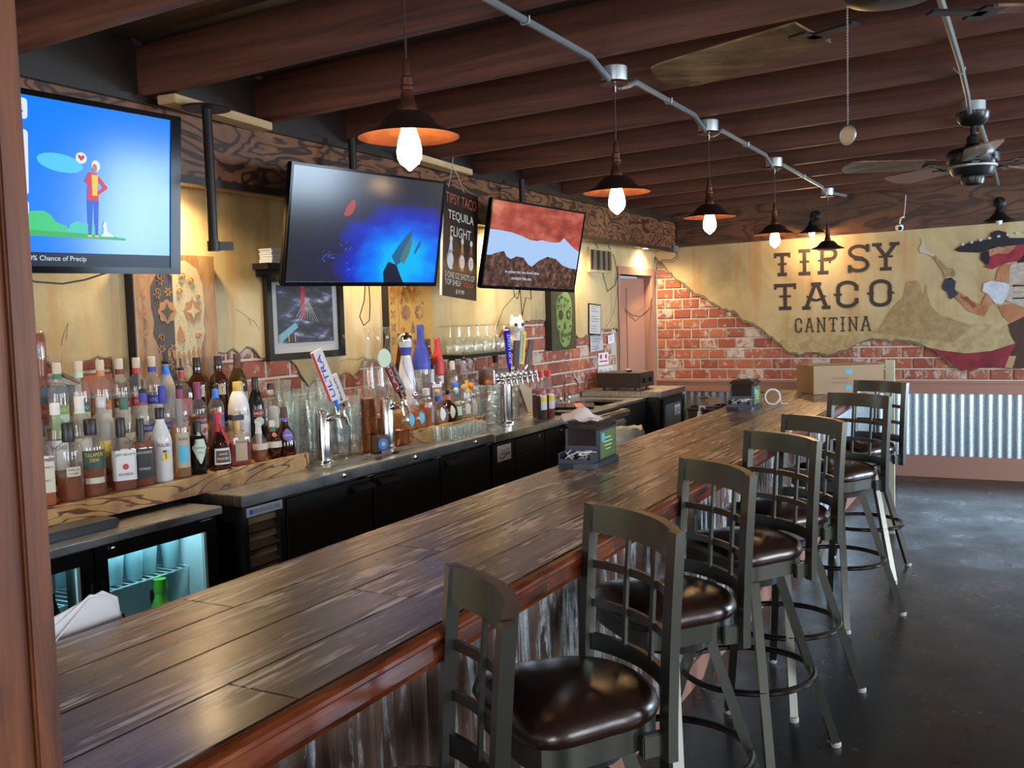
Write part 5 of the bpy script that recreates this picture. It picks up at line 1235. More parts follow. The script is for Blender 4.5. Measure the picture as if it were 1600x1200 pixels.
# ------------------------------------------------------------------ painting on the mural wall
MY = YW-.0275
def fpoly(name, pts, m, layer=0, parent=None):
    d = MY-.0006*layer; me = bpy.data.meshes.new(name); me.from_pydata([(a, d, b) for a, b in pts], [], [tuple(range(len(pts)))])
    bm = bmesh.new(); bm.from_mesh(me); bmesh.ops.triangulate(bm, faces=bm.faces[:], ngon_method='EAR_CLIP'); bm.normal_update()
    for f in bm.faces:
        if f.normal.y > 0: f.normal_flip()
    bm.to_mesh(me); bm.free(); me.materials.append(m); return link_mesh(name, me, parent or mural)
mural = bpy.data.objects.new('painted_mural', None); COL.objects.link(mural)
tag(mural, 'painted mural with western lettering, rock butte and masked woman in a sombrero', 'mural')
M['paintink'] = mat('mural_black_lettering', (.040,.030,.026), .7, bump=.3, bscale=70)
def stroke_letter(ch, x0, x1, z0, z1, th):
    """slab-serif western letter from straight and curved strokes, spurs at mid height"""
    mb = MB()
    def s_(a, b, c, d, w=1.0):
        p, q = Vector((x0+(x1-x0)*a, 0, z0+(z1-z0)*b)), Vector((x0+(x1-x0)*c, 0, z0+(z1-z0)*d))
        t = (q-p); L = t.length; t.normalize(); nn = Vector((t.z, 0, -t.x))*th*w/2
        o = Vector((0, MY-.0010-.00012*(len(mb.f)//6), 0)); o2 = Vector((0, MY-.0002, 0))
        vs = [p+nn+o, q+nn+o, q-nn+o, p-nn+o, p+nn+o2, q+nn+o2, q-nn+o2, p-nn+o2]
        mb.add([v[:] for v in vs], [(0,1,2,3),(4,7,6,5),(0,4,5,1),(1,5,6,2),(2,6,7,3),(3,7,4,0)])
    def arc(cx, cy, rx, ry, a0, a1, n=9):
        P_ = [(cx+rx*math.cos(R(a0+(a1-a0)*i/n)), cy+ry*math.sin(R(a0+(a1-a0)*i/n))) for i in range(n+1)]
        for (a, b), (c, d) in zip(P_, P_[1:]):
            ex = .04; s_(a-(c-a)*ex*2, b-(d-b)*ex*2, c+(c-a)*ex*2, d+(d-b)*ex*2)
    W_ = x1-x0; H_ = z1-z0; hw = th/2/W_; hh = th/2/H_
    if ch == 'T': s_(0,1-hh,1,1-hh); s_(.0+hw*.7,.78,.0+hw*.7,1,.7); s_(1-hw*.7,.78,1-hw*.7,1,.7); s_(.5,0,.5,1); s_(.22,hh,.78,hh); s_(.24,.52,.76,.52,.6)
    elif ch == 'I': s_(.5,0,.5,1); s_(.0,hh,1,hh); s_(0,1-hh,1,1-hh); s_(.1,.52,.9,.52,.6)
    elif ch == 'P': s_(.22,0,.22,1); s_(0,hh,.55,hh); s_(0,1-hh,.7,1-hh); arc(.62,.74,.38-hw,.26-hh,90,-90); s_(.22,.48+hh,.65,.48+hh); s_(.02,.52,.5,.52,.5); s_(.62,.40,.62,.56,.5)
    elif ch == 'S': arc(.5,.75,.5-hw,.25-hh,0,180); arc(.5,.75,.5-hw,.25-hh*.5,180,270,5); arc(.5,.25,.5-hw,.25+hh*.0,90,-5,6); arc(.5,.25,.5-hw,.25-hh,0,-180); s_(hw,.0,hw,.28); s_(1-hw,.72,1-hw,1); s_(.3,.52,.7,.48,1.3)
    elif ch == 'Y': s_(.10,1-hh,.5,.48); s_(.90,1-hh,.5,.48); s_(.5,0,.5,.5); s_(.25,hh,.75,hh); s_(-.08,1-hh,.34,1-hh); s_(.66,1-hh,1.08,1-hh); s_(.2,.50,.8,.50,.6)
    elif ch == 'A': s_(.10,hh,.46,1-hh); s_(.90,hh,.54,1-hh); s_(-.06,hh,.28,hh); s_(.72,hh,1.06,hh); s_(.3,1-hh,.7,1-hh); s_(.18,.42,.5,.33,.7); s_(.5,.33,.82,.42,.7); s_(.12,.48,.32,.48,.5); s_(.68,.48,.88,.48,.5)
    elif ch == 'C': arc(.5,.72,.5-hw,.28-hh,10,180); arc(.5,.28,.5-hw,.28-hh,180,350); s_(hw,.27,hw,.73); s_(1-hw,.62,1-hw,.84); s_(1-hw,.16,1-hw,.36); s_(-.10,.5,.25,.5,.6)
    elif ch == 'O': arc(.5,.72,.5-hw,.28-hh,0,180); arc(.5,.28,.5-hw,.28-hh,180,360); s_(hw,.27,hw,.73); s_(1-hw,.27,1-hw,.73); s_(-.10,.5,.2,.5,.6); s_(.8,.5,1.1,.5,.6)
    elif ch == 'N': s_(.15,0,.15,1); s_(.85,0,.85,1); s_(.15,1-hh,.85,hh,.8); s_(0,hh,.34,hh); s_(-.02,1-hh,.2,1-hh); s_(.66,1-hh,1.02,1-hh); s_(.02,.5,.3,.5,.5); s_(.7,.5,.98,.5,.5)
    return mb
def word(lets):
    for ch, (xa, za), (xb, zb), th in lets:
        stroke_letter(ch, xa, xb, zb, za, th).build('letter', M['paintink'], mural)
word([('T', (-2.183,2.140), (-2.025,1.913), .034), ('I', (-1.949,2.164), (-1.836,1.911), .035), ('P', (-1.768,2.172), (-1.586,1.912), .035), ('S', (-1.491,2.179), (-1.297,1.916), .033), ('Y', (-1.256,2.183), (-1.049,1.922), .033)])
word([('T', (-2.186,1.839), (-1.972,1.581), .035), ('A', (-1.903,1.840), (-1.665,1.578), .035), ('C', (-1.598,1.845), (-1.395,1.582), .035), ('O', (-1.297,1.844), (-1.099,1.585), .035)])
word([('C', (-1.985,1.500), (-1.919,1.355), .013), ('A', (-1.888,1.497), (-1.810,1.359), .013), ('N', (-1.779,1.501), (-1.696,1.357), .013), ('T', (-1.665,1.498), (-1.589,1.361), .013), ('I', (-1.559,1.502), (-1.518,1.360), .013), ('N', (-1.488,1.500), (-1.402,1.364), .013), ('A', (-1.372,1.503), (-1.287,1.362), .013)])
def blotch(name, a, b, scale=14):
    m = mat(name, a, .75); n, l = nodes(m); t = noise(n, l, coords(n, l, (1,1,1), False), scale, 5, .6, .4); r = ramp(n, [(.35, a), (.65, b)]); l.new(t.outputs[0], r.inputs[0]); l.new(r.outputs[0], n['Principled BSDF'].inputs['Base Color']); return m
M['butte'] = blotch('painted_sandstone', (.30,.20,.085), (.42,.30,.14)); M['butte2'] = blotch('painted_sand', (.36,.26,.12), (.50,.40,.20))
fpoly('painted_plain', [(-2.161,1.277), (-2.067,1.301), (-1.702,1.320), (-1.350,1.333), (-1.066,1.429), (-0.736,1.481), (-0.523,1.417), (-0.110,1.391), (.3,1.42), (2.2,1.38), (2.2,1.25), (.9,1.11), (.4,1.12), (-0.007,1.038), (-0.312,1.050), (-0.495,1.027), (-0.639,1.109), (-0.763,1.216), (-0.955,1.272), (-1.293,1.295), (-1.496,1.206), (-1.703,1.165), (-1.914,1.167), (-2.037,1.200)], M['butte2'], 1)
fpoly('painted_butte', [(-1.235,1.343), (-1.150,1.491), (-1.083,1.591), (-0.999,1.665), (-0.977,1.801), (-0.966,1.812), (-0.889,1.821), (-0.856,1.778), (-0.840,1.701), (-0.823,1.677), (-0.807,1.794), (-0.791,1.676), (-0.758,1.569), (-0.683,1.497), (-0.523,1.435), (-0.418,1.386), (-0.575,1.244), (-0.845,1.277)], M['butte'], 2)
Q = dict(hat=mat('painted_black_hat', (.012,.012,.016), .7), stud=mat('painted_silver', (.50,.50,.52), .7), skin=blotch('painted_skin', (.34,.13,.055), (.50,.23,.11), 9), skin2=mat('painted_skin_shadow', (.22,.08,.035), .7), scarf=blotch('painted_red_scarf', (.20,.012,.025), (.33,.03,.045), 9), cape=blotch('painted_red_cape', (.14,.012,.02), (.30,.03,.04), 5), hair=mat('painted_hair', (.010,.009,.012), .7), white=blotch('painted_white_blouse', (.42,.45,.52), (.62,.64,.68), 20), glove=mat('painted_dark_glove', (.03,.035,.055), .7), gun=blotch('painted_brass_pistol', (.22,.14,.06), (.42,.32,.16), 25), belt=mat('painted_brown_leather', (.06,.025,.015), .7), vest=blotch('painted_striped_vest', (.35,.30,.24), (.50,.44,.36), 30), smoke=mat('painted_smoke', (.52,.47,.38), .8), eye=mat('painted_eye_white', (.5,.48,.42), .7), tan=mat('painted_tan_stripe', (.42,.28,.12), .7))
fpoly('painted_cape', [(-0.828,1.211), (-0.682,1.174), (-0.469,1.143), (-0.261,1.165), (-0.058,1.237), (.05,1.22), (.05,1.04), (-0.158,1.015), (-0.312,1.021), (-0.416,0.998), (-0.495,0.992), (-0.575,1.033), (-0.709,1.151)], Q['cape'], 3)
fpoly('painted_trouser', [(-0.132,1.004), (-0.108,1.152), (-0.058,1.237), (-0.009,1.406), (.45,1.5), (.50,1.05), (.2,1.02)], Q['belt'], 4)
fpoly('painted_trouser_stripe', [(-0.158,1.015), (-0.123,1.118), (-0.067,1.118), (-0.097,1.009)], Q['tan'], 5)
fpoly('painted_waist', [(-0.212,1.564), (-0.021,1.592), (.30,1.62), (.28,1.42), (-0.019,1.434), (-0.100,1.402), (-0.171,1.466)], Q['skin'], 5)
fpoly('painted_belt', [(-0.135,1.397), (-0.085,1.424), (.0,1.47), (.32,1.50), (.34,1.38), (-0.019,1.321), (-0.058,1.208), (-0.109,1.294)], Q['belt'], 6)
fpoly('painted_vest', [(-0.172,1.620), (-0.137,1.777), (-0.138,1.901), (-0.098,1.939), (.05,1.98), (.35,1.95), (.36,1.60), (-0.020,1.547)], Q['vest'], 6)
for k in range(4): fpoly('painted_vest_stripe', [(-0.127,1.743), (.34,1.86), (.34,1.845), (-0.127,1.726)] if k == 0 else [(-.10,1.80-.055*k), (.34,1.80-.055*k), (.34,1.785-.055*k), (-.10,1.785-.055*k)], Q['belt'] if k % 2 else Q['tan'], 7)
fpoly('painted_arm', [(-0.213,1.695), (-0.273,1.566), (-0.324,1.476), (-0.444,1.519), (-0.576,1.668), (-0.534,1.707), (-0.418,1.617), (-0.351,1.580), (-0.315,1.659), (-0.274,1.726)], Q['skin'], 7)
fpoly('painted_shoulder', [(-0.234,1.792), (-0.214,1.894), (-0.163,1.936), (-0.123,1.929), (-0.127,1.765)], Q['skin'], 7)
fpoly('painted_sleeve', [(-0.341,1.700), (-0.331,1.768), (-0.275,1.789), (-0.152,1.766), (-0.122,1.742), (-0.142,1.653), (-0.187,1.575), (-0.238,1.588), (-0.289,1.669)], Q['white'], 8)
fpoly('painted_tattoo', [(-0.523,1.678), (-0.497,1.654), (-0.460,1.658), (-0.434,1.617), (-0.408,1.599), (-0.382,1.569), (-0.418,1.547), (-0.450,1.595), (-0.486,1.619), (-0.513,1.643)], Q['skin2'], 8)
fpoly('painted_glove', [(-0.672,1.759), (-0.646,1.822), (-0.593,1.831), (-0.556,1.795), (-0.566,1.726), (-0.534,1.690), (-0.566,1.656), (-0.603,1.634), (-0.630,1.705), (-0.662,1.724)], Q['glove'], 9)
fpoly('painted_pistol', [(-0.748,2.030), (-0.732,2.041), (-0.630,1.925), (-0.577,1.911), (-0.556,1.870), (-0.561,1.847), (-0.609,1.814), (-0.646,1.828), (-0.662,1.892)], Q['gun'], 9)
fpoly('painted_smoke', [(-0.748,2.030), (-0.802,2.056), (-0.851,2.071), (-0.867,2.113), (-0.840,2.158), (-0.845,2.217), (-0.824,2.169), (-0.813,2.110), (-0.780,2.079), (-0.732,2.041)], Q['smoke'], 8)
fpoly('painted_hair', [(-0.353,2.043), (-0.317,2.058), (-0.266,2.055), (-0.276,2.010), (-0.291,1.943), (-0.316,1.933), (-0.358,1.986)], Q['hair'], 8)
fpoly('painted_hair', [(-0.089,2.067), (-0.014,2.080), (.20,2.15), (.22,1.95), (-0.013,1.940), (-0.063,1.937)], Q['hair'], 8)
fpoly('painted_face', [(-0.286,2.011), (-0.291,2.068), (-0.256,2.100), (-0.089,2.107), (-0.064,2.027), (-0.103,1.956), (-0.214,1.950)], Q['skin'], 9)
fpoly('painted_scarf', [(-0.281,2.005), (-0.225,2.030), (-0.139,2.020), (-0.074,2.083), (-.01,2.13), (.0,2.02), (-0.063,1.954), (-0.163,1.936), (-0.265,1.890), (-0.327,1.916), (-0.286,1.948)], Q['scarf'], 10)
for a in ((-0.261,2.060), (-0.179,2.061)):
    fpoly('painted_eye', [(a[0]-.018,a[1]), (a[0],a[1]+.011), (a[0]+.02,a[1]+.003), (a[0],a[1]-.007)], Q['eye'], 10)
    fpoly('painted_pupil', [(a[0]-.006,a[1]+.005), (a[0]+.007,a[1]+.006), (a[0]+.006,a[1]-.004), (a[0]-.005,a[1]-.004)], Q['hair'], 11)
    fpoly('painted_brow', [(a[0]-.024,a[1]+.020), (a[0]+.004,a[1]+.030), (a[0]+.026,a[1]+.022), (a[0]+.004,a[1]+.022)], Q['hair'], 11)
fpoly('painted_hat', [(-0.567,2.078), (-0.525,2.110), (-0.421,2.144), (-0.292,2.158), (-0.272,2.214), (-0.216,2.233), (-0.155,2.212), (-0.130,2.160), (-0.015,2.152), (.25,2.20), (.55,2.12), (.50,2.08), (.1,2.12), (-0.014,2.096), (-0.215,2.086), (-0.368,2.044), (-0.525,2.058)], Q['hat'], 11)
for k in range(14):
    a = (-.50+.072*k, 2.125+.075*math.sin(min(k,12)/14*PI*.9)-.0*k); fpoly('painted_stud', ell(a[0], a[1], .014, .012, 10), Q['stud'], 12)
mural.parent = None

# ------------------------------------------------------------------ bottles and glassware
def shelf_unit(label, y0, y1, steps, front, m, x_back=-3.385, zb=.91):
    t = thing('bottle_step_shelf', label, 'shelf', (0,0,0))
    for (x0, x1, z) in steps: MB().bb((x0, y0, z-.018), (x1, y1, z)).build('step_board', m, t)
    for (x0, x1, z), nx in zip(steps, steps[1:]+[None]):
        MB().bb((x0, y0, zb), (x0+.018, y1, z-.018)).build('riser_board', m, t)
    MB().bb((front-.022, y0, zb), (front, y1, steps[0][2]+.006)).build('front_plank', M['burntplank'], t)
    for yy in (y0, y1-.018): MB().bb((steps[-1][0], yy, zb), (front-.022, yy+.018, steps[0][2]-.018)).build('end_board', M['burntplank'], t)
    return t
def plank_mat():
    m = mat('burnt_pine_plank', (.4,.22,.08), .38, coat=.25); n, l = nodes(m); p = n['Principled BSDF']
    mp = coords(n, l, (1,.55,3.2), False); t0 = noise(n, l, mp, 2.2, 3, .5, .6)
    w = n.new('ShaderNodeMath'); w.operation = 'MULTIPLY'; w.inputs[1].default_value = 85; l.new(t0.outputs[0], w.inputs[0])
    sn = n.new('ShaderNodeMath'); sn.operation = 'SINE'; l.new(w.outputs[0], sn.inputs[0])
    r = ramp(n, [(.0, (.60,.36,.13)), (.60, (.68,.42,.17)), (.86, (.34,.15,.045)), (1, (.12,.05,.02))]); l.new(sn.outputs[0], r.inputs[0])
    big = noise(n, l, coords(n, l, (1,1,1), False), 4, 4, .6); r2 = ramp(n, [(.36, (.50,.38,.30)), (.52, (1,1,1))]); l.new(big.outputs[0], r2.inputs[0])
    c = mixc(n, l, 1.0, r, r2, 'MULTIPLY'); l.new(c, p.inputs['Base Color']); return m
M['burntplank'] = plank_mat()
shelf_unit('long stepped wooden liquor shelf with flame-burnt front plank, under the large skull board', 1.30, 3.52, [(-3.13,-2.995,.980),(-3.25,-3.13,1.052),(-3.385,-3.25,1.150)], -2.975, M['burntplank'])
shelf_unit('short stepped wooden tequila shelf with pale plank front between the two right beer towers', 4.34, 5.19, [(-3.10,-2.975,.985),(-3.36,-3.10,1.075)], -2.955, M['burntplank'])

G = dict(clear=thin_glass('clear_glass', (.985,.99,.985), .04, .05, (.9,.9,.88)), frosted=thin_glass('frosted_glass', (.8,.82,.82), .35, .45, (.62,.60,.56)), green=thin_glass('green_glass', (.45,.55,.25), .03, .06, (.03,.04,.01)),
         brown=thin_glass('brown_glass', (.42,.20,.06), .03, .08, (.10,.03,.01)), blue=thin_glass('blue_glass', (.03,.05,.50), .03, .2, (.01,.01,.25)), red=thin_glass('red_glass', (.70,.08,.02), .03, .15, (.35,.03,.01)),
         black=M['blackgloss'], white=mat('white_glazed_bottle', (.72,.72,.74), .2, coat=.3), darkbrown=mat('dark_liqueur_glass', (.028,.008,.004), .08, coat=.5), olive=mat('olive_wine_glass', (.035,.028,.008), .1, coat=.4), pale=thin_glass('pale_green_glass', (.85,.93,.86), .03, .05, (.5,.6,.5)))
def liquid(name, col, dens=.45): return thin_glass('liquid_'+name, col, .05, dens, (col[0]*.62, col[1]*.50, col[2]*.30) if col[0] > col[2]*1.5 else tuple(c*.7 for c in col), 1.33)
LQ = dict(amber=liquid('amber', (.90,.36,.05), .42), dark=liquid('whiskey', (.62,.19,.02), .42), gold=liquid('gold', (.95,.62,.14), .35), clear=liquid('clear', (.93,.93,.90), .10), pale=liquid('pale', (.88,.74,.45), .25), red=liquid('red', (.55,.05,.02), .6), cola=liquid('dark', (.05,.02,.01), .9), green=liquid('green', (.35,.60,.05), .5), peach=liquid('peach', (.90,.60,.32), .3))
C = {k: mat('print_'+k, c, r_) for k, (c, r_) in dict(cream=((.62,.58,.46),.6), white=((.72,.72,.72),.6), black=((.012,.012,.014),.4), green=((.05,.17,.10),.5), dgreen=((.03,.075,.05),.5), lime=((.30,.45,.12),.5), orange=((.72,.24,.05),.5), dred=((.22,.02,.03),.5), red=((.55,.04,.04),.5), blue=((.04,.06,.42),.5), sky=((.10,.45,.65),.5), bright=((.04,.22,.80),.4), yellow=((.80,.58,.06),.5), gold=((.62,.42,.12),.35), cork=((.50,.36,.20),.8), corklight=((.62,.55,.42),.8), purple=((.13,.12,.42),.5), plum=((.25,.05,.13),.5), tan=((.48,.38,.27),.6), brown=((.07,.03,.02),.5), silver=((.55,.55,.56),.3), grey=((.25,.24,.24),.5), pink=((.50,.15,.15),.5), mint=((.55,.70,.55),.6)).items()}
PROF = dict(
 vodka=[(.93,0),(1,.02),(1,.60),(.97,.645),(.80,.70),(.50,.745),(.38,.77),(.36,.93)],
 round=[(.93,0),(1,.02),(1,.63),(.92,.69),(.62,.755),(.40,.79),(.36,.93)],
 square=[(.90,0,.9),(1,.02,1),(1,.56,1),(.95,.63,.8),(.65,.70,.3),(.36,.74,0),(.34,.93,0)],
 squatsq=[(.92,0,1),(1,.03,1),(1,.56,1),(.93,.62,.8),(.55,.68,.2),(.32,.71,0),(.30,.90,0)],
 tall=[(.9,0),(1,.02),(1,.50),(.93,.60),(.68,.72),(.42,.82),(.34,.88),(.36,.95)],
 cone=[(.9,0),(1,.02),(.97,.35),(.84,.55),(.62,.72),(.40,.84),(.32,.88),(.30,.94)],
 malibu=[(.92,0),(1,.03),(1,.48),(1.02,.53),(.96,.60),(.66,.72),(.44,.80),(.40,.93)],
 apoth=[(.93,0),(1,.03),(1,.63),(.93,.70),(.62,.735),(.42,.76),(.42,.88)],
 flask=[(.62,0),(.80,.06),(.98,.25),(1,.34),(.90,.50),(.60,.63),(.38,.70),(.32,.78),(.30,.92)],
 bell=[(.96,0),(1,.04),(.98,.25),(.86,.42),(.60,.55),(.36,.63),(.30,.72),(.28,.92)],
 ball=[(.70,0),(.90,.05),(1,.22),(.95,.40),(.70,.54),(.36,.62),(.30,.80)],
 rumch=[(.88,0),(1,.03),(1,.45),(.94,.62),(.78,.74),(.55,.83),(.42,.86),(.40,.92)],
 wine=[(.93,0),(1,.02),(1,.52),(.90,.62),(.60,.74),(.38,.80),(.34,.94)],
 shoulder=[(.9,0),(1,.02),(1,.54),(1.02,.60),(.86,.68),(.52,.74),(.40,.78),(.46,.84),(.36,.90)],
 oval=[(.78,0,.3),(.96,.05,.3),(1,.25,.3),(.96,.42,.3),(.72,.54,.2),(.36,.62,0),(.30,.70,0),(.30,.88,0)],
 syrup=[(.92,0),(1,.02),(1,.56),(.85,.66),(.50,.78),(.38,.84),(.36,.95)])
def prof_r(pr, z):
    for a, b in zip(pr, pr[1:]):
        if a[1] <= z <= b[1]:
            t = (z-a[1])/(b[1]-a[1]+1e-9); qa = a[2] if len(a) > 2 else 0; qb = b[2] if len(b) > 2 else 0
            return a[0]+(b[0]-a[0])*t, qa+(qb-qa)*t
    return pr[-1][0], 0
def bottle(name, x, y, z, kind, H, Rr, glass, liq=None, fill=.5, cap='black', capH=.08, label=None, label2=None, text=None, text2=None, neck=None, pourer=False, rz=-.45, desc='', cat='bottle', group=None, ball=None, seg=20, oval=1.0, extra=None):
    Rr *= .93 if kind == 'oval' else .965; t = thing(name, desc, cat, (x, y, z), rz, group)
    pr = PROF[kind]
    sx = oval
    def surf(a, zz, off):
        r, q = prof_r(pr, zz/H); ca, sa = math.cos(a), math.sin(a); g = 1.0
        if q: g = 1/((abs(ca)**(2+6*q) + abs(sa)**(2+6*q))**(1/(2+6*q)))
        rr = r*Rr*g + off; return (rr*ca*sx, rr*sa, zz)
    MB().lathe([(p[0]*Rr, p[1]*H) + tuple(p[2:]) for p in pr], seg, sx=sx).build('glass', G[glass], t, smooth=True, angle=50)
    if liq:
        lp = []; 
        for i in range(9):
            zz = .012 + (fill-.012)*i/8; r, q = prof_r(pr, zz); lp.append((r*Rr*.955-.0006, zz*H, q))
        MB().lathe(lp, seg, sx=sx).build('liquid', LQ[liq], t, smooth=True, angle=50)
    ztop = pr[-1][1]*H; rn_ = pr[-1][0]*Rr
    if pourer:
        MB().lathe([(rn_*1.05,ztop),(rn_*1.15,ztop+.006),(rn_*.9,ztop+.014),(.004,ztop+.018),(.0035,ztop+.055)],10).build('pourer', M['blackmetal'], t, smooth=True)
    elif ball:
        MB().lathe([(.006,ztop-.002),(.008,ztop+.004)]+[(ball*math.sin(PI*k/8)+.0005, ztop+.004+ball*(1-math.cos(PI*k/8))) for k in range(1,9)],14).build('stopper', C[cap] if cap != 'chrome' else M['chrome'], t, smooth=True)
    else:
        zc0 = min(H-capH, ztop-.012); MB().lathe([(rn_*1.12,zc0),(rn_*1.15,zc0+.004),(rn_*1.13,H-.004),(rn_*1.0,H)],16).build('cap', M['chrome'] if cap == 'chrome' else C[cap], t, smooth=True)
    def patch(z0, z1, half, m, nm='label', off=.0008, a0=0, shape=None, parent=None):
        nA, nZ = 10, 4; vs = []; fs = []
        for i in range(nA+1):
            s_ = -1+2*i/nA
            for j in range(nZ+1):
                v = -1+2*j/nZ; ss = s_
                if shape == 'oval': ss = s_*math.sqrt(max(0, 1-(v*.97)**2))
                if shape == 'diamond': ss = s_*(1-abs(v)*.9)
                vs.append(surf(a0+half*ss, (z0+z1)/2*H + (z1-z0)/2*H*v, off))
        for i in range(nA):
            for j in range(nZ): q = i*(nZ+1)+j; fs.append((q, q+nZ+1, q+nZ+2, q+1))
        return MB().add(vs, fs).build(nm, m, parent or t, smooth=True)
    def wrap_text(body, zc, wdt, h, m, parent, a0=0):
        mb = MB(); r0 = prof_r(pr, zc)[0]*Rr
        put_text(mb, body, lambda a, b: surf(a0+a/r0, zc*H+b, .0016), width=wdt, height=h); mb.build('lettering', m, parent)
    lb = None
    if label: lb = patch(label[0], label[1], label[2], C[label[3]], a0=label[4] if len(label) > 4 else 0, shape=label[5] if len(label) > 5 else None)
    if label2: patch(label2[0], label2[1], label2[2], C[label2[3]], 'label_band', .0013, a0=label2[4] if len(label2) > 4 else 0, shape=label2[5] if len(label2) > 5 else None, parent=lb or t)
    if neck: MB().lathe([(prof_r(pr, neck[0]+(neck[1]-neck[0])*q/6)[0]*Rr+.0012, (neck[0]+(neck[1]-neck[0])*q/6)*H) for q in range(7)], 16, cap0=False, cap1=False).build('neck_label', C[neck[2]], t, smooth=True)
    for tx in (text, text2):
        if tx: wrap_text(tx[0], tx[1], tx[2], tx[3], C[tx[4]], lb or t, a0=label[4] if label and len(label) > 4 else 0)
    if extra: extra(t, H, Rr, surf)
    return t
Z1_, Z2_, Z3_ = .981, 1.053, 1.151
gA = 'bottles on the front step of the liquor shelf'; gB = 'bottles on the middle step of the liquor shelf'; gC = 'bottles on the top step of the liquor shelf'
def palm(t, H, Rr, surf):
    mb = MB()
    def pp(pts, off): return [surf(a/Rr, z*H, off) for a, z in pts]
    o = MB().add(pp(ell(.004,.34,.016,.055,16), .0018), [tuple(range(16))]).build('sun_print', C['yellow'], t)
    o = MB()
    for k in range(7):
        a = R(20+140*k/6); o.add(pp([(.004,.40),(.004+.009*math.cos(a-.3),.40+.03*math.sin(a-.3)),(.004+.017*math.cos(a),.40+.050*math.sin(a)-.01)], .0022), [(0,1,2)])
    o.add(pp([(.002,.31),(.006,.31),(.005,.40),(.003,.40)], .0022), [(0,1,2,3)]); o.build('palm_print', C['dgreen'], t)
def rose(t, H, Rr, surf):
    MB().add([surf(a/Rr, z*H, .0018) for a, z in ell(0,.33,.011,.042,16)], [tuple(range(16))]).build('rosette_print', C['red'], t)
def berries(col):
    def f(t, H, Rr, surf):
        mb = MB(); rn = random.Random(2)
        for k in range(9):
            cx, cz_ = .008+rn.uniform(-.013,.013), .30+rn.uniform(-.035,.035); b = ell(cx, cz_, .005, .016, 8)
            mb.add([surf(a/Rr, z*H, .0022+.0001*k) for a, z in b], [tuple(range(8))])
        mb.build('fruit_print', C[col], t)
    return f
def ribbon(t, H, Rr, surf):
    MB().tube([(Rr*.40,-.0,H*.80),(Rr*.50,.01,H*.66),(Rr*.92,.02,H*.52),(Rr*1.04,.022,H*.44)], [.004,.006,.007,.005], 6).build('ribbon', C['red'], t, smooth=True)
B = bottle
B('liquor_bottle', -3.055, 2.190, Z1_, 'square', .305, .038, 'clear', 'amber', .30, 'black', .06, (.16,.52,.75,'cream'), text=("JACK DANIEL'S", .45, .045, .011, 'black'), text2=('HONEY', .30, .034, .007, 'black'), desc='square bottle with cream label at the left end of the front step', group=gA)
B('liquor_bottle', -3.055, 2.300, Z1_, 'apoth', .282, .047, 'clear', 'dark', .30, 'black', .07, (.32,.44,.55,'cream',.25), text=('AMERICAN', .405, .038, .008, 'black'), text2=('HONEY', .355, .034, .009, 'black'), neck=(.78,.86,'cream'), desc='round clear bottle one third full of dark liquor with small cream label', group=gA, rz=-.6)
B('liquor_bottle', -3.06, 2.398, Z1_, 'apoth', .285, .049, 'clear', 'dark', .44, 'black', .06, (.36,.60,.95,'dgreen'), (.17,.245,.75,'cream'), text=('TULLAMORE', .545, .066, .014, 'yellow'), text2=('DEW', .475, .032, .012, 'yellow'), desc='round bottle with wide dark green label and yellow lettering, left of the white rose-label bourbon', group=gA)
B('liquor_bottle', -3.055, 2.530, Z1_, 'square', .275, .045, 'clear', 'dark', .52, 'black', .075, (.14,.56,1.1,'white'), text=('JIM BEAM', .495, .058, .012, 'black'), text2=('BOURBON', .225, .046, .010, 'black'), desc='square bourbon bottle with white label and red rosette', group=gA, extra=rose)
B('liquor_bottle', -3.055, 2.622, Z1_, 'square', .262, .040, 'clear', 'dark', .66, 'black', .10, (.12,.56,.85,'black'), text=("JACK DANIEL'S", .50, .050, .013, 'white'), text2=('WHISKEY', .26, .040, .010, 'white'), neck=(.76,.92,'black'), desc='square whiskey bottle with black label and white lettering', group=gA)
B('liquor_bottle', -3.055, 2.722, Z1_, 'malibu', .295, .042, 'white', None, .5, 'black', .045, text=('MALIBU', .50, .052, .014, 'brown'), desc='opaque white bottle with black cap and a palm tree on a yellow sun', group=gA, extra=palm, label=(.44,.56,.6,'white'))
B('liquor_bottle', -3.055, 2.822, Z1_, 'round', .318, .039, 'clear', 'peach', .66, 'grey', .16, (.13,.58,.80,'tan'), (.20,.42,.55,'sky'), text=('TROPICAL', .50, .040, .010, 'brown'), desc='amber rum bottle with grey neck and blue picture on a tan label', group=gA)
B('liquor_bottle', -3.055, 2.912, Z1_, 'apoth', .222, .037, 'black', None, .5, 'black', .07, (.20,.80,.98,'mint',0,'diamond'), text=("HENDRICK'S", .50, .046, .009, 'grey'), text2=('GIN', .41, .018, .007, 'grey'), desc='squat black apothecary bottle with pale diamond-shaped label', group=gA)
B('liquor_bottle', -3.055, 3.035, Z1_, 'bell', .245, .050, 'darkbrown', None, .5, 'red', .055, (.10,.38,.80,'white'), (.13,.34,.66,'brown'), text=('GRAND', .28, .036, .009, 'white'), text2=('MARNIER', .20, .052, .011, 'white'), neck=(.66,.84,'red'), desc='bell-shaped dark liqueur bottle with red seal ribbon and brown and white label', group=gA, extra=ribbon)
def sqcap(t, H, Rr, surf): MB().bevbox((0,0,H-.012), (.056,.056,.024), .003).build('square_stopper', C['black'], t)
B('liquor_bottle', -3.068, 3.155, Z1_, 'squatsq', .222, .050, 'clear', 'red', .46, 'gold', .10, (.10,.62,.50,'tan'), text=('DISARONNO', .47, .044, .008, 'brown'), desc='square glass decanter of red-brown liqueur with wide square black stopper', group=gA, extra=sqcap)
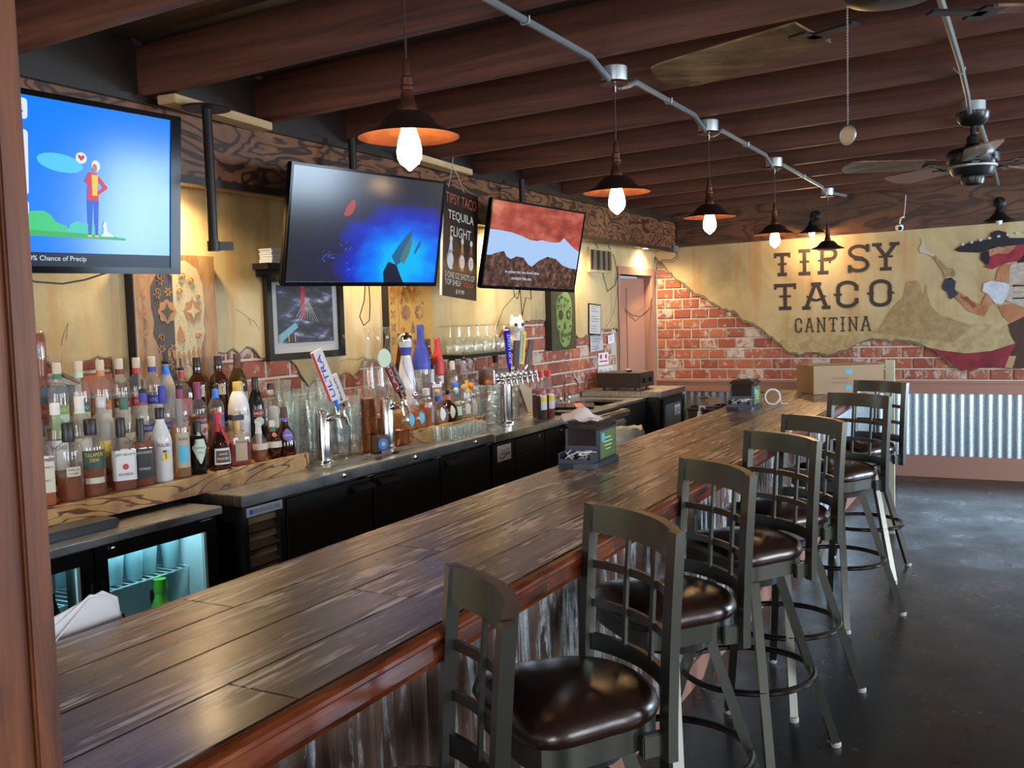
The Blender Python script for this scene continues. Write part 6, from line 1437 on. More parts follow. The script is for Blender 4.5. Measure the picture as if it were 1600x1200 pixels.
B('liquor_bottle', -3.05, 3.272, Z1_, 'flask', .178, .040, 'clear', 'dark', .36, 'silver', .10, (.30,.46,1.2,'cream'), desc='round flask with silver cap and cream band, left of its dark twin', group=gA, neck=(.70,.88,'white'))
B('liquor_bottle', -3.05, 3.362, Z1_, 'flask', .172, .042, 'darkbrown', None, .5, 'silver', .10, (.30,.46,1.2,'cream'), (.58,.70,.5,'pink',0,'oval'), desc='round dark flask with silver cap and cream band beside the purple-label brandy', group=gA, neck=(.72,.88,'green'))
B('liquor_bottle', -3.062, 3.458, Z1_, 'bell', .225, .054, 'darkbrown', None, .5, 'brown', .05, (.30,.56,.62,'purple',0,'oval'), text=('CROWN', .43, .034, .009, 'white'), neck=(.72,.84,'purple'), desc='broad dark brandy bottle with purple oval label at the right end of the front step', group=gA)
# middle step
B('liquor_bottle', -3.18, 2.345, Z2_, 'round', .275, .044, 'pale', 'clear', .40, 'white', .04, (.10,.50,.95,'white'), text=('BACARDI', .40, .056, .015, 'black'), neck=(.84,.92,'white'), desc='clear rum bottle with white label behind the dark-liquor round bottle', group=gB)
B('liquor_bottle', -3.18, 2.450, Z2_, 'round', .290, .045, 'clear', 'clear', .50, 'white', .05, (.10,.46,.8,'cream'), desc='clear bottle with pale neck wrap and cream label behind the green-label whiskey', neck=(.78,.93,'mint'), group=gB)
B('liquor_bottle', -3.18, 2.548, Z2_, 'round', .278, .046, 'frosted', 'clear', .50, 'silver', .04, (.18,.40,.5,'yellow'), desc='frosted vodka bottle with lemon yellow label and silver cap', group=gB)
B('liquor_bottle', -3.18, 2.655, Z2_, 'round', .270, .043, 'clear', 'clear', .55, 'green', .05, (.12,.48,.85,'cream'), desc='clear rum bottle with green cap and cream label', group=gB, text=('RUM', .34, .030, .012, 'dred'))
for i, (yy, capc, lc, fr, pour, liq, ds) in enumerate(((2.752,'blue','blue','purple',True,'clear','smooth vodka bottle with dark grape print and black pourer'), (2.850,'blue','blue','purple',False,'clear','smooth vodka bottle with dark grape print and plain blue cap'), (2.945,'plum','dred','plum',True,'clear','smooth vodka bottle with red label, berries and black pourer'), (3.045,'plum','dred','red',False,'peach','peach-coloured vodka bottle with plum cap, dark red label and cherries'))):
    B('vodka_bottle', -3.18, yy, Z2_, 'vodka', .300, .040, 'clear', liq, .52, capc, .075, (.12,.50,.8,'cream'), (.40,.50,.8,lc), text=('SMIRNOFF', .45, .050, .014, 'white'), pourer=pour, desc=ds, group=gB, extra=berries(fr), neck=(.80,.93,capc) if pour else None)
B('vodka_bottle', -3.18, 3.150, Z2_, 'round', .285, .036, 'clear', 'peach', .60, 'bright', .07, (.20,.55,.8,'bright'), (.20,.34,.75,'red'), pourer=True, neck=(.78,.92,'bright'), desc='clear vodka bottle with bright blue neck band and a black pourer', group=gB)
B('cream_liqueur_bottle', -3.18, 3.290, Z2_, 'rumch', .285, .052, 'white', None, .5, 'gold', .045, text=('RUMCHATA', .50, .070, .026, 'tan'), desc='plump white cream-liqueur bottle with gold cap and grey curly lettering', group=gB)
B('cream_liqueur_bottle', -3.17, 3.392, Z2_, 'wine', .300, .040, 'black', None, .5, 'black', .06, (.38,.50,.75,'dred'), (.24,.38,.65,'mint',0,'oval'), text=('BAILEYS', .44, .048, .012, 'white'), desc='black cream-liqueur bottle with dark red arched label', group=gB)
B('tequila_bottle', -3.16, 3.482, Z2_, 'shoulder', .262, .036, 'clear', 'dark', .24, 'black', .02, (.20,.58,.9,'cream'), neck=(.80,.90,'tan'), desc='clear bottle with long tan neck at the right end of the middle step', group=gB)
# top step
tp = [(2.440,'green','lime','mint',"left bottle of the top step, green neck label and lime label"), (2.535,'mint','green','cream','top step bottle with pale mint neck label'), (2.636,'orange','orange','cream','top step vodka bottle with orange neck label and orange band'), (2.728,'dred','dred','cream','top step vodka bottle with maroon neck label and maroon band'), (2.815,'red','red','cream','top step vodka bottle with bright red neck label beside the blue one'), (2.896,'blue','blue','cream','top step vodka bottle with royal blue neck label and dark blue band')]
for yy, nc, band, lc, ds in tp:
    B('vodka_bottle', -3.283, yy, Z3_, 'round', .322, .040, 'clear', 'clear', .58, 'corklight', .045, (.10,.50,.9,lc), (.38,.50,.9,band), text=('STRAWBERRI' if nc == 'red' else 'STOLI', .44, .05, .013, 'white'), neck=(.80,.92,nc), desc=ds, group=gC)
B('vodka_bottle', -3.30, 2.985, Z3_, 'tall', .300, .042, 'frosted', None, .5, 'blue', .05, neck=(.80,.93,'bright'), pourer=True, desc='tall frosted vodka bottle with blue neck and pourer in front of the skull board', group=gC)
B('rum_bottle', -3.30, 3.072, Z3_, 'square', .270, .038, 'clear', 'clear', .4, 'red', .05, (.20,.48,.7,'pink'), neck=(.80,.92,'red'), pourer=True, desc='square clear bottle with red neck and pourer in front of the skull board', group=gC)
for yy, ds in ((3.165,'left one of two dark coffee-liqueur bottles with cream square label'), (3.295,'right one of two dark coffee-liqueur bottles with cream square label')):
    B('coffee_liqueur_bottle', -3.30, yy, Z3_, 'shoulder', .305, .045, 'darkbrown', None, .5, 'black', .09, (.42,.58,.40,'cream'), text=('T', .50, .012, .022, 'dred'), desc=ds, group=gC)
B('wine_bottle', -3.30, 3.418, Z3_, 'wine', .310, .046, 'olive', None, .5, 'brown', .02, (.10,.42,.9,'mint'), neck=(.78,.95,'brown'), desc='olive green wine bottle with brown foil at the right end of the top step', group=gC)
# big bottle on the wall shelf at the left
ws = thing('left_wall_shelf', 'black wall shelf at the left edge carrying the big whiskey bottle', 'shelf', (AX, 2.35, 1.365)); MB().bb((0,-.60,-.014),(.092,.20,.014)).build('board', M['black'], ws); MB().bb((0,-.5,-.06),(.014,.25,-.014)).build('wall_bracket', M['black'], ws)
B('whiskey_jug', -3.372, 2.400, 1.380, 'squatsq', .335, .052, 'clear', 'dark', .62, 'black', .09, (.30,.52,.55,'grey',0,'oval'), text=('SMOKY', .42, .050, .018, 'white'), desc='big square whiskey bottle with round dark label on the wall shelf at the left edge', rz=-.5, seg=24)
vs_ = MB().lathe([(.030,0),(.032,.004),(.008,.012),(.007,.05),(.022,.075),(.026,.12)],16,cap1=False)
single('stemmed_shot_glass', vs_, G['clear'], 'small stemmed glass on the wall shelf beside the big whiskey bottle', 'glass', (-3.368,2.50,1.3795), smooth=True)
# bottom-left: row behind the front row at the left edge
B('liquor_bottle', -3.18, 2.225, Z2_, 'square', .280, .045, 'brown', None, .5, 'black', .06, (.15,.50,.9,'cream'), desc='brown bottle with cream label half hidden by the post on the middle step', group=gB, text=('MAKERS', .42, .04, .012, 'dred'))

# ---- tequila shelf
T1, T2 = .986, 1.076
gT = 'tequila bottles on the front step of the short shelf'; gU = 'tall bottles on the back step of the short shelf'
B('tequila_bottle', -3.035, 4.400, T1, 'oval', .200, .060, 'clear', 'gold', .50, 'orange', .03, (.12,.50,.30,'sky',.35,'oval'), ball=.020, desc='squat gold tequila bottle with orange ball stopper and pale blue oval label', group=gT)
B('tequila_bottle', -3.035, 4.520, T1, 'oval', .190, .055, 'clear', 'amber', .52, 'chrome', .03, (.14,.50,.32,'sky',.2,'oval'), ball=.016, desc='squat amber tequila bottle with silver ball stopper and pale blue oval label', group=gT)
B('tequila_bottle', -3.035, 4.635, T1, 'apoth', .215, .045, 'clear', 'amber', .60, 'silver', .04, (.10,.55,.30,'grey',.4), desc='amber tequila bottle with narrow dark grey label strip', group=gT)
B('tequila_bottle', -3.035, 4.755, T1, 'oval', .185, .058, 'clear', 'pale', .40, 'cork', .03, (.10,.52,.34,'white',0,'oval'), ball=.017, neck=(.70,.86,'blue'), desc='clear round tequila bottle with cork ball, blue neck band and white oval label', group=gT)
B('tequila_bottle', -3.035, 4.868, T1, 'oval', .185, .054, 'darkbrown', None, .5, 'black', .03, (.12,.52,.34,'cream',0,'oval'), ball=.014, neck=(.70,.86,'pink'), desc='dark brown round tequila bottle with cream oval label', group=gT)
B('tequila_bottle', -3.035, 4.962, T1, 'apoth', .180, .036, 'pale', 'green', .35, 'mint', .03, (.15,.45,.6,'mint'), ball=.016, desc='pale green tinted tequila bottle beside the dark brown round one', group=gT)
B('tequila_bottle', -3.035, 5.055, T1, 'oval', .185, .046, 'clear', 'clear', .4, 'cork', .03, (.15,.48,.4,'cream'), ball=.020, desc='clear tequila bottle with cork ball stopper and cream label', group=gT)
B('tequila_bottle', -3.035, 5.142, T1, 'oval', .190, .042, 'clear', 'clear', .4, 'orange', .03, (.15,.48,.4,'tan'), ball=.020, desc='clear tequila bottle with peach ball stopper at the right end of the short shelf', group=gT)
for yy, ds, nk in ((4.385,'tall slim clear tequila bottle with flared stopper, left of three',None),(4.480,'tall slim clear tequila bottle with flared stopper, middle of three','tan'),(4.575,'tall slim clear tequila bottle with flared stopper, right of three',None)):
    t = B('tall_tequila_bottle', -3.25, yy, T2, 'cone', .455, .041, 'clear', 'clear', .55, 'white', .001, neck=None, desc=ds, group=gU)
    for c_ in list(t.children):
        if c_.name.startswith('cap'): bpy.data.objects.remove(c_)
    MB().lathe([(.011,.418),(.012,.432),(.010,.440),(.020,.462),(.022,.478),(.018,.482)],16).build('flared_stopper', G['clear'], t, smooth=True)
t = thing('ceramic_tequila_bottle', 'white ceramic bottle painted with blue pattern and silver dome stopper', 'bottle', (-3.17,4.640,T2), -.4, gU)
MB().lathe([(.034,0),(.042,.01),(.052,.09),(.052,.16),(.042,.24),(.030,.30),(.028,.33),(.037,.37),(.042,.395)],24).build('body', G['white'], t, smooth=True)
MB().lathe([(.044,.395),(.045,.400),(.040,.425),(.026,.442),(.006,.450)],24).build('dome_stopper', M['chrome'], t, smooth=True)
MB().lathe([(.0295,.315),(.0290,.33),(.0365,.362)],24,cap0=False,cap1=False).build('blue_collar', C['blue'], t, smooth=True)
fl = MB()
for k in range(22):
    zz = .06+.22*k/21; a = .9-1.8*k/21; rr = .0528 if zz < .17 else .0528-(zz-.17)*.20
    for d in (-.009,.009): fl.add([(rr*math.cos(a)+.0006, rr*math.sin(a)+d-.004, zz-.004),(rr*math.cos(a)+.0012, rr*math.sin(a)+d+.004, zz-.003),(rr*math.cos(a)+.0006, rr*math.sin(a)+d, zz+.005)],[(0,1,2)])
fl.build('blue_flowers', C['blue'], t)
B('tequila_bottle', -3.30, 4.770, T2, 'tall', .440, .030, 'brown', None, .5, 'brown', .06, desc='slim brown bottle with dark knob stopper behind the blue bottle', group=gU)
B('tequila_bottle', -3.17, 4.800, T2, 'wine', .490, .056, 'clear', 'clear', .50, 'blue', .001, neck=(.46,.95,'blue'), desc='tallest bottle, cobalt blue at the top and clear below', group=gU)
B('tequila_bottle', -3.29, 4.690, T2, 'square', .255, .036, 'clear', 'pale', .55, 'black', .03, (.14,.50,.7,'cream'), desc='small square bottle with black cap between the white ceramic and blue bottles', group=gU)
B('tequila_bottle', -3.15, 4.895, T2, 'square', .250, .042, 'clear', 'amber', .55, 'black', .03, (.12,.42,.7,'grey'), (.44,.52,.7,'white'), desc='square bottle with grey and white label right of the blue bottle', group=gU)
B('tequila_bottle', -3.24, 4.985, T2, 'tall', .400, .045, 'brown', None, .5, 'brown', .001, desc='brown tequila bottle with etched mark left of the red-necked bottle', group=gU, label=(.30,.48,.3,'silver'), neck=(.90,.95,'brown'))
B('tequila_bottle', -3.24, 5.092, T2, 'tall', .400, .045, 'clear', None, .5, 'red', .001, neck=(.44,.95,'red'), desc='clear tequila bottle with translucent red neck', group=gU, label=(.30,.42,.3,'silver'))
B('tequila_bottle', -3.17, 5.150, T2, 'round', .255, .042, 'clear', 'clear', .50, 'silver', .055, (.18,.48,.5,'bright'), desc='clear tequila bottle with bright blue label and wide silver cap', group=gU)
B('tequila_bottle', -3.15, 5.255, .9105, 'cone', .445, .050, 'clear', 'clear', .50, 'black', .03, (.48,.66,.45,'yellow'), pourer=True, desc='tall clear bottle with yellow label and pourer at the right end of the tequila shelf', group=gU)
# ---- red syrup bottles near the far tower
for i, (xx, yy, liq, ds) in enumerate(((-2.885,5.82,'cola','left syrup bottle with dark syrup, red cap and yellow-white label'),(-2.955,5.90,'red','syrup bottle in the second row, red cap, between the dark and the front red one'),(-2.872,5.915,'red','front syrup bottle full of red syrup with red cap'),(-2.925,5.985,'green','rightmost syrup bottle with lime green syrup and red cap'))):
    B('syrup_bottle', xx, yy, .8985, 'syrup', .325, .038, 'clear', liq, .48, 'red', .045, (.20,.50,.75,'white'), (.36,.48,.75,'yellow'), neck=(.52,.60,'pink'), desc=ds, group='syrup bottles beside the far beer tower')

# ---- glassware
M['tum'] = thin_glass('tumbler_glass', (.985,1.0,.99), .05, .07, (.85,.95,.95), 1.6)
pg = MB().lathe([(.027,0),(.029,.004),(.030,.030),(.038,.10),(.0445,.148),(.0425,.148),(.036,.10),(.027,.032),(.026,.012)], 18, cap1=True).mesh('pint_glass', M['tum'], smooth=True)
stack_no = 0
ORD = ['lowest','second','third','fourth','fifth','sixth','seventh']
def stack(x, y, z, n, label, me=pg, step=.052, name='pint_glass', group='stacked pint glasses on the counter', cat='glass'):
    for k in range(n):
        o = bpy.data.objects.new(name, me); COL.objects.link(o); o.location = (x, y, z+step*k); tag(o, (ORD[k] if k else 'lowest') + ' glass up in the ' + label, cat, group)
stacks = [(-3.12,3.58,5,'pint stack behind the purple-label brandy'),(-3.24,3.66,6,'pint stack against the bricks behind the liquor shelf end'),(-3.09,3.70,4,'pint stack just behind the near beer tower'),(-3.23,3.78,5,'pint stack at the wall under the framed picture'),
          (-3.12,3.83,6,'pint stack behind the red and white tap handle'),(-3.24,3.90,5,'pint stack at the wall behind the white tap handle'),(-3.09,3.925,3,'short pint stack right of the near beer tower'),(-3.21,4.01,5,'pint stack at the wall left of the copper mugs'),(-3.085,4.015,4,'pint stack closest to the copper mugs')]
for x, y, n, lb in stacks: stack(x, y, .9105, n, lb)
jm = MB().lathe([(.028,0),(.034,.006),(.036,.02),(.034,.030),(.037,.045),(.034,.058),(.036,.070),(.030,.080),(.034,.084),(.034,.090),(.031,.090),(.028,.078),(.031,.02)], 16, cap1=True).mesh('jar_glass', M['tum'], smooth=True)
nj = 0
for (x, y, n, lb) in [(-3.13,5.36,2,'leftmost ribbed stack by the far beer tower'),(-3.18,5.45,3,'ribbed stack left of the far beer tower column'),(-3.06,5.43,2,'front ribbed stack left of the far beer tower column'),(-3.10,5.60,3,'ribbed stack right of the far beer tower column'),(-3.22,5.58,3,'ribbed stack at the wall behind the far beer tower'),(-3.08,5.69,3,'second ribbed stack right of the far beer tower'),(-3.20,5.69,3,'ribbed stack at the wall right of the far tower'),(-3.07,5.78,3,'ribbed stack left of the dark syrup bottle'),(-3.19,5.80,2,'ribbed stack at the wall behind the syrup bottles'),(-3.13,5.89,2,'last ribbed stack at the wall beyond the syrup bottles')]:
    stack(x, y, .8985 if y > 4.95 else .9105, n, lb, jm, .0915, 'ribbed_glass', 'stacked ribbed glasses by the far beer tower')
NTH = ['first','second','third','fourth','fifth','sixth','seventh','eighth','ninth']
sg = MB().lathe([(.018,0),(.019,.012),(.023,.075),(.0215,.075),(.0175,.014)], 14, cap1=True).mesh('shot_glass', M['tum'], smooth=True)
for i in range(9):
    for j in range(2):
        o = bpy.data.objects.new('shot_glass', sg); COL.objects.link(o); o.location = (-2.895+.052*j-.0, 4.575+.047*i, .9105); tag(o, '%s shot glass from the left in the %s row before the tequila shelf' % (NTH[i], ('back','front')[j]), 'glass', 'shot glasses in front of the tequila shelf')
o = bpy.data.objects.new('shot_glass', MB().lathe([(.022,0),(.023,.012),(.028,.085),(.026,.085),(.021,.014)], 16).mesh('shot_glass_tall', M['tum'], smooth=True)); COL.objects.link(o); o.location = (-2.885,4.50,.9105); tag(o, 'single larger shot glass standing left of the double row', 'glass')
# tall decorative glass
single('footed_glass', MB().lathe([(.050,0),(.046,.004),(.010,.03),(.009,.05),(.022,.075),(.016,.10),(.028,.13),(.020,.16),(.034,.20),(.030,.24)],20,cap1=False), M['tum'], 'tall knobbly footed glass between the tequila shelf and far beer tower', 'glass', (-2.93,5.23,.8985), smooth=True)
# stemware upside down on the black wall shelf
sh = thing('glass_shelf', 'black wall shelf with upside-down wine glasses above the bricks', 'shelf', (XW+.011, 5.86, 1.345))
MB().bb((0,-.50,-.013),(.21,.46,.013)).build('board', M['black'], sh); 
for yk in (-.3,.3): MB().bb((0,yk-.02,-.08),(.02,yk+.02,-.013)).build('wall_bracket', M['black'], sh)
wg = MB().lathe([(.033,0),(.040,.05),(.037,.075),(.020,.10),(.006,.112),(.0045,.18),(.030,.186),(.031,.190)], 18, cap0=False).mesh('wine_glass', M['tum'], smooth=True)
i = 0
for row, x in enumerate((-3.29, -3.375)):
    for k in range(6):
        o = bpy.data.objects.new('wine_glass', wg); COL.objects.link(o); o.location = (x, 5.44+.125*k+.03*row, 1.3585); tag(o, '%s upside-down wine glass from the left, %s row of the black wall shelf' % (NTH[k], ('front','back')[row]), 'glass', 'upside-down wine glasses in the %s row' % ('front', 'back')[row])
# plush toy
pt = thing('plush_toy', 'small white plush animal with a dark eye standing among the wine glasses', 'toy', (-3.285, 6.245, 1.3585), -.7)
M['plush'] = mat('white_plush', (.70,.70,.72), .95, bump=.5, bscale=200)
MB().lathe([(.020,0),(.045,.02),(.052,.06),(.045,.10),(.030,.13)],18).build('body', M['plush'], pt, smooth=True)
MB().lathe([(.02,.115),(.048,.14),(.056,.17),(.050,.205),(.030,.228),(.008,.235)],18,c=(.012,0,0)).build('head', M['plush'], pt, smooth=True)
for sy in (-1,1):
    MB().lathe([(.014,0),(.012,.02),(.003,.035)],10,c=(.0,.032*sy,.218)).build('ear', M['plush'], pt, smooth=True)
    MB().lathe([(.013,0),(.012,.004),(.004,.007)],14).xf(Matrix.Translation((.060,.026*sy,.178)) @ Matrix.Rotation(R(90),4,'Y')).build('eye', C['black'], pt, smooth=True)
    MB().lathe([(.016,0),(.018,.015),(.012,.03)],10,c=(.04,.028*sy,.0)).build('paw', M['plush'], pt, smooth=True)
MB().lathe([(.018,0),(.014,.014),(.004,.020)],12).xf(Matrix.Translation((.058,0,.155)) @ Matrix.Rotation(R(90),4,'Y')).build('muzzle', M['plush'], pt, smooth=True)
# copper mugs and box with blue badge
M['copper'] = mat('hammered_copper', (.62,.26,.13), .22, 1., bump=.5, bscale=130)
def mug(x, y, z, label, rz=0, g='copper mugs beside the middle beer tower'):
    t = thing('copper_mug', label, 'mug', (x, y, z), rz, g)
    MB().lathe([(.038,0),(.042,.006),(.042,.088),(.044,.092),(.041,.092),(.039,.086),(.038,.01)],24).build('cup', M['copper'], t, smooth=True)
    MB().tube([(.041,0,.075),(.062,0,.078),(.074,0,.062),(.072,0,.040),(.058,0,.022),(.041,0,.018)], .004, 8).build('handle', M['copper'], t, smooth=True)
mug(-3.05, 4.105, 1.004, 'copper mug on top of the left mug stack beside the middle beer tower', 2.6)
mug(-3.05, 4.105, 1.098, 'uppermost copper mug of the stack left of the middle beer tower', 2.2)
mug(-3.05, 4.105, .9105, 'copper mug at the bottom of the left mug stack', 2.9)
mug(-2.985, 4.305, .9105, 'copper mug with handle right of the middle beer tower', .9)
sb_ = thing('badge_card_box', 'small clear box with a round blue badge at the foot of the copper mugs', 'box', (-2.972,4.085,.9105), -.3)
MB().bevbox((0,0,.045),(.05,.075,.088),.004).build('box', mat('smoked_box', (.10,.06,.045), .25), sb_); MB().lathe([(.030,0),(.030,.0015)],20).xf(Matrix.Translation((.0255,0,.045)) @ Matrix.Rotation(PI/2,4,'Y')).build('blue_badge', C['bright'], sb_); MB().lathe([(.012,0),(.012,.0015)],14).xf(Matrix.Translation((.0275,0,.045)) @ Matrix.Rotation(PI/2,4,'Y')).build('badge_centre', C['cream'], sb_)

# ---- beer towers
M['polsteel'] = mat('polished_steel', (.66,.67,.68), .16, 1.)
def faucet(parent, x, y, z, ang=0, L=.07):
    Rm = Matrix.Translation((x,y,z)) @ Matrix.Rotation(ang,4,'Z')
    f = MB().lathe([(.016,0),(.018,.004),(.018,.014),(.011,.018),(.010,L-.01),(.013,L)],14).xf(Matrix.Rotation(PI/2,4,'Y')).xf(Rm).build('faucet', M['polsteel'], parent, smooth=True)
    MB().tube([(L-.004,0,.018),(L,0,.0),(L+.008,0,-.02),(L+.016,0,-.045)], [.009,.012,.009,.007], 10).xf(Rm).build('spout', M['polsteel'], f, smooth=True)
    MB().lathe([(.007,.010),(.006,.028),(.010,.034),(.006,.045)],12,c=(L-.002,0,0)).xf(Rm).build('faucet_collar', M['polsteel'], f, smooth=True)
    return Rm @ Vector((L-.002,0,.040)), f
def column_tower(label, x, y, zb, h, r):
    t = thing('beer_tower', label, 'beer tower', (0,0,0), group='beer towers behind the bar')
    MB().lathe([(r+.022,0),(r+.022,.006),(r+.004,.012),(r,.016),(r,h-.010),(r-.004,h)],28,c=(x,y,zb)).build('column', M['polsteel'], t, smooth=True)
    return t
t1_ = column_tower('near steel column beer tower at the right end of the liquor shelf', -3.005, 3.672, .9105, .262, .036)
f1, _ = faucet(t1_, -2.970, 3.680, 1.135, -.2); f2, _ = faucet(t1_, -2.985, 3.705, 1.135, .9)
t2_ = column_tower('middle steel column beer tower beside the copper mugs', -3.000, 4.195, .9105, .275, .038)
f3, _ = faucet(t2_, -2.964, 4.200, 1.140, -.2); f4, _ = faucet(t2_, -2.98, 4.228, 1.140, .9)
def T(p): return tuple(round(q, 4) for q in p)
def handle(label, base, top, w, th, m, prof=None, text=None, tm=None, tw=.016, stripe=None, sm=None, neckm=None):
    """a tap handle is its own removable thing; base and top in world coordinates"""
    b = Vector(base); u = Vector(top)-b; L = u.length; u.normalize()
    fwd = Vector((.80,-.60,0)); fwd = (fwd - u*fwd.dot(u)).normalized(); s_ = u.cross(fwd)
    m4 = Matrix((fwd, s_, u)).transposed().to_4x4(); m4.translation = b
    t = thing('tap_handle', label, 'tap handle', group='tap handles on the beer towers'); t.matrix_world = m4
    MB().lathe([(.006,0),(.008,.004),(.009,.03),(.013,L*.16)],12).build('ferrule', neckm or M['polsteel'], t, smooth=True)
    if prof: MB().lathe([(r_, z_*L) for r_, z_ in prof],18).build('grip', m, t, smooth=True)
    else: MB().bevbox((0,0,L*.58),(th,w,L*.84),.003).build('grip', m, t)
    x = (th/2 if not prof else max(p[0] for p in prof))+.0008
    if stripe: MB().bb((x-.0006,-w/2*stripe[1],L*.17),(x+.0004,-w/2*stripe[0],L*.99)).build('stripe', sm, t)
    if text:
        mb = MB(); put_text(mb, text, lambda a, b_: (x+.0008, -b_ + (tw*.0), L*.58+a), width=L*.70, height=tw, dy=-.0); 
        mb.build('lettering', tm, t)
    return t
handle('red and white paddle tap handle with blue neck on the near beer tower', f1+Vector((0,0,.004)), (-2.90,3.512,1.468), .058, .012, C['white'], text='ULTRA', tm=C['blue'], tw=.022, stripe=(.62,1.0), sm=C['red'], neckm=C['bright'])
handle('plain white shield tap handle leaning behind the red and white one', f2+Vector((0,0,.004)), (-2.93,3.66,1.345), .050, .010, C['white'], text='BEER', tm=C['black'], tw=.012, neckm=M['polsteel'])
handle('dark red tap handle with pale oval badge on the middle beer tower', f3+Vector((0,0,.004)), (-2.905,4.035,1.435), .034, .018, C['dred'], text='LAGER', tm=C['cream'], tw=.016)
bd = thing('oval_tap_badge', 'pale green oval badge fixed at the top of the dark red tap handle', 'badge', (-2.889,4.033,1.405), -.6)
MB().lathe([(.034,0),(.036,.004),(.034,.008)],22,sy=1.35).xf(Matrix.Rotation(PI/2,4,'Y')).xf(Matrix.Rotation(PI/2,4,'X')).build('badge_plate', C['mint'], bd, smooth=True)
handle('grey slanted paddle tap handle on the right faucet of the middle beer tower', f4+Vector((0,0,.004)), (-2.93,4.135,1.375), .040, .014, C['grey'], text='IPA', tm=C['black'], tw=.016)
# T tower
t3_ = thing('tee_beer_tower', 'far T-shaped steel beer tower with a row of faucets', 'beer tower', (0,0,0), group='beer towers behind the bar')
MB().lathe([(.062,0),(.062,.006),(.044,.012),(.040,.016),(.040,.262)],28,c=(-2.99,5.515,.8985)).build('column', M['polsteel'], t3_, smooth=True)
MB().bevbox((-2.985,5.53,1.222),(.12,.56,.10),.006).build('tower_head', M['polsteel'], t3_)
hb = []
for k in range(7): hb.append(faucet(t3_, -2.930, 5.30+.074*k, 1.205, -.15, .055)[0])
handle('slim royal blue tap handle with white lettering on the T-shaped tower', hb[1]+Vector((0,0,.004)), (-2.86,5.305,1.515), .04, .04, mat('royal_blue_handle', (.02,.03,.55), .25), prof=[(.010,.10),(.016,.22),(.018,.5),(.020,.80),(.022,.95),(.012,1.0)], text='BUD LIGHT', tm=C['white'], tw=.018)
handle('dark brown wooden block tap handle right of the royal blue one', hb[2]+Vector((0,0,.004)), (-2.86,5.44,1.445), .040, .018, C['brown'])
handle('yellow and blue paddle tap handle on the T-shaped tower', hb[3]+Vector((0,0,.004)), (-2.86,5.535,1.500), .040, .014, C['yellow'], text='LANDSHARK', tm=C['black'], tw=.014, stripe=(.55,1.0), sm=C['sky'], neckm=C['pink'])
handle('dark brown wooden block tap handle at the right of the T-shaped tower', hb[4]+Vector((0,0,.004)), (-2.86,5.65,1.440), .040, .018, C['brown'])
# drip trays, bottle opener bar
def drip_tray(y, L, label):
    t = thing('drip_tray', label, 'drip tray', (-2.885, y, .9105))
    b = MB(); b.bb((-.055,-L/2,0),(.055,L/2,.004)); b.bb((-.055,-L/2,.004),(-.051,L/2,.013)); b.bb((.051,-L/2,.004),(.055,L/2,.013)); b.bb((-.051,-L/2,.004),(.051,-L/2+.004,.013)); b.bb((-.051,L/2-.004,.004),(.051,L/2,.013)); b.build('tray_pan', M['polsteel'], t)
    gr = MB()
    for k in range(int(L/.018)): gr.bb((-.049,-L/2+.010+.018*k,.008),(.049,-L/2+.016+.018*k,.011))
    gr.build('tray_grid', M['steel'], t)
drip_tray(3.72, .40, 'steel drip tray in front of the near beer tower'); drip_tray(4.22, .34, 'steel drip tray in front of the middle beer tower')
single('bottle_opener', MB().bevbox((0,0,.006),(.03,.24,.010),.003), M['blackmetal'], 'black bar blade lying between the two drip trays', 'tool', (-2.86,3.97,.9105), (0,0,.25))
# ---- inside the glass-door cooler
def juice(name, x, y, h, r, m, cap, label, lab=None):
    t = thing(name, label, 'bottle', (x, y, .1285)); 
    MB().lathe([(r*.9,0),(r,.01),(r,h*.62),(r*.85,h*.74),(r*.36,h*.86),(r*.34,h*.93)],18).build('glass', m, t, smooth=True)
    MB().lathe([(r*.40,h*.90),(r*.42,h*.93),(r*.40,h)],14).build('cap', cap, t, smooth=True)
    if lab: MB().lathe([(r+.0008,h*.22),(r+.0008,h*.56)],18,cap0=False,cap1=False).build('label', lab, t, smooth=True)
M['limeplastic'] = mat('lime_green_plastic', (.16,.62,.06), .35)
juice('lime_juice_bottle', -2.90, 2.540, .515, .062, M['limeplastic'], M['limeplastic'], 'lime green plastic bottle behind the right glass door of the cooler')
juice('mixer_bottle', -2.93, 2.37, .42, .055, M['blackgloss'], C['black'], 'dark bottle with white card label left of the lime green bottle', C['white'])
juice('mixer_bottle', -3.04, 2.635, .43, .045, G['darkbrown'], C['brown'], 'dark brown bottle right of the lime green bottle in the cooler')
juice('mixer_bottle', -2.90, 2.275, .40, .04, G['pale'], C['mint'], 'pale glass bottle at the left side behind the right cooler door', C['mint'])
juice('beer_bottle', -2.87, 2.055, .66, .045, G['darkbrown'], C['corklight'], 'tall dark bottle with pale yellow label behind the left cooler door', C['mint'])
juice('mixer_bottle', -2.95, 2.105, .46, .04, G['darkbrown'], C['yellow'], 'bottle with yellow cap behind the left cooler door')

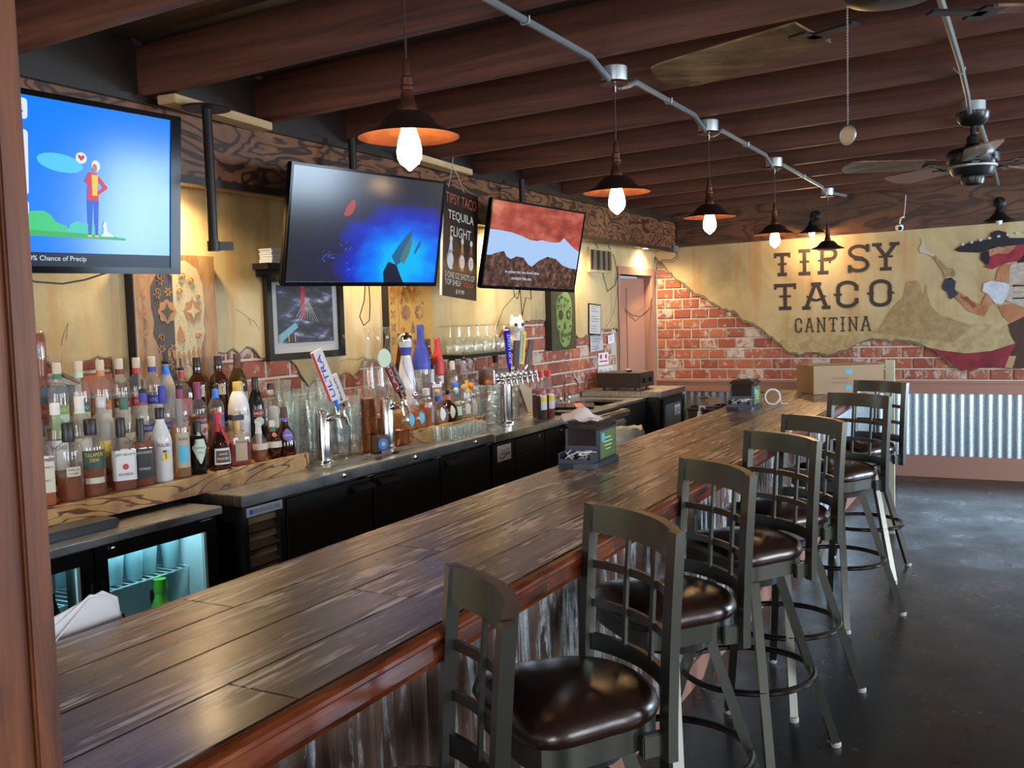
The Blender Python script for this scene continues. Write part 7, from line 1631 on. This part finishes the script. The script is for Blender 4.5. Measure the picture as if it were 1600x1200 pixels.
# ---- on the bar
def napkin_box(label, x, y, rz, ad=True):
    t = thing('napkin_holder', label, 'napkin holder', (x, y, BZ+.0005), rz, 'napkin dispensers on the bar')
    M_s = M.get('smoke') or M.setdefault('smoke', thin_glass('smoked_plastic', (.40,.36,.38), .06, .22, (.10,.08,.09)))
    # long axis = local y; compartment at the -y end
    MB().prism([(-.085,-.125),(-.075,-.150),(.0,-.175),(.075,-.150),(.085,-.125),(.085,.125),(.070,.145),(-.070,.145),(-.085,.125)], lambda a, b: (a, b, 0), lambda a, b: (a, b, .022)).build('base', M['slateplastic'], t)
    bd_ = MB().bb((-.070,-.070,.022),(.070,.130,.028)); bd_.bb((-.072,-.075,.022),(-.060,.130,.150)); bd_.bb((.060,-.075,.022),(.072,.130,.150)); bd_.bb((-.060,.115,.022),(.060,.130,.150)); bd_.build('side_walls', M['slateplastic'], t)
    MB().bevbox((0,.030,.168),(.150,.215,.036),.012).build('smoked_lid', M_s, t, smooth=True)
    MB().bb((-.060,-.078,.055),(.060,-.074,.155)).build('smoked_window', M_s, t)
    tr = MB().bb((-.070,-.160,.022),(-.064,-.078,.062)); tr.bb((.064,-.160,.022),(.070,-.078,.062)); tr.bb((-.064,-.164,.022),(.064,-.158,.040)); tr.bb((-.070,-.084,.022),(.070,-.078,.085)); tr.build('straw_tray', M['slateplastic'], t)
    MB().bevbox((0,.02,.085),(.105,.165,.105),.004).build('napkin_stack', mat('kraft_napkins', (.42,.32,.28), .85), t)
    if ad:
        a_ = MB().bb((.072,-.062,.030),(.0735,.118,.142)).build('picture_card', mat('green_card', (.10,.20,.06), .3, bump=.0), t)
        mb = MB()
        for k, w_ in enumerate((.07,.10,.09,.06)): mb.bb((.0736,.028-w_/2,.108-.016*k),(.0740,.028+w_/2,.113-.016*k))
        mb.build('card_lettering', C['mint'], a_)
        MB().lathe([(.020,0),(.020,.0005)],18).xf(Matrix.Translation((.0738,-.03,.115)) @ Matrix.Rotation(PI/2,4,'Y')).build('card_badge', C['sky'], a_)
    return t
M['slateplastic'] = mat('slate_blue_black_plastic', (.035,.045,.065), .28)
nb1 = napkin_box('near napkin holder with green picture card, crumpled tissue on top and straws in its tray', -1.495, 3.42, .05)
nb1.scale = (.95,.95,.92)
nb2 = napkin_box('far napkin holder on the bar near the cardboard carton', -1.455, 5.62, .04)
nb2.scale = (.95,.95,.90)
def straws(x, y, rz, label):
    t = thing('straws_and_packets', label, 'straws', (x, y, BZ+.024), rz)
    rn = random.Random(5)
    for k in range(16):
        a = rn.uniform(-.9,.9); cx, cy_ = rn.uniform(-.045,.035), rn.uniform(-.015,.015); L = rn.uniform(.02,.032)
        MB().tube([(cx-L*math.sin(a)*.6, cy_-L*math.cos(a)*.4, .004+.0018*k), (cx+L*math.sin(a)*.6, cy_+L*math.cos(a)*.5, .012+.0020*k)], .0022, 6).build('straw', C['white'], t)
    for k in range(5):
        a = rn.uniform(0,3); MB().box((.025+rn.uniform(-.02,.03), rn.uniform(-.015,.015), .030+.003*k), (.05,.022,.002), rz=a).build('sugar_packet', M['paper'], t)
def straw_at(nb, label):
    m = Matrix.Rotation(nb.rotation_euler.z, 3, 'Z') @ Vector((0,-.120,0)); straws(nb.location.x+m.x, nb.location.y+m.y, nb.rotation_euler.z, label)
straw_at(nb1, 'white straws and packets in the tray of the near napkin holder'); straw_at(nb2, 'white straws and packets in the tray of the far napkin holder')
def crumple(name, label, loc, pts, faces, m, rz=0):
    o = MB().add(pts, faces).build(name, m, None, loc, True, (0,0,rz), 60); return tag(o, label, 'napkin')
def tissue(label, loc, s_, seed, rz=0, m=None):
    rn = random.Random(seed); n_ = 12; vs = []; fs = []
    for i in range(n_):
        for j in range(n_):
            u, v = i/(n_-1)*2-1, j/(n_-1)*2-1; r = math.sqrt(u*u+v*v)
            z = .80*math.exp(-((u+.2)**2+(v-.1)**2)*1.6) + .14*math.sin(5*u+seed)*math.cos(4*v) + rn.uniform(-.03,.03)
            vs.append((u*s_*(1-.25*abs(v)), v*s_*.8*(1-.2*abs(u)), max(z,.02)*s_*.75))
    for i in range(n_-1):
        for j in range(n_-1): q = i*n_+j; fs.append((q, q+n_, q+n_+1, q+1))
    return crumple('paper_napkin', label, loc, vs, fs, m or M['paper'], rz)
M['tissue'] = mat('tissue_paper', (.66,.62,.60), .8)
tissue('crumpled pale napkin on top of the near napkin holder', (-1.50,3.38,BZ+.172), .085, 1, .3, M['tissue'])
tissue('tan napkin sticking up from the far napkin holder', (-1.47,5.66,BZ+.170), .060, 4, .9, mat('tan_napkin', (.45,.38,.30), .8))
# roll of tape behind the far napkin holder
rp = [(.045*math.cos(a),0,.045*math.sin(a)+.050) for a in [2*PI*k/28 for k in range(28)]]
tape = thing('white_charging_cable', 'coiled white cable behind the far napkin holder', 'cable', (-1.34,5.83,BZ+.0005), .5)
MB().tube(rp, .0065, 8, closed=True).build('coil', M['white'], tape, smooth=True); MB().tube([(.045,0,.050),(.052,.01,.02),(.06,.02,.006),(.10,.02,.006)], .0045, 6).build('loose_end', M['white'], tape, smooth=True)
# cardboard carton with a pale panel beside it
M['card'] = mat('cardboard', (.36,.24,.125), .8, bump=.05); M['card_lit'] = mat('cardboard_lit_face', (.42,.29,.17), .75)  # one cardboard in a lit and a shaded tone
ct = thing('cardboard_carton', 'large taped cardboard carton lying on the far end of the bar', 'carton', (-1.235, 6.56, BZ+.0025), R(0))
cw, cd_, chh = .47, .34, .188
Rm = Matrix.Rotation(R(30),3,'Z')
def cpt(x, y, z): v = Rm @ Vector((x,y,z)); return v
MB().box(tuple(cpt(cw/2,cd_/2,chh/2)), (cw,cd_,chh), M=Rm).build('carton_body', M['card_lit'], ct)
MB().box(tuple(cpt(cw/2,cd_/2,chh+.0008)), (cw-.02,.055,.0012), M=Rm).build('packing_tape', mat('clear_tape', (.50,.40,.26), .15), ct)
MB().box(tuple(cpt(cw*.5,-.0006,chh*.78)), (.045,.001,.028), M=Rm).build('blue_symbol', C['sky'], ct); MB().box(tuple(cpt(cw*.5,-.0006,chh*.22)), (.045,.001,.028), M=Rm).build('blue_symbol', C['sky'], ct)
MB().box(tuple(cpt(-.0006,cd_/2,chh/2)), (.001,cd_-.004,chh-.004), M=Rm).build('shaded_side_face', M['card'], ct)  # darker tone paints the shade on the carton's left face
for q in (.55, .40): 
    mb = MB(); put_text(mb, 'FRAGILE' if q == .40 else 'THIS SIDE UP', lambda a, b: tuple(cpt(cw*.38+a, -.0008, chh*q+b)), width=.11, height=.014); mb.build('carton_print', mat('brown_print', (.25,.15,.07), .8), ct)
single('foam_panel', MB().bevbox((0,0,.61),(.06,.03,1.22),.003), mat('pale_green_foam', (.62,.66,.50), .8), 'pale green-white upright strip standing on the floor behind the right end of the carton', 'panel', (-.825,7.12,.0005))
# menus standing behind the bar edge at the left
mn = thing('folded_napkins', 'white folded napkins fanned out behind the bar edge beside the post', 'napkins', (-1.665,1.16,.8105))
for k, (dy, rz_k, h_, tl) in enumerate(((.0,.05,.205,.30),(.03,.02,.215,.10),(.055,-.05,.22,-.12),(.09,-.08,.200,-.40),(.12,.0,.19,-.55))):
    Mx = Matrix.Translation((.008*k,dy-.03,.0)) @ Matrix.Rotation(rz_k,4,'Z') @ Matrix.Rotation(-tl,4,'X')
    MB().prism([(-.12,.0),(.17,.0),(.17,h_+.0),(.14,h_+.025),(-.12,h_-.0)], lambda a, b: (-.002, a, b), lambda a, b: (.002, a, b)).xf(Mx).build('folded_napkin', M['paper'], mn)
# things on the work shelf near the far end
sp = thing('soap_dispenser', 'clear pump bottle of white soap behind the bar near the far napkin holder', 'soap bottle', (-1.72,5.60,.8105))
MB().lathe([(.030,0),(.033,.01),(.033,.13),(.020,.155),(.012,.165)],18).build('bottle_body', M['white'], sp, smooth=True); MB().lathe([(.014,.165),(.014,.185),(.005,.19),(.005,.215)],12).build('pump_collar', M['white'], sp, smooth=True); MB().tube([(0,0,.215),(.03,-.01,.218),(.04,-.015,.205)], .006, 8).build('pump_nozzle', M['white'], sp, smooth=True)
bk = thing('brown_basket', 'dark brown plastic basket of packets behind the bar beside the soap bottle', 'basket', (-1.74,5.86,.8105))
MB().lathe([(.085,0,.8),(.090,.01,.8),(.105,.175,.8),(.112,.185,.8),(.112,.195,.8),(.100,.195,.8),(.080,.012,.8)],24,sy=1.35).build('basket_body', mat('brown_plastic', (.055,.028,.022), .45), bk, smooth=True)
for k in range(6): MB().box((random.uniform(-.04,.04), random.uniform(-.08,.08), .19+.01*k), (.08,.10,.004), M=Matrix.Rotation(random.uniform(-.6,.6),3,'X') @ Matrix.Rotation(random.uniform(0,3),3,'Z')).build('packet', mat('tan_packet', (.45,.36,.27), .7) if k == 0 else bpy.data.materials['tan_packet'], bk)
